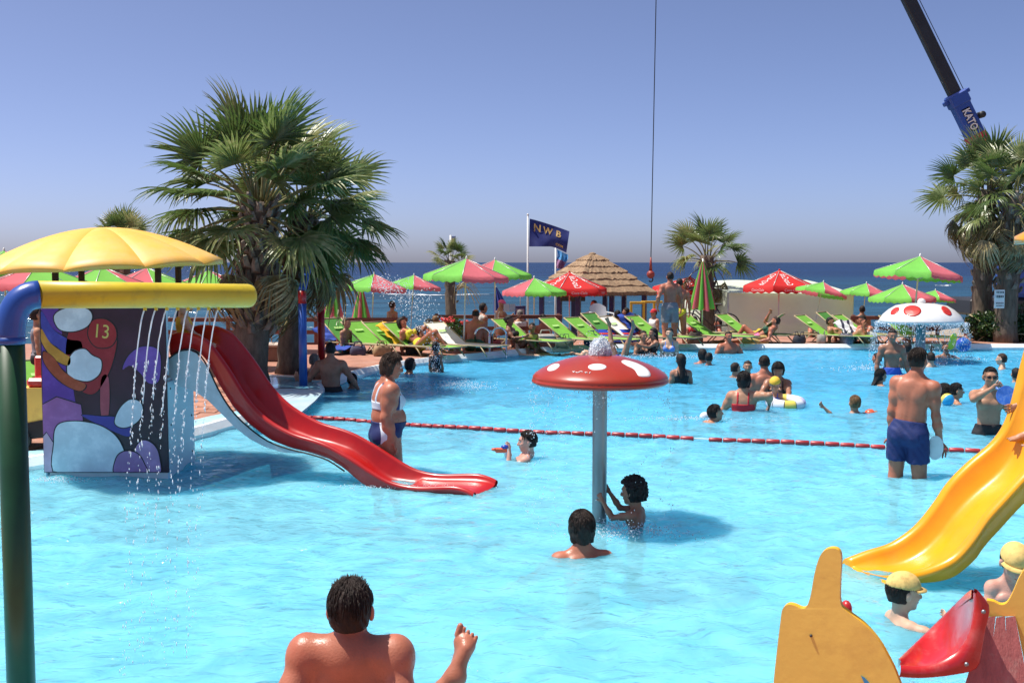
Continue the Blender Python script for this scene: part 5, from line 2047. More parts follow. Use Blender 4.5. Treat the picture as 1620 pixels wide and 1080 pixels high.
# ================================================================== gazebo
GC = AT(937, 462, 36.0)
gz_e = GC.z + 0.02
ground_g = -1.0
root = empty('gazebo', (GC.x, GC.y, ground_g), label='thatched gazebo with stepped straw roof and dark purple posts', cat='gazebo')
M_thatch = mat('straw_thatch', (0.28, 0.185, 0.11), rough=0.95, var=0.38, scale=14, bump=1.0, bscale=55, stretch=(1.0, 1.0, 0.5), stain=(0.46, 0.32, 0.19), stain_amt=0.8, stain_scale=3)
M_purple = mat('purple_post', (0.035, 0.028, 0.11), rough=0.5, var=0.15)
apex = GC.z + (462 - 402) * 36 / 1750
az = [math.atan2(-1, 0) + R(-18.7 + 90 * k) for k in range(4)]
HD = 2.03
tiers = 6
r2 = random.Random(3)
for i in range(tiers):
    t0, t1 = i / tiers, (i + 1) / tiers + 0.05
    mb = MB()
    rows_top, rows_mid, rows_bot = [], [], []
    for c in range(4):
        for k in range(22):
            u = k / 22
            a0, a1 = az[c], az[(c + 1) % 4]
            x0, y0, x1, y1 = math.cos(a0), math.sin(a0), math.cos(a1), math.sin(a1)
            dx, dy = x0 + (x1 - x0) * u, y0 + (y1 - y0) * u
            j1 = r2.uniform(-0.03, 0.03)
            j2 = r2.uniform(-0.025, 0.02)
            def pt(t, dz):
                rr = HD * (0.05 + 0.95 * t ** 0.93)
                return Vector((GC.x + dx * rr, GC.y + dy * rr, apex - (apex - gz_e) * t ** 1.0 + dz))
            rows_top.append(pt(max(0.0, t0 - 0.05), 0.0))
            rows_mid.append(pt(t1 + j1 * 0.6, 0.085 + j2))
            rows_bot.append(pt(t1 - 0.01 + j1 * 0.6, -0.045 + j2))
    inner_ = [p.lerp(Vector((GC.x, GC.y, p.z + 0.25)), 0.25) for p in rows_bot]
    mb.grid([rows_top, [p.lerp(q, .5) + Vector((0, 0, .015)) for p, q in zip(rows_top, rows_mid)], rows_mid, rows_bot, inner_], closed=True, smooth=False)
    mb.build('thatch_tier', M_thatch, root)
    # loose straw ends along the tier's edge
    mb = MB()
    for k in range(len(rows_bot) * 3):
        p = rows_bot[k // 3].lerp(rows_bot[(k // 3 + 1) % len(rows_bot)], r2.random())
        o_ = Vector((p.x - GC.x, p.y - GC.y, 0)).normalized()
        e = p + o_ * r2.uniform(.02, .07) + Vector((0, 0, -r2.uniform(.03, .10)))
        s_ = Vector((-o_.y, o_.x, 0)) * 0.012
        mb.add([p - s_ + Vector((0, 0, .05)), p + s_ + Vector((0, 0, .05)), e], [(0, 1, 2)])
    tag(mb.build('straw_fringe', M_thatch, root), kind='stuff')
mb = MB(); mb.sphere((GC.x, GC.y, apex - 0.02), 0.13, 10, 6, sc=(1, 1, .6))
mb.build('roof_cap', M_thatch, root)
cor = [Vector((GC.x + math.cos(a) * 1.72, GC.y + math.sin(a) * 1.72, 0)) for a in az]
for c in range(4):
    for t in (0.0, 0.5):
        p = cor[c].lerp(cor[(c + 1) % 4], t)
        mb = MB(); mb.box((p.x, p.y, (gz_e + ground_g) / 2), (0.15, 0.15, gz_e - ground_g - 0.02), M=Matrix.Rotation(R(-18.7), 3, 'Z'), bev=0.01)
        mb.build('post', M_purple, root)
    a, b = cor[c], cor[(c + 1) % 4]
    mb = MB(); d_ = (b - a)
    mb.box(((a.x + b.x) / 2, (a.y + b.y) / 2, gz_e - 0.05), (d_.length, 0.10, 0.12), M=Matrix.Rotation(math.atan2(d_.y, d_.x), 3, 'Z'))
    mb.build('beam', M_purple, root)
sgn = AT(906, 472, 35.2)
root = empty('hanging_sign', (sgn.x, sgn.y, sgn.z + 0.25), label='dark grey sign board hanging from the gazebo beam', cat='sign')
mb = MB(); mb.box(sgn, (0.80, 0.03, 0.18), bev=0.006)
mb.build('board', mat('sign_grey', (0.07, 0.07, 0.065), rough=0.6, var=0.2), root)
for dx in (-.3, .3):
    mb = MB(); mb.tube([sgn + Vector((dx, 0, .09)), sgn + Vector((dx, 0, .25))], 0.006, 5)
    mb.build('chain', M_black, root)
nb = AT(823, 500, 34.5)
root = empty('notice_board', (nb.x, nb.y, -1.0), label='purple framed notice board standing left of the gazebo', cat='notice board')
mb = MB(); mb.box((nb.x, nb.y, nb.z - 0.3), (0.34, 0.05, 1.25), bev=0.01)
fo = mb.build('frame', M_purple, root)
mb = MB(); mb.box((nb.x, nb.y - 0.03, nb.z - 0.25), (0.24, 0.012, 0.95))
mb.build('sheet', mat('notice_sheet', (0.30, 0.22, 0.26), rough=0.6, var=0.2), root)
mb = MB(); mb.tube([(nb.x, nb.y, nb.z + .32), (nb.x, nb.y, nb.z + .75)], 0.012, 6); mb.sphere((nb.x, nb.y, nb.z + .76), 0.03, 8, 6)
mb.build('lamp_stem', M_pole, root)

# ================================================================== white tent
root = empty('white_tent', tuple(AT(1250, 500, 35.5))[:2] + (-1.0,), label='large white tarpaulin tent closed on the seaward terrace', cat='tent')
M_tarp = mat('white_tarpaulin', (0.76, 0.82, 0.66), rough=0.45, var=0.06, scale=1.5, transl=0.25, bump=0.15, bscale=5)
fl_, fr_, bl_ = AT(1153, 463, 35.0), AT(1350, 465, 35.0), AT(1080, 447, 39.5)
ztop = fl_.z
rngn = np.random.RandomState(2)
ph = rngn.uniform(0, 6, 12)
def wr(u, v):
    return (0.10 * math.sin(u * 5 + 3 * v + ph[0]) * v + 0.07 * math.sin((u - v * .6) * 13 + ph[1]) * v * (1 - .3 * v) + 0.045 * math.sin((u + v * .4) * 23 + ph[2]) * v + 0.07 * math.exp(-((v - 0.45 + 0.5 * (u - .5) ** 2) / 0.07) ** 2) * math.sin(PI * u))
mb = MB()
rows = []
for j in range(25):
    v = j / 24
    rows.append([fl_.lerp(fr_, u) + Vector((0, -wr(u, v), -v * (ztop + 1.0))) for u in np.linspace(0, 1, 49)])
mb.grid(rows)
mb.build('front_sheet', M_tarp, root)
mb = MB()
rows = []
bl2 = Vector((bl_.x, bl_.y, ztop + 0.30))
for j in range(19):
    v = j / 18
    row = []
    for u in np.linspace(0, 1, 25):
        p = fl_.lerp(bl2, u)
        row.append(Vector((p.x - 0.06 * math.sin(u * 14 + 2 * v) * v - 0.15 * v * u, p.y, p.z - v * (p.z + 1.0))))
    rows.append(row)
mb.grid(rows)
mb.build('side_sheet', M_tarp, root)
mb = MB()
br2 = Vector((fr_.x - 0.3, bl_.y, ztop + 0.30))
rows = [[fl_.lerp(fr_, u).lerp(bl2.lerp(br2, u), t) + Vector((0, -0.012 * (1 - t), 0.012 + 0.03 * math.sin(PI * t) - 0.02 * math.sin(u * 11) * t)) for u in np.linspace(0, 1, 25)] for t in np.linspace(-0.02, 1, 11)]
mb.grid(rows)
mb.build('roof_sheet', M_tarp, root)
mb = MB()
mb.add([fr_, br2, (br2.x, br2.y, -1), (fr_.x, fr_.y, -1)], [(0, 1, 2, 3)])
mb.build('end_sheet', M_tarp, root)
for p in (fl_, fr_, bl2):
    mb = MB(); mb.tube([(p.x, p.y + .04, -1), (p.x, p.y + .04, p.z - 0.02)], 0.03, 8)
    mb.build('tent_pole', M_pole, root)

# ================================================================== flags
M_fpole = mat('white_flagpole', (0.70, 0.70, 0.68), rough=0.4, var=0.05)
M_navy = mat('navy_flag', (0.022, 0.032, 0.17), rough=0.7, var=0.12, scale=3, transl=0.2)
M_gold = mat('gold_print', (0.55, 0.36, 0.12), rough=0.6, var=0.15)
pt0 = AT(835, 341, 37.0)
root = empty('flag', (pt0.x, pt0.y, -1.0), label='navy flag with gold letters flying from a white pole', cat='flag')
mb = MB(); mb.tube([(pt0.x, pt0.y, -1.0), (pt0.x, pt0.y, pt0.z)], [0.042, 0.028], 10); mb.sphere((pt0.x, pt0.y, pt0.z + .03), 0.04, 8, 6)
mb.build('pole', M_fpole, root)
TL, BL, TR, BR = (838, 346), (837, 390), (901, 366), (896, 399)
def fl_pt(u, v, lift=0.0):
    # slanting upper edge, folded fly end
    x = TL[0] * (1 - u) * (1 - v) + TR[0] * u * (1 - v) + BL[0] * (1 - u) * v + BR[0] * u * v
    y = (TL[1] + (TR[1] - TL[1]) * u ** 1.15) * (1 - v) + (BL[1] + (BR[1] + 1 - BL[1]) * max(0, (u - .58) / .42) ** 1.3) * v
    d_ = 37.0 + 0.10 * math.sin(u * 7.5 - v * 3.2 + .4) + 0.16 * u * math.sin(2.6 * u + v * 4.0) - 0.12 * v * math.sin(u * 5)
    return AT(x, y, d_ - lift)
mb = MB()
mb.grid([[fl_pt(u, v) for u in np.linspace(0, 1, 33)] for v in np.linspace(0, 1, 21)])
fo = mb.build('cloth', M_navy, root)
for txt, cu_, cv_, su, sv in (('N', 0.20, 0.30, 0.25, 0.40), ('W', 0.47, 0.32, 0.22, 0.40), ('B', 0.74, 0.32, 0.24, 0.40), ('COM', 0.80, 0.82, 0.085, 0.15)):
    tv, tf = text2d(txt, bold=0.025)
    mb = MB()
    mb.add([fl_pt(cu_ + x * su, cv_ - y * sv, 0.02) for x, y in tv], tf)
    mb.build('lettering', M_gold, fo)
pt1 = AT(879, 392, 38.5)
root = empty('flag', (pt1.x, pt1.y, -1.0), label='limp light blue and purple flag on the pole beside the gazebo', cat='flag')
mb = MB(); mb.tube([(pt1.x, pt1.y, -1.0), (pt1.x, pt1.y, pt1.z)], [0.042, 0.028], 10)
mb.build('pole', M_fpole, root)
for nm, v0, v1, c in (('upper_cloth', 0.0, 0.5, (0.06, 0.30, 0.62)), ('lower_cloth', 0.5, 1.0, (0.30, 0.12, 0.26))):
    mb = MB()
    mb.grid([[AT(880.5 + (18 - 6 * v) * u + 1.5 * math.sin(v * 6), 394 + 30 * v + 6 * u * (1 - v) + 3 * u, 38.4 + 0.15 * math.sin(u * 9 + v * 2)) for u in np.linspace(0, 1, 15)] for v in np.linspace(v0, v1, 9)])
    mb.build(nm, mat('flag_' + nm, c, rough=0.7, var=0.3, scale=6, transl=0.2, stain=(0.6, 0.6, 0.7), stain_amt=0.6, stain_scale=6), root)
pt2 = AT(713, 372, 37.0)
root = empty('banner_pole', (pt2.x, pt2.y, -1.0), label='white pole with a narrow banner rising behind the small palm', cat='banner')
mb = MB(); mb.tube([(pt2.x, pt2.y, -1.0), (pt2.x, pt2.y, pt2.z)], 0.035, 8)
mb.build('pole', M_fpole, root)
a_, b_ = AT(714, 373, 37.0), AT(721, 394, 37.0)
mb = MB(); mb.box(((a_.x + b_.x) / 2, pt2.y, (a_.z + b_.z) / 2), (abs(b_.x - a_.x), 0.05, abs(a_.z - b_.z)), bev=0.01)
bo_ = mb.build('banner', mat('banner_blue', (0.22, 0.28, 0.45), rough=0.6, var=0.2), root)
mb = MB(); mb.box(((a_.x + b_.x) / 2, pt2.y - 0.03, (a_.z + b_.z) / 2 + .05), (abs(b_.x - a_.x) * .6, 0.012, 0.16))
mb.build('banner_mark', M_gold, bo_)

# ================================================================== wooden rails along the terrace edge
M_rail = mat('red_brown_wood', (0.17, 0.060, 0.040), rough=0.7, var=0.25, scale=6, bump=0.3)
def fence(x0, x1, y, zt, label):
    root = empty('wooden_rail', (x0, y, -1.0), label=label, cat='fence')
    n_ = max(2, int(abs(x1 - x0) / 1.8) + 1)
    for i in range(n_):
        x = x0 + (x1 - x0) * i / (n_ - 1)
        mb = MB(); mb.box((x, y, (zt - 1.0) / 2 + .03), (0.09, 0.09, zt + 1.06), bev=0.01)
        mb.build('post', M_rail, root)
    for z in (zt - 0.02, zt - 0.32, zt - 0.62):
        mb = MB(); mb.box(((x0 + x1) / 2, y - 0.065, z), (abs(x1 - x0) + .2, 0.035, 0.10), bev=0.008)
        mb.build('rail', M_rail, root)
fence(-9.0, -2.62, 26.75, 0.74, 'red brown wooden rail behind the left sun loungers')
fence(-1.95, 1.2, 28.6, 0.72, 'red brown wooden rail behind the flower bed and ladder')
fence(9.3, 11.6, 30.1, 0.62, 'red brown wooden rail right of the white tent')

# ================================================================== small deck things
yf = AT(997, 478, 33.6)
root = empty('timber_goal', (yf.x, yf.y, -1.0), label='open yellow timber goal seen under the gazebo edge', cat='goal')
M_yfr = mat('yellow_frame_paint', (0.72, 0.42, 0.03), rough=0.5, var=0.1)
xs_ = [AT(x, 490, 33.6).x for x in (998.5, 1018.5, 1037)]
zt_ = AT(1000, 479, 33.6).z
for k, x in enumerate(xs_):
    mb = MB(); mb.box((x, yf.y + (0 if k < 2 else 0.3), (zt_ - 1) / 2), (0.075, 0.075, zt_ + 1), bev=0.008)
    mb.build('post', M_yfr, root)
mb = MB(); mb.box(((xs_[0] + xs_[1]) / 2, yf.y - .002, zt_ + 0.0), (xs_[1] - xs_[0] + .08, 0.08, 0.08), bev=0.008)
mb.build('beam', M_yfr, root)
mb = MB(); mb.box(((xs_[1] + xs_[2]) / 2 + .08, yf.y + .15, zt_ + 0.02), (xs_[2] - xs_[1] + .3, 0.07, 0.07), bev=0.008)
mb.build('beam', M_yfr, root)

def blob_towel(px, py, D, w, hgt, d_, material, label, name='towel', cat='towel', seed=1, rz=0.0, tilt=0.0):
    """a rumpled cloth lying over something"""
    c = AT(px, py, D)
    r_ = random.Random(seed)
    p = [r_.uniform(0, 6) for _ in range(6)]
    M_ = Matrix.Rotation(R(rz), 3, 'Z') @ Matrix.Rotation(R(tilt), 3, 'X')
    mb = MB()
    rows = []
    for j in range(15):
        v = j / 14 * 2 - 1
        row = []
        for i in range(15):
            u = i / 14 * 2 - 1
            z = 0.025 * math.sin(u * 6 + p[0] + 2 * v) + 0.02 * math.sin(v * 9 + p[1] + u * 3) - 0.25 * hgt * max(0, abs(u) - .6) * 2
            row.append(c + M_ @ Vector((u * w / 2 * (1 + .06 * math.sin(v * 5 + p[2])), v * d_ / 2 * (1 + .05 * math.sin(u * 4 + p[3])), z)))
        rows.append(row)
    mb.grid(rows)
    mb.grid([[q - M_ @ Vector((0, 0, 0.015)) for q in r2_] for r2_ in rows])
    o = mb.build(name, material)
    o.data.transform(Matrix.Translation(-c)); o.location = c
    return tag(o, label, cat)
M_ytow = mat('yellow_towel', (0.76, 0.42, 0.02), rough=0.95, var=0.12, bump=0.6, bscale=60)
blob_towel(629, 524, 24.25, 0.66, 0.3, 0.72, M_ytow, 'yellow towel draped over a lime sun lounger back', seed=3, rz=50, tilt=33)
M_btow = mat('blue_cushion', (0.02, 0.06, 0.34), rough=0.8, var=0.25, scale=5, bump=0.3)
blob_towel(1003, 510, 27.2, 0.66, 0.1, 0.62, M_btow, 'navy blue towel over the lounger behind the mushroom', seed=5, rz=47, tilt=43)
blob_towel(1195, 541, 26.8, 0.62, 0.1, 0.36, mat('patterned_towel', (0.58, 0.40, 0.14), rough=0.9, var=0.1, stain=(0.16, 0.07, 0.03), stain_amt=1.0, stain_scale=14), 'patterned ochre towel hanging from the reclining woman\'s lounger', seed=8, tilt=65)
blob_towel(540, 550, 23.9, 0.7, 0.1, 0.6, M_btow, 'blue towel under the boy in turquoise shorts', seed=12, rz=47)
blob_towel(517, 527, 25.6, 0.55, 0.1, 0.6, M_btow, 'blue towel on the far lounger left of the red post', seed=14, rz=47, tilt=30)
blob_towel(719, 552, 24.6, 0.30, 0.1, 0.5, mat('grey_patterned_towel', (0.34, 0.31, 0.28), rough=0.9, var=0.1, stain=(0.10, 0.09, 0.09), stain_amt=0.9, stain_scale=18), 'grey patterned cloth hanging beside the flower bed', seed=17, tilt=60)

def air_mattress(px, py, D, L_, W_, rz, cols, label, tilt=0.0, n=6):
    c = AT(px, py, D)
    root = empty('air_mattress', c, R(rz), label, 'air mattress')
    root.rotation_euler = (R(tilt), 0, R(rz))
    for k in range(n):
        mb = MB()
        y = (k - (n - 1) / 2) * W_ / n
        mb.tube([(-L_ / 2, y, 0), (-L_ / 2 + .05, y, 0), (L_ / 2 - .05, y, 0), (L_ / 2, y, 0)], [W_ / n * .35, W_ / n * .56, W_ / n * .56, W_ / n * .35], 10)
        link('air_tube', mb.mesh('air_tube', cols[k % len(cols)]), root)
    mb = MB(); mb.tube([(L_ / 2 - .0, -W_ / 2, .02), (L_ / 2 + .06, 0, .03), (L_ / 2, W_ / 2, .02)], 0.085, 10)
    link('pillow', mb.mesh('pillow', cols[-1]), root)
M_infb = mat('inflatable_blue', (0.025, 0.06, 0.42), rough=0.25, var=0.15, coat=0.3)
M_infr = mat('inflatable_red', (0.60, 0.05, 0.02), rough=0.25, var=0.1, coat=0.3)
M_infy = mat('inflatable_yellow', (0.75, 0.55, 0.02), rough=0.3, var=0.1, coat=0.3)
air_mattress(975, 531, 26.9, 1.15, 0.55, 4, (M_infb, M_infb, M_infb, M_infr), 'blue air mattress with red pillow on the deck behind the upturned legs', tilt=24)
air_mattress(1178, 529, 28.2, 0.85, 0.5, 0, (M_infy,), 'yellow air mattress behind the woman in pink bottoms', tilt=10)

# wicker bag
bg = ON(863, 549, DZ)
root = empty('beach_bag', tuple(bg), 0.3, 'grey beach bag with red base on the deck edge', 'bag')
mb = MB(); mb.box((0, 0, 0.07), (0.42, 0.24, 0.14), bev=0.03)
link('base', mb.mesh('base', mat('bag_red', (0.34, 0.08, 0.05), rough=0.8, var=0.2)), root)
mb = MB(); mb.box((0, 0, 0.22), (0.44, 0.26, 0.17), bev=0.04)
link('body', mb.mesh('body', mat('bag_grey', (0.42, 0.40, 0.36), rough=0.85, var=0.2)), root)
mb = MB(); mb.tube([(-.14, 0, .3), (-.1, 0, .40), (.1, 0, .40), (.14, 0, .3)], 0.015, 6)
link('handle', mb.mesh('handle', mat('bag_grey', (0, 0, 0))), root)

# grey plastic chair with cushion at the gazebo
def plastic_chair(px, D, rz, label, ground=DZ, material=None):
    c = AT(px, 500, D)
    material = material or mat('pale_plastic', (0.55, 0.57, 0.58), rough=0.4, var=0.05)
    root = empty('plastic_chair', (c.x, c.y, ground), R(rz), label, 'chair')
    mb = MB(); mb.box((0, 0, 0.42), (0.46, 0.44, 0.035), bev=0.012)
    link('seat', mb.mesh('seat', material), root)
    mb = MB()
    rows = [[(x, 0.22 + .12 * t - .10 * (1 - (x / .25) ** 2) * 0 + .08 * (x / .25) ** 2 * -1, 0.43 + .45 * t * (1 - .25 * (x / .25) ** 2)) for x in np.linspace(-.24, .24, 9)] for t in np.linspace(0, 1, 6)]
    mb.grid(rows); mb.grid([[(p[0], p[1] + .02, p[2]) for p in r_] for r_ in rows])
    link('backrest', mb.mesh('backrest', material), root)
    for sx in (-1, 1):
        for sy in (-1, 1):
            mb = MB(); mb.tube([(sx * .2, sy * .19, .42), (sx * .23, sy * .23, 0)], [.025, .018], 7)
            link('leg', mb.mesh('leg', material), root)
        mb = MB(); mb.tube([(sx * .25, -.2, .42), (sx * .26, -.2, .62), (sx * .25, .24, .64)], .02, 7)
        link('armrest', mb.mesh('armrest', material), root)
plastic_chair(952, 29.6, 20, 'pale grey plastic chair in front of the gazebo')
plastic_chair(930, 33.0, -30, 'grey plastic chair under the thatched roof', -0.2)

# bicycle leaning by the closed parasol
bc = AT(1121, 500, 29.2)
root = empty('bicycle', (bc.x, bc.y, DZ), R(75), 'dark bicycle parked before the white tent', 'bicycle')
for y in (-.5, .5):
    mb = MB(); mb.tube([(0, y + .31 * math.cos(a), .33 + .31 * math.sin(a)) for a in np.linspace(0, 2 * PI, 25)], .018, 6)
    w_ = link('wheel', mb.mesh('wheel', M_black), root)
    mb = MB()
    for a in np.linspace(0, PI, 6)[:-1]:
        mb.tube([(0, y + .3 * math.cos(a), .33 + .3 * math.sin(a)), (0, y - .3 * math.cos(a), .33 - .3 * math.sin(a))], .003, 4)
    link('spoke', mb.mesh('spoke', M_chrome), w_)
mb = MB()
for a, b in (((0, -.5, .33), (0, -.1, .3)), ((0, -.1, .3), (0, .35, .72)), ((0, -.5, .33), (0, -.2, .78)), ((0, -.2, .78), (0, .35, .75)), ((0, -.1, .3), (0, -.22, .85)), ((0, .5, .33), (0, .33, .9))):
    mb.tube([a, b], .02, 6)
link('frame', mb.mesh('frame', M_dpost), root)
mb = MB(); mb.box((0, -.22, .88), (.14, .26, .05), bev=.02)
link('saddle', mb.mesh('saddle', M_black), root)
mb = MB(); mb.tube([(-.28, .25, .98), (-.1, .34, .95), (.1, .34, .95), (.28, .25, .98)], .014, 6)
link('handlebar', mb.mesh('handlebar', M_black), root)

# brown planter wall by the left palms
pw_ = ON(425, 572, DZ)
root = empty('planter', (pw_.x, pw_.y, DZ), 0, 'low brown planter behind the left palm trunks', 'planter')
M_pl = mat('planter_brown', (0.20, 0.11, 0.08), rough=0.8, var=0.2, bump=0.4)
mb = MB(); mb.box((0, 0.3, .15), (0.9, .6, .30), bev=.02)
link('wall', mb.mesh('wall', M_pl), root)
mb = MB(); mb.box((0, 0.3, .32), (0.96, .66, .05), bev=.012)
link('rim', mb.mesh('rim', mat('planter_rim', (0.50, 0.40, 0.33), rough=0.8, var=0.15)), root)

# ride-on toy half hidden behind the slide tower
rt = ON(44, 725, DZ)
root = empty('ride_on_toy', (rt.x + .02, rt.y + .5, DZ), 0, 'yellow ride-on toy with red seat half hidden behind the slide tower', 'toy')
mb = MB(); mb.prism([(-.45, .22), (.38, .22), (.42, .5), (.3, .66), (-.3, .66), (-.45, .5)], .4, fn=lambda x, y, d: (x, d, y))
link('body', mb.mesh('body', M_board), root)
mb = MB(); mb.prism([(-.5, .08), (.42, .2), (.44, .42), (-.5, .24)], .42, fn=lambda x, y, d: (x, d - .012, y))
link('skid', mb.mesh('skid', M_black), root)
for x in (-.3, .12):
    mb = MB(); mb.tube([(x, -.05, .11), (x, .0, .11)], .11, 16)
    w_ = link('wheel', mb.mesh('wheel', M_black), root)
    mb = MB(); mb.tube([(x, -.062, .11), (x, -.04, .11)], .05, 12)
    link('hub', mb.mesh('hub', mat('hub_orange', (0.4, 0.14, 0.05), rough=0.5)), w_)
mb = MB(); mb.box((0, .2, .71), (.5, .36, .10), bev=.03); mb.box((-.1, .38, .84), (.4, .06, .26), bev=.02)
link('seat', mb.mesh('seat', M_scoop), root)
mb = MB(); mb.tube([(.0, .02, .72), (.30, .02, .98)], .014, 7); mb.tube([(-.05, .02, .95), (.32, .02, 1.2)], .014, 7)
link('handlebar', mb.mesh('handlebar', M_chrome), root)

# ================================================================== fan palms
def frond_mesh(seed, material, droop=0.35, spread=112, nseg=30, wilt=0.0):
    """petiole along +Y of length 1, then a fan of folded blades of radius 1"""
    r_ = random.Random(seed)
    mb = MB()
    mb.cur = 1
    pet = [Vector((0, 1.0 * t, 0.10 * math.sin(PI * t * .8) - 0.05 * t * t)) for t in np.linspace(0, 1, 6)]
    mb.tube(pet, [0.030, 0.026, 0.022, 0.019, 0.017, 0.012], 5)
    mb.cur = 0
    hub = pet[-1]
    for k in range(nseg):
        f = k / (nseg - 1) * 2 - 1
        a = R(spread) * f + r_.uniform(-.03, .03)
        L_ = (0.92 - 0.30 * abs(f) ** 1.6) * r_.uniform(.86, 1.06)
        dr = droop * r_.uniform(.6, 1.5) + wilt
        w0 = 0.062 * (1 - .25 * abs(f))
        prev = None
        cup = 0.30 * abs(f) ** 1.3
        rows = []
        bend = r_.uniform(-.10, .10)
        tipd = r_.uniform(0.0, 1.0) ** 2 * 1.2
        for i, t in enumerate((0.0, 0.18, 0.42, 0.66, 0.84, 1.0)):
            aa = a + bend * t * t
            rad = L_ * t
            z = cup * rad * .55 - dr * 0.55 * (t ** 2.6) * L_ - tipd * 0.25 * max(0, t - .6) ** 1.5
            rr = rad * (1 - 0.18 * dr * t * t)
            c = hub + Vector((math.sin(aa) * rr, math.cos(aa) * rr, z))
            wd = w0 * (0.25, 0.75, 1.0, 0.72, 0.36, 0.03)[i]
            tn = Vector((math.cos(aa), -math.sin(aa), 0))
            fold = 0.35 * wd
            rows.append([c - tn * wd * .5 + Vector((0, 0, fold)), c, c + tn * wd * .5 + Vector((0, 0, fold))])
        mb.grid(rows, smooth=False)
    return mb.mesh('frond', material)


def leaf_mat(name, c1, c2, tip, transl=0.3):
    m = bpy.data.materials.new(name)
    m.use_nodes = True
    N, L = m.node_tree.nodes, m.node_tree.links
    N.clear()
    out = N.new('ShaderNodeOutputMaterial')
    p = N.new('ShaderNodeBsdfPrincipled')
    p.inputs['Roughness'].default_value = 0.36
    p.inputs['Specular IOR Level'].default_value = 0.6
    oi = N.new('ShaderNodeObjectInfo')
    tc = N.new('ShaderNodeTexCoord')
    nz = N.new('ShaderNodeTexNoise')
    nz.inputs['Scale'].default_value = 9
    nz.inputs['Detail'].default_value = 4
    L.new(tc.outputs['Object'], nz.inputs['Vector'])
    mth = N.new('ShaderNodeMath'); mth.operation = 'ADD'
    L.new(oi.outputs['Random'], mth.inputs[0])
    mm = N.new('ShaderNodeMath'); mm.operation = 'MULTIPLY_ADD'
    mm.inputs[1].default_value = 1.4
    mm.inputs[2].default_value = -0.7
    L.new(nz.outputs['Fac'], mm.inputs[0])
    L.new(mm.outputs[0], mth.inputs[1])
    rp = N.new('ShaderNodeValToRGB')
    e = rp.color_ramp.elements
    e[0].position, e[0].color = 0.1, (*c1, 1)
    e[1].position, e[1].color = 0.7, (*c2, 1)
    e2 = e.new(1.0); e2.color = (*tip, 1)
    L.new(mth.outputs[0], rp.inputs[0])
    L.new(rp.outputs[0], p.inputs['Base Color'])
    t = N.new('ShaderNodeBsdfTranslucent')
    L.new(rp.outputs[0], t.inputs['Color'])
    ms = N.new('ShaderNodeMixShader')
    ms.inputs[0].default_value = transl
    L.new(p.outputs[0], ms.inputs[1])
    L.new(t.outputs[0], ms.inputs[2])
    L.new(ms.outputs[0], out.inputs[0])
    return m


M_leaf = leaf_mat('palm_leaf', (0.070, 0.130, 0.032), (0.19, 0.25, 0.080), (0.40, 0.40, 0.18), 0.4)
M_petiole = mat('palm_petiole', (0.16, 0.15, 0.05), rough=0.5, var=0.2)
M_dead = leaf_mat('palm_leaf_dead', (0.12, 0.105, 0.045), (0.24, 0.20, 0.085), (0.42, 0.35, 0.18), 0.2)
M_trunk = mat('palm_trunk', (0.13, 0.098, 0.072), rough=0.95, var=0.4, scale=14, bump=1.0, bscale=30, stretch=(1, 1, .3))
M_boot = mat('palm_leaf_base', (0.22, 0.18, 0.145), rough=0.9, var=0.35, scale=9, bump=0.8, bscale=40, objrand=0.35)
FROND = [frond_mesh(s, [M_leaf, M_petiole], droop=d_, spread=sp) for s, d_, sp in ((1, 0.25, 110), (2, 0.40, 118), (3, 0.60, 105), (4, 0.35, 95), (5, 0.8, 112))]
DEAD = [frond_mesh(s, [M_dead, M_dead], droop=1.1, spread=85, nseg=24, wilt=.5) for s in (11, 12)]
mb = MB()
mb.add([(-.07, 0, 0), (.07, 0, 0), (.055, .05, .13), (-.055, .05, .13), (0, .075, .05), (.0, .10, .17), (-.035, .045, .21), (.035, .045, .21), (0, -.03, .1)],
       [(0, 1, 4), (1, 2, 5, 4), (0, 4, 5, 3), (2, 7, 5), (5, 7, 6), (3, 5, 6), (0, 3, 8), (1, 8, 2), (8, 6, 7), (3, 6, 8), (2, 8, 7), (0, 8, 1)], False)
BOOT = mb.mesh('leaf_base', M_boot)


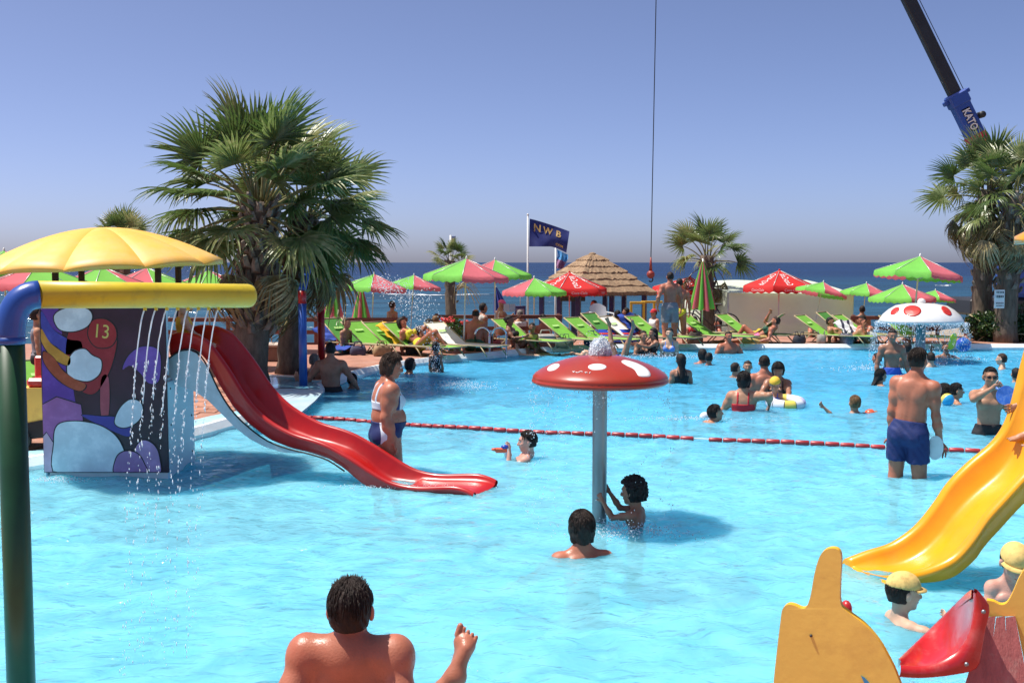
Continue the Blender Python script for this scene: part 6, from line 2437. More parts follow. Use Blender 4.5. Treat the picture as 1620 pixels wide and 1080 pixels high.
def palm(label, base, top, r0, r1, nf, fl, seed, el=(86, -38), dead=0, boots=0, boot_from=0.35, group='fan palms', bias=None, dead_el=(-45, -80), fr=1.0):
    base, top = Vector(base), Vector(top)
    root = empty('fan_palm', base, 0, label, 'palm tree', group)
    r_ = random.Random(seed)
    n_ = 14
    mb = MB()
    pts_, rad_ = [], []
    for i in range(n_ + 1):
        t = i / n_
        pts_.append(base.lerp(top, t) + Vector((math.sin(t * 3 + seed) * .03, math.cos(t * 2.4 + seed) * .03, 0)) * (1 if 0 < i < n_ else 0))
        rad_.append((r0 + (r1 - r0) * t) * (1 + .05 * math.sin(t * 37 + seed)) * (1.12 if i == 0 else 1))
    mb.tube(pts_, rad_, 18)
    mb.v = [(x + r_.uniform(-.012, .012), y + r_.uniform(-.012, .012), z) for x, y, z in mb.v]
    mb.build('trunk', M_trunk, root)
    for k in range(boots):
        t = boot_from + (1 - boot_from) * (k + .5) / boots
        a = k * 2.39996
        c = base.lerp(top, t)
        rad = r0 + (r1 - r0) * t
        o = link('leaf_base', BOOT, root, c - base + Vector((math.cos(a) * rad * .94, math.sin(a) * rad * .94, -.06)))
        o.rotation_euler = (R(-12 + r_.uniform(-10, 10)), 0, a - PI / 2)
        s_ = rad / .27 * r_.uniform(.9, 1.15)
        o.scale = (s_, s_, s_ * r_.uniform(.85, 1.2))
    for k in range(nf):
        t = (k + .5) / nf
        e = el[0] + (el[1] - el[0]) * t ** 0.9 + r_.uniform(-7, 7)
        a = k * 2.39996 + r_.uniform(-.25, .25)
        s_ = fl * r_.uniform(.85, 1.1)
        o = link('frond', FROND[r_.choice((0, 1, 3, 0) if t < .45 else (1, 2, 4, 2))], root, top - base + Vector((math.cos(a), math.sin(a), 0)) * r1 * .5 + Vector((0, 0, -.5 * t * fl * .6)))
        M_ = Matrix.Rotation(a - PI / 2, 4, 'Z') @ Matrix.Rotation(R(e), 4, 'X') @ Matrix.Rotation(r_.uniform(-.85, .85), 4, 'Y')
        o.rotation_euler = M_.to_euler()
        o.scale = (s_ * fr, s_, s_)
    for k in range(dead):
        a = k * 2.39996 + 1.0
        e = r_.uniform(*dead_el)
        o = link('dead_frond', DEAD[k % 2], root, top - base + Vector((math.cos(a), math.sin(a), 0)) * r1 * .8 + Vector((0, 0, -.35 * fl - r_.uniform(0, .4) * fl)))
        o.rotation_euler = (Matrix.Rotation(a - PI / 2, 4, 'Z') @ Matrix.Rotation(R(e), 4, 'X') @ Matrix.Rotation(r_.uniform(-.7, .7), 4, 'Y')).to_euler()
        s_ = fl * r_.uniform(.75, 1.0)
        o.scale = (s_, s_, s_)
    return root


b1_ = ON(398, 606, DZ)
t1_ = AT(412, 318, b1_.y + .1)
palm('large fan palm with scaly trunk right behind the red chute', b1_, t1_, 0.285, 0.25, 46, 1.06, 4, el=(88, -34), dead=8, boots=120, boot_from=.28)
b2_ = ON(458, 590, DZ)
t2_ = AT(480, 338, b2_.y)
palm('fan palm with smooth lower trunk beside the blue post', b2_, t2_, 0.235, 0.22, 34, 0.94, 9, el=(80, -46), dead=5, boots=80, boot_from=.42)
c3 = AT(713, 412, 34.0)
palm('little fan palm rising behind the parasol at the ladder', (AT(715, 500, 34.0).x, 34.0, -1.0), c3, 0.17, 0.15, 16, 0.42, 21, el=(85, 5), dead=0, boots=26, boot_from=.6)
c4 = AT(1119, 405, 36.0)
palm('fan palm with spaced fronds rising behind the white tent', (AT(1119, 500, 36).x, 36.0, -1.0), c4, 0.26, 0.22, 17, 0.80, 33, el=(88, -15), dead=11, fr=1.25, boots=30, boot_from=.5, dead_el=(-35, -75))
c5 = AT(1562, 300, 28.6)
palm('tall fan palm with drooping dry fronds beside the hedge', (AT(1552, 545, 28.6).x, 28.6, DZ), c5, 0.26, 0.22, 22, 0.88, 41, el=(88, -25), dead=34, boots=50, boot_from=.3, dead_el=(-30, -85))
c6 = AT(1604, 310, 27.4)
palm('fan palm with a paper notice pinned to its trunk', (AT(1591, 545, 27.4).x, 27.4, DZ), c6, 0.27, 0.24, 20, 0.85, 55, el=(85, -35), dead=24, boots=50, boot_from=.35, dead_el=(-40, -85))
c7 = AT(190, 388, 25.0)
palm('fan palm whose tips show over the yellow dome roof', (c7.x, 25.0, DZ), c7, 0.2, 0.18, 18, 0.50, 61, el=(88, 20), boots=20, boot_from=.5)
c8 = AT(1665, 300, 28.0)
palm('fan palm at the picture edge behind the yellow slide', (c8.x, 28.0, DZ), c8, 0.26, 0.22, 20, 0.85, 77, el=(85, -45), dead=14, boots=30, boot_from=.4)

# dry flower stalks hanging from the little palm
root = empty('dry_flower_stalks', tuple(AT(735, 450, 33.7)), 0, 'pale dry flower stalks hanging from the little palm', 'dry stalks')
r_ = random.Random(6)
M_stalk = mat('dry_stalk', (0.50, 0.42, 0.25), rough=0.9, var=0.2)
for k in range(16):
    s0 = AT(722 + r_.uniform(0, 8), 455 + r_.uniform(-4, 4), 33.7)
    dx, dz = r_.uniform(-.25, .75), -r_.uniform(.25, .75)
    mb = MB()
    pts_ = [s0 + Vector((dx * t, r_.uniform(-.05, .05), .18 * math.sin(PI * t * .9) + dz * t * t)) for t in np.linspace(0, 1, 8)]
    mb.tube(pts_, [.016, .014, .012, .011, .010, .008, .007, .005], 5)
    mb.build('stalk', M_stalk, root)

# paper notice on the palm trunk
pn = AT(1582, 473, 27.05)
root = empty('paper_notice', tuple(pn), 0, 'white paper notice pinned to the palm trunk', 'notice')
mb = MB(); mb.prism([(-.125, -.225), (.125, -.225), (.125, .225), (-.125, .225)], .006, fn=lambda x, y, d: (x, d + .03 * (x / .125) ** 2, y))
sh_ = link('sheet', mb.mesh('sheet', M_white), root)
M_ink = mat('black_ink', (0.03, 0.03, 0.035), rough=0.7)
r_ = random.Random(9)
mb = MB()
for row, hgt, n_ in ((0.165, 0.05, 5), (0.06, 0.07, 4), (-0.10, 0.035, 6), (-0.165, 0.03, 6)):
    for k in range(n_):
        x = -.095 + .19 * (k + .5) / n_
        w = .19 / n_ * r_.uniform(.5, .8)
        hh = hgt * r_.uniform(.7, 1)
        mb.add([(x + sx * w / 2, -.004, row + sy * hh / 2) for sx, sy in ((-1, -1), (1, -1), (1, 1), (-1, 1))], [(0, 1, 2, 3)])
tag(link('faded_lettering', mb.mesh('faded_lettering', M_ink), sh_), kind='stuff')

# ================================================================== hedge and flower bed
def leafy(name, c, size, n_, leaf, material, seed, parent=None, mound=True):
    r_ = random.Random(seed)
    mb = MB()
    for k in range(n_):
        while True:
            u = Vector((r_.uniform(-1, 1), r_.uniform(-1, 1), r_.uniform(-1, 1)))
            if 0.35 < u.length < 1:
                break
        bump_ = 1 + .16 * math.sin(u.x * 7 + seed) * math.cos(u.y * 6) + .1 * math.sin(u.z * 9 + u.x * 5)
        p = Vector((u.x * size[0] / 2, u.y * size[1] / 2, u.z * size[2] / 2)) * bump_ + Vector(c)
        d_ = Vector((r_.gauss(0, 1), r_.gauss(0, 1), r_.gauss(0.4, 1))).normalized()
        w = d_.cross(Vector((r_.gauss(0, 1), r_.gauss(0, 1), r_.gauss(0, 1)))).normalized()
        l_ = leaf * r_.uniform(.6, 1.3)
        mb.add([p, p + d_ * l_ * .5 + w * l_ * .28, p + d_ * l_, p + d_ * l_ * .5 - w * l_ * .28], [(0, 1, 2, 3)])
    return mb.build(name, material, parent)
M_hleaf = leaf_mat('hedge_leaf', (0.016, 0.045, 0.010), (0.050, 0.095, 0.020), (0.12, 0.14, 0.035), .25)
for i, (px, w, top, D_) in enumerate(((1553, 0.85, 497, 28.0), (1583, 0.85, 492, 27.6), (1614, 0.9, 488, 27.8), (1645, 0.9, 490, 27.8))):
    c = AT(px, 520, D_)
    ht = AT(px, top, D_).z - DZ
    lab = ('rounded green hedge shrub nearest the white mushroom fountain', 'green hedge shrub under the palm with the notice', 'dark green hedge shrub behind the top of the yellow slide', 'hedge shrub outside the picture edge beyond the slide')[i]
    root = empty('hedge_shrub', (c.x, c.y, DZ), 0, lab, 'shrub', 'hedge on the far deck')
    leafy('foliage', (c.x, c.y, DZ + ht / 2), (w * 1.25, 0.9, ht * 1.1), 1500, .095, M_hleaf, 30 + i, root)
    for k in range(3):
        mb = MB(); mb.tube([(c.x + (k - 1) * .1, c.y, DZ), (c.x + (k - 1) * .2, c.y + .05 * k, DZ + ht * .7)], [.025, .012], 6)
        mb.build('stem', M_trunk, root)
c = ON(712, 549, DZ)
root = empty('flower_bed', (c.x, c.y + .9, DZ), 0, 'bed of red geraniums between the white lounger and the ladder', 'flowers')
leafy('foliage', (c.x, c.y + .9, DZ + .32), (0.95, .6, .62), 520, .10, leaf_mat('geranium_leaf', (0.03, 0.08, 0.015), (0.08, 0.16, 0.03), (0.16, 0.22, 0.06)), 5, root)
r_ = random.Random(4)
M_flow = mat('red_flower', (0.62, 0.04, 0.04), rough=0.6, var=0.25, objrand=.3)
mbf = MB()
for q in range(9):
    a = q * 2.4
    mbf.sphere((math.cos(a) * .03 * (q % 3), math.sin(a) * .03 * (q % 3), .012 * (q % 2)), .022, 6, 4)
flm = mbf.mesh('blossom', M_flow)
for k in range(26):
    u = Vector((r_.uniform(-.48, .48), r_.uniform(-.38, .1), 0))
    o = link('blossom', flm, root, (u.x, u.y, .36 + .30 * math.sqrt(max(0, 1 - (u.x / .5) ** 2)) * r_.uniform(.4, 1)))
    o.scale = (r_.uniform(.8, 1.5),) * 3
mb = MB(); mb.box((c.x, c.y + .9, DZ + .06), (1.0, .66, .12), bev=.02)
mb.build('border', M_pl, root)

# ================================================================== crane boom, cable and hook
M_cblue = mat('crane_blue', (0.025, 0.075, 0.33), rough=0.4, var=0.15, scale=1.0)
M_cdark = mat('crane_dark_grey', (0.020, 0.021, 0.024), rough=0.5, var=0.25, scale=1.2)
CD = 46.0
e0, e1 = AT(1551, 232, CD), AT(1437.5, 0, CD)
bdir = (e1 - e0).normalized()
Lb = 46.0
bx = Vector((0, 1, 0)).cross(bdir).normalized()
foot = e0 - bdir * ((e0.z - 1.2) / bdir.z)
root = empty('mobile_crane', (foot.x, foot.y, -1.0), label='long dark crane boom with blue base section slanting up from behind the palms', cat='crane')
Mb = Matrix((bx, Vector((0, 1, 0)), bdir)).transposed()
def seg(a, b, w, dpt, material, name, par_=None):
    mb = MB()
    mb.box((a + b) / 2, (w, dpt, (b - a).length), M=Mb, bev=min(w, dpt) * .12)
    return mb.build(name, material, par_ or root)
sB = e0 + bdir * ((AT(1508, 150, CD) - e0).dot(bdir))
base_sec = seg(foot, sB, 0.74, .5, M_cblue, 'boom_base_section')
seg(sB - bdir * .4, foot + bdir * Lb * .58, 0.50, .36, M_cdark, 'boom_section')
seg(foot + bdir * Lb * .56, foot + bdir * Lb, 0.40, .3, M_cdark, 'boom_section')
seg(sB - bdir * .55, sB + bdir * .02, 0.84, .6, M_cblue, 'boom_collar')
for s_, off in ((-1, .2), (1, .1)):
    mb = MB(); mb.box(sB - bdir * off + bx * s_ * .46, (.25, .3, .18), M=Mb, bev=.03)
    mb.build('bracket', M_cblue, root)
mb = MB(); mb.box(e0 + bdir * 1.15 + bx * .5 , (.26, .25, .22), M=Mb, bev=.04); mb.tube([e0 + bdir * 1.15 + bx * .58 + Vector((0, -.2, 0)), e0 + bdir * 1.15 + bx * .58 + Vector((0, .2, 0))], .14, 12)
mb.build('sheave', M_cdark, root)
for nm, t0_, t1_, cc in (('red_band', .30, .55, (0.45, 0.02, 0.03)), ('orange_band', -.30, .26, (0.62, 0.17, 0.02))):
    mb = MB(); mb.box(e0 + bdir * (t0_ + t1_) / 2, (0.755, 0.515, t1_ - t0_), M=Mb)
    mb.build(nm, mat('crane_' + nm, cc, rough=0.45), base_sec)
tv, tf = text2d('KATO', bold=0.03)
lc = AT(1533.5, 189, CD)
lc = e0 + bdir * (lc - e0).dot(bdir)
for nm, sc, dep_, mt in (('lettering_outline', 0.36, 0.012, M_cdark), ('lettering', 0.335, 0.02, M_letter)):  # dark outline printed behind the white letters
    mb = MB()
    for ox in ((-.02, .02) if nm == 'lettering_outline' else (0,)):
        for oz in ((-.02, .02) if nm == 'lettering_outline' else (0,)):
            mb.add([lc - bdir * (x * sc + ox) + bx * (y * .44 + oz) + Vector((0, -.25 - dep_, 0)) for x, y in tv], tf)
    mb.build(nm, mt, base_sec)
tip = foot + bdir * Lb
mb = MB(); mb.tube([sB + bx * .42 - bdir * 6, tip + bx * .3], .016, 5)
mb.build('hoist_rope', M_black, root)
mb = MB(); mb.box(tip, (1.2, .9, 1.0), M=Mb, bev=.1)
mb.build('boom_head', M_cdark, root)
hk = AT(1029.5, 428, tip.y)
ct = AT(1038, 0, tip.y)
k_ = (tip.z - hk.z) / (ct.z - hk.z)
ctop = hk.lerp(ct, k_)
seg(tip - bx * 0.1, ctop + Vector((0, 0, .3)), .5, .5, M_cdark, 'fly_jib') if (ctop - tip).length > .3 else None
mb = MB(); mb.tube([ctop, hk + Vector((0, 0, .25))], .020, 6)
mb.build('hoist_rope', M_black, root)
mb = MB(); mb.tube([hk + Vector((0, 0, .55)), hk + Vector((0, 0, .0))], [.03, .07], 8); mb.sphere(hk - Vector((0, 0, .16)), .17, 12, 8)
mb.build('hook_ball', mat('hook_red', (0.30, 0.035, 0.02), rough=0.5, var=0.2), root)
mb = MB(); mb.tube([hk - Vector((0, 0, .28)) + Vector((.09 * math.sin(a), 0, .09 * math.cos(a) - .09)) for a in np.linspace(0, 4.2, 10)], .03, 6)
mb.build('hook', M_cdark, root)
# carrier, outside the picture
mb = MB(); mb.box((foot.x + .8, foot.y, 0.3), (9.0, 2.6, .7), bev=.1)
mb.build('chassis', M_cdark, root)
mb = MB(); mb.box((foot.x + .3, foot.y, 1.2), (3.4, 2.3, 1.1), bev=.15)
mb.build('turret', M_cblue, root)
mb = MB(); mb.box((foot.x - 1.6, foot.y - .9, 1.55), (1.6, 1.0, 1.7), bev=.15)
mb.build('cab', M_cblue, root)
for kx in (-3.0, -1.4, 2.6, 4.2):
    for sy in (-1.2, 1.2):
        mb = MB(); mb.tube([(foot.x + .8 + kx, foot.y + sy - .2, -.45), (foot.x + .8 + kx, foot.y + sy + .2, -.45)], .55, 18)
        mb.build('wheel', M_black, root)

# ================================================================== people
def bands(name, axis, stops, rough=0.7):
    """cloth printed in bands along one of the wearer's axes: stops = [(position, colour), ...]"""
    m = bpy.data.materials.new(name)
    m.use_nodes = True
    N, L = m.node_tree.nodes, m.node_tree.links
    p = N['Principled BSDF']
    p.inputs['Roughness'].default_value = rough
    tc = N.new('ShaderNodeTexCoord')
    sx = N.new('ShaderNodeSeparateXYZ')
    L.new(tc.outputs['Object'], sx.inputs[0])
    mr = N.new('ShaderNodeMapRange')
    mr.inputs['From Min'].default_value = -0.5
    mr.inputs['From Max'].default_value = 0.5
    L.new(sx.outputs['XYZ'.index(axis)], mr.inputs['Value'])
    rp = N.new('ShaderNodeValToRGB')
    rp.color_ramp.interpolation = 'CONSTANT'
    e = rp.color_ramp.elements
    e[0].position, e[0].color = 0.0, (*stops[0][1], 1)
    e[1].position, e[1].color = stops[1][0] + .5, (*stops[1][1], 1)
    for pos, c in stops[2:]:
        k = e.new(pos + .5)
        k.color = (*c, 1)
    L.new(mr.outputs[0], rp.inputs[0])
    L.new(rp.outputs[0], p.inputs['Base Color'])
    return m


def dots(name, c1, c2, scale):
    m = bpy.data.materials.new(name)
    m.use_nodes = True
    N, L = m.node_tree.nodes, m.node_tree.links
    p = N['Principled BSDF']
    p.inputs['Roughness'].default_value = 0.8
    tc = N.new('ShaderNodeTexCoord')
    v = N.new('ShaderNodeTexVoronoi')
    v.inputs['Scale'].default_value = scale
    L.new(tc.outputs['Object'], v.inputs['Vector'])
    rp = N.new('ShaderNodeValToRGB')
    rp.color_ramp.interpolation = 'CONSTANT'
    e = rp.color_ramp.elements
    e[0].position, e[0].color = 0, (*c2, 1)
    e[1].position, e[1].color = 0.36, (*c1, 1)
    L.new(v.outputs['Distance'], rp.inputs[0])
    L.new(rp.outputs[0], p.inputs['Base Color'])
    return m


NAVY, WHITE, BLACKC = (0.010, 0.022, 0.115), (0.62, 0.70, 0.78), (0.012, 0.011, 0.013)
C_navy = cloth('navy', NAVY)
C_black = cloth('black', BLACKC)
C_red = cloth('red', (0.55, 0.015, 0.025))
C_grey = cloth('grey', (0.20, 0.20, 0.23))
C_yellow = cloth('yellow', (0.72, 0.46, 0.04))
C_yel2 = cloth('bright_yellow', (0.75, 0.62, 0.03))
C_turq = cloth('turquoise', (0.03, 0.30, 0.36))
C_cyan = cloth('cyan', (0.12, 0.55, 0.70))
C_pink = cloth('pink', (0.80, 0.14, 0.32))
C_green = cloth('dark_green', (0.03, 0.10, 0.05))
C_blue = cloth('blue', (0.04, 0.10, 0.48))
C_white = cloth('white', (0.72, 0.72, 0.70))
C_capy = mat('cloth_cap_yellow', (0.74, 0.50, 0.16), rough=0.8, var=0.1, scale=12, bump=0.3, stain=(0.40, 0.24, 0.07), stain_amt=0.8, stain_scale=22)
C_glass = mat('dark_lens', (0.01, 0.01, 0.012), rough=0.12, var=0.0)
C_arm = mat('armband_orange', (0.85, 0.13, 0.05), rough=0.3, var=0.1)
C_dots = dots('dotted_cloth', (0.010, 0.009, 0.014), (0.60, 0.58, 0.58), 28)
C_gold = mat('gold_chain', (0.75, 0.60, 0.35), rough=0.25, metal=0.9)
C_mix = mat('cloth_mixed', (0.30, 0.28, 0.06), rough=0.8, var=0.3, stain=(0.05, 0.20, 0.30), stain_amt=1.0, stain_scale=8)
C_bik = mat('cloth_blue_print', (0.12, 0.25, 0.62), rough=0.7, var=0.2, stain=(0.6, 0.5, 0.6), stain_amt=0.9, stain_scale=20)
M_ptop = bands('two_tone_top', 'Y', [(-.5, WHITE), (-0.055, NAVY), (0.105, WHITE)])
M_pbot = bands('two_tone_bottom', 'Y', [(-.5, NAVY), (-0.10, WHITE), (-0.045, NAVY), (-0.02, WHITE), (0.015, NAVY)])

SIT = dict(ll=((-.12, 1, .02), (-.08, .35, -1)), rl=((.12, 1, .02), (.08, .35, -1)))
FLOAT = dict(ll=((-.15, .55, -.75), (-.1, -.2, -1)), rl=((.15, .55, -.75), (.1, -.2, -1)))
KNEEL = dict(ll=((-.15, .7, -.6), (-.05, -.8, -.55)), rl=((.15, .7, -.6), (.05, -.8, -.55)))
LIE = dict(ll=((-.1, 1, -.02), (-.06, 1, -.02)), rl=((.1, 1, -.02), (.06, 1, -.02)))
KNEES = dict(ll=((-.08, .72, .7), (-.05, .62, -.78)), rl=((.1, .78, .62), (.06, .62, -.78)))
WIDE = dict(la=((-.75, .25, -.6), (-.7, .5, -.4)), ra=((.75, .25, -.6), (.7, .5, -.4)))

# --- near people
person('man seen from behind sitting on the near pool edge, one foot raised', (555, 963), D=4.25, h=1.76, face=-3, lean=-22, curve=6, hp=-2, skin='red', bw=1.03, shrug=.06, spikes=260,
       la=((-.30, -.42, -.86), (-.10, -.05, -1)), ra=((.20, -.42, -.88), (.08, .0, -1)), ll=((-.12, 1, -.12), (-.02, .75, -.66)),
       rl=dict(t=AT(717, 1070, 4.85), pole=(-0.6, 0.2, -0.6)), fd={'r': (.30, .22, .95), 'rw': (.93, -.15, -.25)}, hair='short', hc='dark', wear=[('trunks', C_navy, .5), ('necklace', C_gold)], vs=0.005, toes=True)
person('boy in a yellow cap standing chest deep before the yellow slide', (1431, 936), yw=983, h=1.08, face=-84, hp=4, skin='pale', ra=dict(t=AT(1492, 981, 6.25)), la=((-.3, .7, -.5), (-.1, 1, -.3)),
       hair='short', hc='dark', wear=[('cap', C_capy, 1, -.05), ('trunks', C_blue, .5)], vs=0.0075, eyes=True)
person('boy in a yellow cap looking down at the picture edge', (1606, 890), D=6.55, h=1.12, face=172, hp=24, skin='pink', hair='short', hc='dark', wear=[('cap', C_capy, 1, -.05), ('trunks', C_navy, .5)], vs=0.009, eyes=True,
       la=((-.15, .1, -1), (-.05, .3, -1)), ra=((.15, .1, -1), (.05, .3, -1)))
person('child sliding down the yellow slide with one hand out', (1706, 556), D=7.28, h=1.2, face=85, lean=-12, skin='tan', la=dict(t=AT(1628, 686, 7.05), pole=(-.3, .3, 1)), hair='short', hc='dark', wear=[('trunks', C_red, .5)], vs=0.009, curl=8,
       ll=((-.15, .45, .8), (-.08, .1, -1)), rl=((.15, .45, .8), (.08, .1, -1)), ra=((.3, .5, -.6), (.1, .9, -.3)))
person('woman in a white and navy two-piece swimsuit wading past the red chute', (621, 579), D=11.0, h=1.68, face=-70, lean=2, hp=14, hy=-8, skin='red', bw=1.42, belly=.085, bust=.04, hips=1.10,
       ra=((.10, -.24, -1), (.0, .30, -1)), la=((-.15, .1, -1), (-.05, .4, -1)), rl=((.06, .16, -1), (.02, .05, -1)), ll=((-.06, -.06, -1), (-.02, -.12, -1)), hair='bob', hc='brown', wear=[('top', M_ptop), ('bottom', M_pbot)], vs=0.009, eyes=True)
manB = person('man in navy swim trunks wading away with a white bat in his hand', (1453, 570), yw=752, h=1.77, face=-36, lean=5, side=5, hy=-14, hp=4, skin='red', bw=1.03, belly=.05,
       la=((-.13, -.10, -1), (-.02, .16, -1)), ra=((.10, .02, -1), (.12, .22, -1)), hair='short', hc='dark', wear=[('trunks', C_navy, .62), ('bracelet', C_pink, 'l')], vs=0.009)
person('woman with wet dark hair, shoulders out of the water by the mushroom post', (920, 834), yw=874, h=1.62, face=8, lean=8, skin='red', hair='bob', hc='dark', vs=0.009, **KNEEL, la=((-.75, .2, -.55), (-.4, .8, -.4)), ra=((.75, .3, -.5), (.4, .9, -.2)))
person('small curly haired child holding the mushroom fountain post', (1001, 777), D=8.7, h=1.0, face=62, hp=6, skin='brown', la=dict(t=Vector((MC.x + .02, MC.y - .085, .20)), pole=(0, -.2, -1)), ra=dict(t=Vector((MC.x + .085, MC.y + .03, .25)), pole=(0, -.2, -1)),
       hair='curly', hc='black', wear=[('brief', C_navy)], vs=0.007, curl=34, eyes=True)
person('boy floating on his back and aiming a toy water pistol', (834, 698), yw=724, h=1.32, face=92, lean=-38, hp=4, skin='pink', la=dict(t=AT(806, 714, 11.7), pole=(-.3, 0, -1)), ra=dict(t=AT(806, 714, 11.95), pole=(.3, 0, -1)),
       **LIE, hair='short', hc='dark', wear=[('trunks', C_blue, .4)], vs=0.009, eyes=True)
# --- group round the swim ring
person('woman in a red swimsuit seen from behind beside the swim ring', (1177, 601), yw=648, h=1.62, face=-16, skin='tan', bw=1.32, bust=.03, hair='bob', hc='black', wear=[('onepiece', C_red, .15)], vs=0.011, **KNEEL,
       ra=dict(t=AT(1217, 640, 15.6), pole=(1, -.3, -.3)), la=((-.5, .1, -.9), (-.2, .5, -.8)))
person('dark haired woman holding the toddler over the swim ring', (1231, 586), D=16.7, h=1.62, face=168, hp=30, skin='brown', bust=.025, hair='bob', hc='black', wear=[('onepiece', C_black)], vs=0.011, **KNEEL,
       la=dict(t=AT(1246, 632, 16.3), pole=(-1, 0, -.5)), ra=dict(t=AT(1212, 630, 16.4), pole=(1, 0, -.5)))
person('toddler in a yellow cap and blue suit sitting in the swim ring', (1226, 608), D=16.15, h=0.80, face=160, hp=18, skin='tan', hair='short', hc='dark', wear=[('cap', C_yellow, 0, 0), ('onepiece', C_blue)], vs=0.009, **SIT)
person('man with wet cropped hair and broad back behind the woman in red', (1209, 574), yw=622, h=1.76, face=-4, hp=8, skin='red', bw=1.1, hair='crop', hc='dark', vs=0.011, **KNEEL)
person('wet haired boy wiping his face with one hand', (1164, 583), yw=597, h=1.3, face=-60, skin='tan', hair='crop', hc='dark', vs=0.012, ra=dict(t=AT(1170, 590, 17.5), pole=(1, 0, -1)), **KNEEL)
person('child whose face shows between the boy and the woman in red', (1183, 580), yw=594, h=1.3, face=170, skin='tan', hair='crop', hc='dark', vs=0.012, **KNEEL)
person('boy swimming with a red and white float on his back', (1132, 653), yw=666, h=1.25, face=-78, lean=66, hp=-6, skin='tan', hair='short', hc='black', vs=0.011, ll=((-.1, -.4, -.8), (-.05, -.7, -.6)), rl=((.1, -.4, -.8), (.05, -.7, -.6)), la=((-.2, .8, -.6), (-.1, 1, -.3)), ra=((.2, .8, -.6), (.1, 1, -.3)))
person('fair haired boy with an orange armband raising one arm', (1352, 637), yw=652, h=1.2, face=6, lean=25, hp=-10, skin='tan', hair='crop', hc='fair', vs=0.011, la=((-1, .1, .0), (-.75, .1, .75)), ra=((1, .1, .22), (.5, .6, -.5)), wear=[('armband', C_arm, 'r')], **KNEEL)
person('girl in a black bikini top seen from behind near the far edge', (1077, 570), yw=606, h=1.52, face=6, skin='brown', bust=.02, hair='long', hc='black', wear=[('band', C_black)], vs=0.013, la=((-.25, 0, -1), (-.1, .1, -1)), ra=((.25, 0, -1), (.1, .1, -1)))
person('woman up to her neck at the far edge with a child close by', (1111, 561), yw=574, h=1.6, face=8, skin='red', hair='bob', hc='black', vs=0.015, **KNEEL)
person('small child clinging beside the woman near the far edge', (1122, 566), yw=576, h=1.1, face=-30, skin='red', hair='short', hc='black', vs=0.015, **KNEEL)
person('broad sunburnt man facing the camera at the far edge', (1153, 532), yw=559, h=1.74, face=192, skin='red', bw=1.3, hair='short', hc='dark', vs=0.015, la=((-.5, .2, -.8), (.7, .6, -.1)), ra=((.5, .2, -.8), (-.7, .6, -.1)))
person('woman in a blue patterned bikini top at the far edge', (1059, 527), yw=563, h=1.6, face=165, skin='pale', bust=.03, hair='long', hc='dark', wear=[('top', C_bik), ('brief', C_blue)], vs=0.013)
person('mother hugging a girl at the far edge behind the mushroom', (1018, 531), yw=562, h=1.6, face=200, skin='tan', bust=.02, hair='short', hc='dark', wear=[('top', C_black)], vs=0.014, la=((-.3, .5, -.8), (.6, .8, .1)), ra=((.4, .3, -.8), (-.5, .8, .1)))
person('girl with dark hair hugging her mother at the far edge', (1033, 527), yw=562, h=1.4, face=110, skin='brown', hair='long', hc='black', wear=[('onepiece', C_black)], vs=0.014, la=((-.2, .9, -.4), (.1, 1, .2)), ra=((.2, .9, -.4), (-.1, 1, .2)))
person('swimmer upside down with both legs sticking out of the water', (980, 620), D=24.9, h=1.7, face=150, lean=180, hp=180, skin='tan', hair='short', hc='dark', vs=0.013, rl=((.30, .02, 1), (.18, -.15, 1)), ll=((-.30, .02, 1), (-.42, .15, 1)), fd={'r': (0, .8, .6), 'l': (0, .7, .7)},
       la=((-.5, 0, -1), (-.3, 0, -1)), ra=((.5, 0, -1), (.3, 0, -1)), wear=[('trunks', C_blue, .3)])
person('person floating on the back, feet pointing to the ladder', (928, 560), D=25.2, h=1.68, face=94, lean=-84, hp=-80, skin='pale', hair='short', hc='dark', vs=0.014, ll=((-.10, 1, .14), (-.05, 1, .10)), rl=((.12, 1, .18), (.1, 1, .20)), fd={'r': (0, .35, 1), 'l': (0, .4, 1)}, wear=[('brief', C_navy)])
person('child in a dark dotted suit standing at the pool edge', (690, 549), yw=589, h=1.05, face=-20, skin='brown', hair='short', hc='black', wear=[('shirt', C_dots), ('trunks', C_dots, .8)], vs=0.013)
person('dark haired swimmer just behind the woman in the two-piece', (650, 576), yw=590, h=1.6, face=-60, lean=15, skin='brown', hair='bob', hc='black', vs=0.013, **KNEEL)
person('man sitting in the palm shade with his dark back turned', (523, 553), yw=618, h=1.78, face=4, hp=2, skin='brown', bw=1.12, hair='crop', hc='black', wear=[('trunks', C_black, .4)], vs=0.012, la=((-.55, .1, -.8), (-.4, .4, -.8)), ra=((.5, .1, -.8), (.35, .5, -.7)))
person('grey haired person in the palm shade beside the blue post', (498, 570), D=18.9, h=1.6, face=-30, skin='brown', hair='short', hc='grey', wear=[('onepiece', C_black)], vs=0.013, **KNEEL)
person('child with a black bathing cap and white strap', (557, 601), yw=614, h=1.2, face=10, skin='brown', hair='short', hc='black', vs=0.011, **KNEEL)
person('crouching child in turquoise beside the blue post', (474, 593), D=18.2, h=0.95, face=80, lean=60, skin='tan', hair='short', hc='dark', wear=[('shirt', C_cyan), ('trunks', C_cyan, .5)], vs=0.012, **KNEEL)
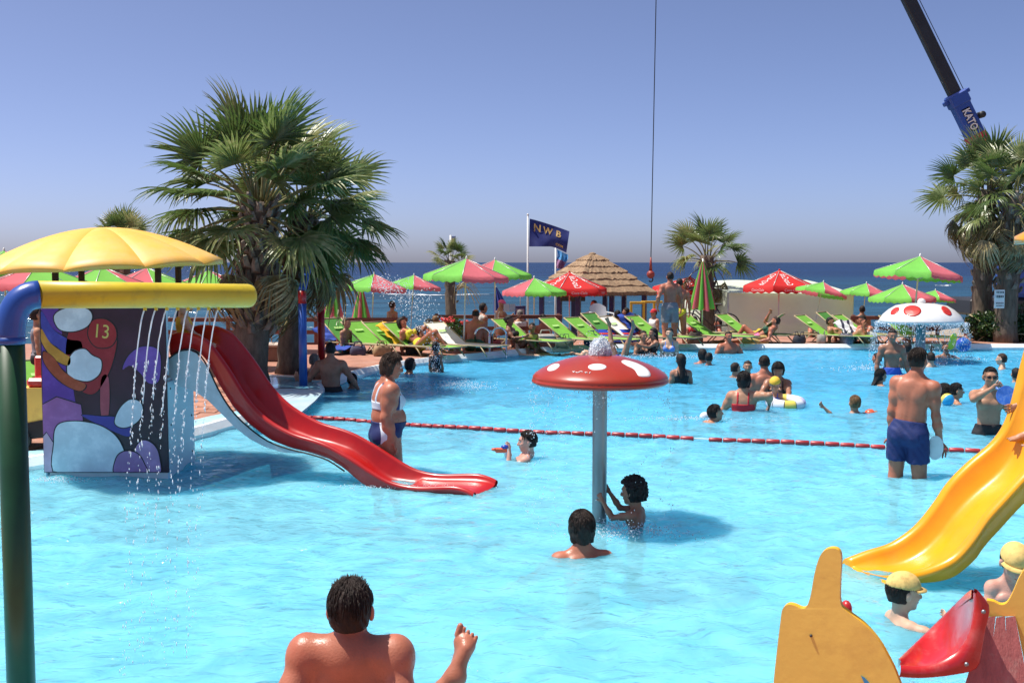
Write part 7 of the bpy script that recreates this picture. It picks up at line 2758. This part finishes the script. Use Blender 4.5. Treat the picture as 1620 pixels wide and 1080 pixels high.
# --- right hand bathers
person('tall wet man standing in the shade left of the white mushroom', (1412, 531), yw=592, h=1.78, face=172, hp=6, skin='brown', hair='short', hc='black', wear=[('trunks', C_blue, .4)], vs=0.012, la=((-.3, 0, -1), (-.25, .2, -1)), ra=((.3, 0, -1), (.1, .2, -1)))
person('dark haired bather partly hidden by the wading man\'s head', (1434, 551), D=22.0, h=1.65, face=20, skin='dark', hair='short', hc='black', wear=[('onepiece', C_navy)], vs=0.013)
person('swimmer with cropped wet hair and pale shoulders', (1472, 566), yw=580, h=1.6, face=8, skin='pale', hair='crop', hc='dark', vs=0.013, **KNEEL)
bat_p = person('bather under the falling water throwing both arms out', (1497, 550), D=24.2, h=1.55, face=176, skin='brown', hair='short', hc='black', wear=[('brief', C_navy)], vs=0.013, ra=((.6, .2, -.2), (-.2, .1, 1)), la=((-.9, 0, -.35), (-.9, .1, .12)))
person('man in sunglasses holding up a blue bat', (1567, 596), yw=686, h=1.74, face=168, hp=4, skin='tan', hair='crop', hc='black', wear=[('trunks', C_black, .4), ('glasses', C_glass)], vs=0.009, ra=dict(t=AT(1570, 614, 13.15), pole=(1, .2, -.7)), la=((-.35, 0, -1), (-.2, .4, -1)), curl=45)
person('boy with pale shoulders swimming near the far right hedge', (1584, 568), yw=583, h=1.35, face=60, skin='pale', hair='short', hc='brown', vs=0.012, **KNEEL)
person('boy beside the beach ball looking towards the man in sunglasses', (1514, 618), yw=638, h=1.3, face=-100, skin='tan', hair='short', hc='black', vs=0.011, eyes=True, ra=((.4, .7, -.5), (.1, 1, -.1)), la=((-.5, .4, -.7), (-.1, .9, -.3)), **KNEEL)
person('girl with black hair behind the yellow beach ball', (1493, 619), yw=636, h=1.25, face=30, skin='tan', hair='bob', hc='black', vs=0.011, **KNEEL)
person('girl with long dark hair swimming beside the wading man', (1394, 594), yw=609, h=1.35, face=-75, lean=30, skin='tan', hair='long', hc='black', vs=0.011, **KNEEL)
person('sunburnt swimmer low in the water by the tall wet man', (1387, 567), yw=577, h=1.4, face=40, lean=30, skin='red', hair='short', hc='black', vs=0.013, **KNEEL)
person('swimmer whose dark head shows behind the blue bat', (1607, 592), yw=604, h=1.4, face=0, skin='tan', hair='short', hc='black', vs=0.013, **KNEEL)
# --- people at the slide tower
person('child in a yellow shirt sitting at the top of the red chute', (293, 476), D=11.25, h=1.12, face=-78, skin='pale', hair='short', hc='brown', wear=[('shirt', C_yellow), ('trunks', C_red, .5)], vs=0.012, **SIT, la=((-.3, .5, -.7), (-.1, .8, -.5)), ra=((.3, .5, -.7), (.1, .8, -.5)))
person('child in dark clothes on the ride-on toy behind the tower', (62, 498), D=12.9, h=1.15, face=-70, skin='tan', hair='short', hc='dark', wear=[('shirt', C_grey), ('trunks', C_black, .8)], vs=0.013, ll=((-.3, .6, -.7), (-.1, -.3, -1)), rl=((.3, .6, -.7), (.1, -.2, -1)))
# --- standing on the deck
person('tall man in grey shorts standing with his back to the pool', (1060, 438), D=26.4, h=1.80, face=8, hp=2, skin='red', bw=1.08, hair='crop', hc='dark', wear=[('trunks', C_grey, .78)], vs=0.014, la=((-.45, -.25, -.9), (.1, .55, -.7)), ra=((.35, .0, -.95), (.1, .45, -.8)))
person('man in yellow briefs standing just behind the man in grey shorts', (1075, 448), D=27.1, h=1.72, face=-10, skin='red', hair='crop', hc='dark', wear=[('brief', C_yel2)], vs=0.015, ra=((.3, .1, -1), (.0, .5, -.8)))
person('child in a black top standing by the wooden rail under the spray', (621, 483), D=27.4, h=1.15, face=-30, skin='tan', hair='short', hc='brown', wear=[('onepiece', C_black)], vs=0.017)
person('man seen from behind on the seaward terrace right of the tent', (1364, 490), D=31.5, h=1.75, face=-12, skin='tan', hair='crop', hc='dark', vs=0.018)
# --- sunbathers
person('boy in turquoise shorts sitting on a lime lounger', (549, 511), D=24.3, h=1.35, face=-120, lean=12, skin='tan', hair='short', hc='dark', wear=[('trunks', C_turq, .6)], vs=0.016, **SIT)
person('woman in yellow briefs reclining with knees raised by the yellow towel', (636, 511), D=24.0, h=1.66, face=-118, lean=-55, hp=-20, skin='red', bust=.02, hair='bob', hc='dark', wear=[('bottom', C_yel2), ('top', C_yel2)], vs=0.016, **KNEES)
person('woman in a dark dotted dress bending over beside the white lounger', (679, 512), D=25.2, h=1.62, face=-82, lean=62, hp=40, skin='brown', hair='short', hc='black', wear=[('shirt', C_dots), ('trunks', C_dots, .8)], vs=0.016)
person('fair haired person sitting behind the white lounger, only the head showing', (689, 507), D=26.0, h=1.6, face=0, skin='red', hair='short', hc='fair', vs=0.018, **SIT)
person('heavily built man in dark trunks sitting with his back to the ladder', (753, 497), D=24.9, h=1.74, face=-14, lean=14, skin='red', bw=1.32, belly=.05, hair='thin', hc='dark', wear=[('trunks', C_green, .5)], vs=0.015, **SIT)
person('dark haired person in a pale shirt behind the heavily built man', (765, 487), D=26.6, h=1.7, face=-60, lean=20, skin='brown', hair='short', hc='black', wear=[('shirt', mat('cloth_pale', (0.42, 0.40, 0.36), rough=0.8))], vs=0.016, **SIT)
reader = person('reader in a pink bathing cap sitting towards the sea', (794, 482), D=28.2, h=1.65, face=-60, hp=15, skin='tan', hair=None, wear=[('cap', C_pink, 0, 0), ('top', C_white)], vs=0.016, **SIT, ra=((.3, .6, -.6), (-.2, .9, .35)), la=((-.3, .6, -.6), (.2, .9, .35)))
person('dark tanned woman reclining behind the ladder handrails', (806, 507), D=25.6, h=1.66, face=-112, lean=-22, skin='dark', bust=.025, hair='bun', hc='black', wear=[('top', C_black), ('brief', C_black), ('bracelet', C_blue, 'r')], vs=0.015, **KNEES, ra=((.3, .6, -.6), (-.1, .9, .2)))
person('child in bright clothes sitting left of the bright lime lounger', (842, 518), D=25.4, h=1.05, face=176, skin='dark', hair='short', hc='black', wear=[('shirt', C_mix)], vs=0.014, **SIT)
person('dark haired person sitting behind the bright lime lounger', (859, 504), D=28.0, h=1.65, face=0, skin='red', hair='short', hc='dark', vs=0.018, **SIT)
person('person with bare shoulders sitting under the thatched roof', (939, 481), D=34.0, h=1.7, face=105, lean=8, skin='red', hair='short', hc='brown', wear=[('trunks', C_black, .6)], vs=0.018, **SIT)
person('person in black sitting with back turned under the gazebo', (977, 497), D=33.4, h=1.65, face=0, skin='brown', hair='bob', hc='black', wear=[('shirt', C_black)], vs=0.018, **SIT)
person('woman with long black hair in a red top under the gazebo', (990, 493), D=34.2, h=1.65, face=80, skin='tan', bust=.02, hair='long', hc='black', wear=[('shirt', C_red)], vs=0.018, **SIT)
person('dark haired child beside the yellow timber goal', (1004, 502), D=33.2, h=1.2, face=-90, skin='brown', hair='short', hc='black', vs=0.018, **SIT)
person('person in a red cap and white shirt behind the tall man', (1034, 495), D=33.2, h=1.6, face=120, skin='tan', hair='short', hc='dark', wear=[('cap', C_red, 1, 0), ('shirt', C_white)], vs=0.017, **SIT)
person('woman in pink bottoms reclining against a dark green lounger', (1227, 508), D=27.0, h=1.66, face=72, lean=-58, hp=-8, skin='red', bust=.025, hair='short', hc='brown', wear=[('bottom', C_pink), ('top', C_green)], vs=0.014,
       ll=((-.1, .96, -.1), (-.05, 1, -.1)), rl=((.1, .72, .68), (.05, .6, -.8)), la=((-.4, .2, -.8), (-.1, .9, -.2)), ra=((.3, .6, .5), (-.3, -.4, .8)))
person('dark haired man with raised knees on a lime lounger', (1314, 509), D=27.6, h=1.74, face=-128, lean=-58, skin='tan', hair='short', hc='black', wear=[('trunks', C_white, .4)], vs=0.015, **KNEES)
person('tanned man leaning forward behind the striped towel', (1364, 506), D=27.2, h=1.74, face=118, lean=34, hp=20, skin='red', hair='short', hc='dark', wear=[('trunks', C_black, .5)], vs=0.015, **SIT, la=((-.2, .7, -.6), (.1, .2, .9)), ra=((.2, .7, -.6), (-.1, .5, -.8)))
person('tanned bather resting in the shade under the white mushroom', (1436, 527), D=27.6, h=1.65, face=100, lean=-20, skin='red', hair='short', hc='dark', vs=0.016, **LIE)

# --- more heads and shoulders among the loungers
for lab, hd_, D_, sk, hr_, hcol, fc, wr_ in (
        ('dark haired sunbather lying low behind the lime loungers by the red post', (533, 521), 26.2, 'red', 'short', 'black', -60, C_black),
        ('grey haired sitter between the reader and the navy parasol', (822, 497), 29.0, 'tan', 'short', 'grey', 20, C_white),
        ('sitter in a white top right of the second bright lime lounger', (921, 506), 29.6, 'tan', 'bob', 'brown', 60, C_white),
        ('sunbather with brown hair beside the plastic chair', (962, 505), 29.4, 'red', 'short', 'brown', -40, C_blue),
        ('sitter with black hair below the darker red parasol', (1098, 507), 30.6, 'brown', 'bob', 'black', 0, C_red),
        ('sunbather resting behind the bicycle', (1136, 512), 30.4, 'red', 'short', 'dark', 90, C_navy),
        ('sunbather sitting up between two green loungers before the tent', (1284, 512), 29.4, 'red', 'short', 'dark', -110, C_green),
        ('bather sitting behind the pale green lounger in the falling water', (1416, 514), 29.6, 'tan', 'short', 'brown', 30, C_navy),
        ('sitter in red beyond the hedge palms', (1532, 507), 30.5, 'tan', 'short', 'dark', 60, C_red)):
    person(lab, hd_, D=D_, h=1.65, face=fc, skin=sk, hair=hr_, hc=hcol, wear=[('shirt', wr_)], vs=0.018, **SIT)

# --- bags and baskets left under the loungers
for k, (px_, D_, c_, lab) in enumerate(((566, 23.6, (0.05, 0.05, 0.10), 'dark blue bag under the lime loungers near the red post'), (604, 23.4, (0.30, 0.20, 0.10), 'straw basket under the lounger with the yellow towel'),
        (655, 23.9, (0.03, 0.03, 0.035), 'black bag under the white covered lounger'), (738, 25.2, (0.10, 0.11, 0.12), 'charcoal bag beside the parasol foot at the ladder'),
        (783, 25.4, (0.30, 0.05, 0.05), 'dark red bag behind the ladder handrails'), (893, 25.6, (0.08, 0.12, 0.08), 'dark green bag under the bright lime loungers'),
        (935, 26.4, (0.04, 0.05, 0.14), 'navy bag under the loungers behind the mushroom'), (1100, 27.0, (0.10, 0.07, 0.05), 'brown bag beside the folded parasol pole'),
        (1265, 26.9, (0.03, 0.03, 0.04), 'black bag under the green lounger before the tent'), (1300, 27.0, (0.30, 0.27, 0.22), 'pale canvas bag under the green loungers on the far deck'),
        (1340, 26.8, (0.12, 0.12, 0.16), 'slate grey bag below the striped towel'), (1375, 27.0, (0.40, 0.40, 0.38), 'off-white bag right of the striped towel'))):
    c = AT(px_, 500, D_)
    root = empty('beach_bag', (c.x, c.y, DZ), 0.5 * k, lab, 'bag', 'bags under the loungers')
    w_, h_ = 0.34 + 0.05 * (k % 3), 0.20 + 0.03 * (k % 4)
    m_ = mat('bag_%d' % k, c_, rough=0.85, var=0.3, scale=12, bump=0.4)
    mb = MB()
    rows = [[((w_ / 2) * q_ * math.copysign(abs(math.cos(a)) ** .6, math.cos(a)), 0.11 * q_ * math.copysign(abs(math.sin(a)) ** .7, math.sin(a)), z_ * h_ + 0.015 * math.sin(a * 3 + k)) for a in np.linspace(0, 2 * PI, 17)[:-1]] for q_, z_ in ((.9, 0), (1.05, .25), (1.0, .6), (.85, .95), (.6, 1.0))]
    mb.grid(rows, closed=True)
    link('body', mb.mesh('body', m_), root)
    for s_ in (-1, 1):
        mb = MB(); mb.tube([(-.09, s_ * .06, h_), (-.06, s_ * .08, h_ + .09), (.06, s_ * .08, h_ + .09), (.09, s_ * .06, h_)], .009, 5)
        link('handle', mb.mesh('handle', m_), root)

# ================================================================== things people hold or float on
M_stripe = bands('striped_towel_cloth', 'X', [(-.5, (0.70, 0.70, 0.70)), (-.22, (0.03, 0.03, 0.06)), (-.15, (0.72, 0.72, 0.72)), (-.02, (0.03, 0.03, 0.06)), (.05, (0.72, 0.72, 0.72)), (.2, (0.03, 0.03, 0.06)), (.26, (.72, .72, .72))], .9)
blob_towel(1346, 521, 27.2, 0.62, 0.2, 0.7, M_stripe, 'white towel with dark stripes over the tanned man\'s lounger', seed=21, rz=35, tilt=38)


def bat(label, c, nrm_, up, rx, ry, material, grip_to, handle_mat=None):
    c, nrm_, up = Vector(c), Vector(nrm_).normalized(), Vector(up).normalized()
    sd = up.cross(nrm_).normalized()
    up = nrm_.cross(sd).normalized()
    root = empty('beach_bat', c, 0, label, 'bat')
    mb = MB()
    out = [(rx * math.cos(a), ry * math.sin(a)) for a in np.linspace(0, 2 * PI, 29)[:-1]]
    mb.prism(out, .012, fn=lambda x, y, d: c + sd * x + up * y + nrm_ * (d - .006))
    mb.build('blade', material, root)
    mb = MB()
    mb.tube([c + (Vector(grip_to) - c).normalized() * min(rx, ry) * .9, Vector(grip_to)], .014, 8)
    mb.build('handle', handle_mat or material, root)
    return root


hw = hand_at(manB, 'r')
bat('white beach bat hanging from the wading man\'s hand', AT(1480, 708, hw.y - .03), (-.45, -1, .05), (.05, 0, 1), .072, .118, mat('bat_white', (0.62, 0.70, 0.74), rough=0.4), hw + Vector((.02, -.01, -.05)))
bat('blue beach bat held up by the man in sunglasses', AT(1591, 625, 13.0), (-.2, -1, .1), (.4, 0, .9), .105, .115, mat('bat_blue', (0.06, 0.18, 0.60), rough=0.35, var=.3, stain=(0.4, 0.5, 0.75), stain_amt=.9, stain_scale=16), AT(1576, 613, 13.1))
bat('bright lime beach bat raised under the falling water', AT(1507, 540, 23.9), (.5, -1, .3), (.6, 0, .8), .09, .22, mat('bat_lime', (0.55, 0.80, 0.05), rough=0.4), AT(1499, 552, 24.0))


def ball(label, px, py, D, r0, cols):
    c = AT(px, py, D)
    root = empty('beach_ball', c, 0.4, label, 'ball')
    n_ = 6
    for k in range(n_):
        mb = MB()
        rows = []
        for i in range(9):
            th = PI * i / 8
            rows.append([(r0 * math.sin(th) * math.cos(2 * PI * (k + u) / n_), r0 * math.sin(th) * math.sin(2 * PI * (k + u) / n_), r0 * math.cos(th)) for u in (0, .25, .5, .75, 1)])
        mb.grid(rows)
        link('ball_panel', mb.mesh('ball_panel', cols[k % len(cols)]), root)
    root.rotation_euler = (.6, .5, .8)
    return root
M_bly = mat('ball_yellow', (0.78, 0.62, 0.10), rough=0.3, var=.1, stain=(0.45, 0.12, 0.2), stain_amt=.8, stain_scale=30)
M_blb = mat('ball_blue', (0.03, 0.35, 0.62), rough=0.3)
ball('yellow and blue beach ball floating between two children', 1499, 632, 16.2, .095, (M_bly, M_bly, M_bly, M_blb, M_blb, M_bly))
ball('blue ball splashing beneath the white mushroom', 1524, 545, 24.4, .16, (M_infb, mat('ball_deep_blue', (0.02, 0.12, 0.45), rough=0.3)))


def ring(label, px, py, D, R0, r0, mats_, tilt=0):
    c = AT(px, py, D)
    root = empty('swim_ring', c, 0, label, 'swim ring')
    n_ = 10
    for k in range(n_):
        mb = MB()
        pts_ = [(R0 * math.cos(a), R0 * math.sin(a), 0) for a in np.linspace(2 * PI * k / n_, 2 * PI * (k + 1) / n_, 5)]
        mb.tube(pts_, r0, 12, cap=False)
        link('ring_segment', mb.mesh('ring_segment', mats_[k % len(mats_)]), root)
    root.rotation_euler = (R(tilt), 0, 0)
    return root
M_rw = mat('ring_white', (0.72, 0.74, 0.78), rough=0.3, var=.05)
ring('white swim ring with yellow print under the toddler', 1243, 637, 16.1, .21, .085, (M_rw, M_rw, mat('ring_yellow', (0.74, 0.60, 0.12), rough=0.3), M_rw, mat('ring_lilac', (0.5, 0.5, 0.75), rough=.3)), 6)
ring('pink swim ring beside the beach ball', 1480, 637, 16.6, .13, .05, (mat('ring_pink', (0.70, 0.30, 0.50), rough=0.3), M_rw))
# back float of the swimming boy
bf = AT(1118, 659, 14.95)
root = empty('back_float', bf, R(25), 'red and white back float on the swimming boy', 'float')
mb = MB(); mb.sphere((-.03, 0, 0), .085, 12, 8, sc=(.9, .75, .8))
link('white_shell', mb.mesh('white_shell', M_rw), root)
mb = MB(); mb.tube([(.01, 0, -.005), (.05, 0, 0)], [.070, .074], 14)
link('red_band', mb.mesh('red_band', C_arm), root)
# water pistol
wp = AT(796, 712, 11.75)
root = empty('water_pistol', wp, 0, 'orange, white and blue toy water pistol in the floating boy\'s hands', 'toy')
mb = MB(); mb.box((-.02, 0, .0), (.13, .04, .055), bev=.012); mb.tube([(-.08, 0, .008), (-.125, 0, .008)], [.02, .012], 8)
link('barrel', mb.mesh('barrel', C_arm), root)
mb = MB(); mb.sphere((.02, 0, .035), .032, 8, 6, sc=(1.4, .8, .8))
link('tank', mb.mesh('tank', M_infb), root)
mb = MB(); mb.box((.03, 0, -.045), (.03, .03, .07), bev=.008)
link('grip', mb.mesh('grip', M_rw), root)
# book of the reader
bk = AT(806, 487, 27.9)
root = empty('book', bk, 0, 'pale open book in the hands of the reader in the pink cap', 'book')
for s_ in (-1, 1):
    mb = MB(); mb.box((s_ * .075, 0, 0), (.15, .012, .2), M=Matrix.Rotation(s_ * .3, 3, 'Z'))
    link('page_block', mb.mesh('page_block', mat('book_paper', (0.45, 0.52, 0.66), rough=0.7)), root)

# ================================================================== falling and splashing water
m = bpy.data.materials.new('water_drops')
m.use_nodes = True
_p = m.node_tree.nodes['Principled BSDF']
_p.inputs['Base Color'].default_value = (0.86, 0.91, 0.95, 1)
_p.inputs['Roughness'].default_value = 0.12
_p.inputs['Specular IOR Level'].default_value = 0.8
_t = m.node_tree.nodes.new('ShaderNodeBsdfTranslucent')
_t.inputs['Color'].default_value = (0.90, 0.95, 1.0, 1)
_x = m.node_tree.nodes.new('ShaderNodeMixShader')
_x.inputs[0].default_value = 0.5
m.node_tree.links.new(_p.outputs[0], _x.inputs[1])
m.node_tree.links.new(_t.outputs[0], _x.inputs[2])
m.node_tree.links.new(_x.outputs[0], m.node_tree.nodes['Material Output'].inputs[0])
M_drop = m
OCT_V = np.array([(0, 0, 1), (1, 0, 0), (0, 1, 0), (-1, 0, 0), (0, -1, 0), (0, 0, -1)], float)
OCT_F = np.array([(0, 1, 2), (0, 2, 3), (0, 3, 4), (0, 4, 1), (5, 2, 1), (5, 3, 2), (5, 4, 3), (5, 1, 4)])


def drops(name, label, cat, items, extra=None):
    """items: (point, radius, stretch) -> one mass of droplets"""
    P = np.array([tuple(p) for p, r_, s_ in items])
    Rr = np.array([r_ for p, r_, s_ in items])
    St = np.array([s_ for p, r_, s_ in items])
    V = OCT_V[None] * Rr[:, None, None] * np.stack([np.ones_like(St), np.ones_like(St), St], -1)[:, None, :] + P[:, None, :]
    Fc = OCT_F[None] + (np.arange(len(P)) * 6)[:, None, None]
    V, Fc = V.reshape(-1, 3), Fc.reshape(-1, 3)
    if extra:
        n0 = len(V)
        V = np.concatenate([V, np.array([tuple(v) for v in extra.v])])
        tr = []
        for f in extra.f:
            for i in range(1, len(f) - 1):
                tr.append((f[0] + n0, f[i] + n0, f[i + 1] + n0))
        Fc = np.concatenate([Fc, np.array(tr)])
    me = np_mesh(name, V, Fc, np.zeros((0, 4), int))
    me.materials.append(M_drop)
    return tag(link(name, me), label, cat, kind='stuff')


rw_ = random.Random(77)
for k, j in enumerate(JETS):
    it = []
    ex = MB()
    vx, vy = -0.27 + rw_.uniform(-.03, .03), rw_.uniform(-.05, .05)
    def at(tm, jit=0.0):
        return j + Vector((vx * tm + rw_.gauss(0, jit), vy * tm + rw_.gauss(0, jit), -0.5 * tm - 4.3 * tm * tm))
    ts = np.linspace(0, .27 + .03 * rw_.random(), 12)
    ex.tube([at(t, .0016 * i / 6) for i, t in enumerate(ts)], [.0042 - .0002 * i for i in range(12)], 6)
    tmax = (-0.5 + math.sqrt(.25 + 4 * 4.3 * j.z)) / (2 * 4.3)
    for q in range(105):
        t = .2 + (tmax - .2) * rw_.random() ** 1.5
        it.append((at(t, .004 + .022 * max(0, t - .25)), rw_.uniform(.0014, .0036), rw_.uniform(1.5, 5)))
    drops('water_jet', '%s thin water jet along the yellow pipe, counted from its elbow' % ('first', 'second', 'third', 'fourth', 'fifth', 'sixth', 'seventh', 'eighth')[k], 'water jet', it, ex)['group'] = 'jets from the yellow pipe'

it = []
for q in range(850):
    a = rw_.uniform(0, 2 * PI)
    dens = 1.0 if (math.cos(a) < -.35 or rw_.random() < .45) else 0
    if not dens:
        continue
    f = rw_.random() ** 1.4
    rr = .545 + .05 * f + rw_.gauss(0, .012)
    it.append(((MC.x + rr * math.cos(a), MC.y + rr * math.sin(a), 1.14 * (1 - f)), rw_.uniform(.0016, .0045), rw_.uniform(1, 2.2)))
for q in range(90):
    it.append(((MC.x + rw_.gauss(0, .05), MC.y - .07 + rw_.gauss(0, .02), rw_.uniform(.95, 1.13)), rw_.uniform(.002, .005), 1.6))
drops('water_curtain', 'broken curtain of drops falling from the red mushroom rim', 'falling water', it)
it = []
for q in range(1500):
    a, t = rw_.uniform(0, 2 * PI), .55 + .45 * rw_.random() ** .5
    ph_ = math.acos(rw_.random())
    rr = .095 * t
    it.append(((MC.x + rr * math.sin(ph_) * math.cos(a), MC.y + rr * math.sin(ph_) * math.sin(a), 1.355 + 1.55 * rr * math.cos(ph_) + .02 * math.sin(a * 3)), rw_.uniform(.003, .008), 1.0))
for q in range(60):
    it.append(((MC.x + rw_.gauss(0, .08), MC.y + rw_.gauss(0, .08), 1.38 + abs(rw_.gauss(0, .09))), rw_.uniform(.002, .005), 1.0))
core = MB()
rows = []
for i in range(13):
    th = PI / 2 * i / 12
    rows.append([(MC.x + .085 * (1 + .12 * math.sin(7 * a + 5 * th) + .08 * math.sin(13 * a - 9 * th)) * math.sin(th) * math.cos(a), MC.y + .085 * (1 + .12 * math.sin(7 * a + 5 * th)) * math.sin(th) * math.sin(a), 1.345 + .135 * math.cos(th) * (1 + .10 * math.sin(5 * a + 4 * th))) for a in np.linspace(0, 2 * PI, 28)[:-1]])
core.grid(rows, closed=True)
drops('fountain_froth', 'white froth bubbling on top of the red mushroom', 'froth', it, core)
it = []
for q in range(2200):
    a = rw_.uniform(0, 2 * PI)
    f = rw_.random() ** 1.2
    rr = .865 + .17 * f + rw_.gauss(0, .025)
    it.append(((WCB.x + rr * math.cos(a), WCB.y + rr * math.sin(a), zr * (1 - f * f) - 0.02), rw_.uniform(.0035, .008), rw_.uniform(1, 4)))
drops('water_curtain', 'dense curtain of water under the white mushroom', 'falling water', it)
it = []
for q in range(560):
    t = rw_.random()
    px = 596 + 90 * t + rw_.gauss(0, 9 + 6 * t)
    py = 450 + 66 * t * t + rw_.gauss(0, 7 + 11 * t)
    it.append((AT(px, py, 22.5 + rw_.gauss(0, .3)), rw_.uniform(.005, .016), 1.0))
for q in range(160):
    it.append((AT(690 + rw_.gauss(0, 10), 560 + rw_.gauss(0, 18), 20.6), rw_.uniform(.005, .012), 1.0))
drops('water_spray', 'arc of white spray drops flying in front of the left loungers', 'spray', it)


def splash(px, py, n_, sx, sy, hgt, label, rmax=.012):
    c = ON(px, py, 0)
    it = []
    for q in range(n_):
        x, y = rw_.gauss(0, sx), rw_.gauss(0, sy)
        it.append(((c.x + x, c.y + y, .012 + abs(rw_.gauss(0, hgt)) * math.exp(-(x * x) / (2 * sx * sx))), rw_.uniform(.004, rmax), 1.0))
    drops('splash', label, 'splash', it)
splash(722, 612, 500, .32, .35, .035, 'patch of white splashes on the water right of the wading woman', .010)
splash(965, 838, 260, .16, .14, .03, 'small splashes around the mushroom post foot', .007)
splash(1012, 848, 220, .20, .10, .035, 'splashes around the small child at the mushroom', .007)
splash(1045, 566, 420, .6, .25, .05, 'white splashes among the bathers at the far edge', .012)
splash(1380, 585, 240, .35, .3, .05, 'white splashes left of the tall wet man', .013)
splash(1500, 570, 300, .6, .3, .06, 'white splashes in front of the white mushroom', .011)
splash(1080, 664, 160, .35, .1, .015, 'small wake behind the swimming boy with the float', .010)
splash(90, 762, 160, .18, .05, .02, 'foam at the foot of the painted slide tower', .008)
splash(640, 772, 160, .45, .05, .012, 'bubbles along the lower edge of the red chute', .007)
splash(730, 1060, 60, .03, .04, .10, 'drops dripping from the raised foot', .004)

for o in bpy.data.objects:
    for k in ('wr', 'wl'):
        if k in o.keys():
            del o[k]
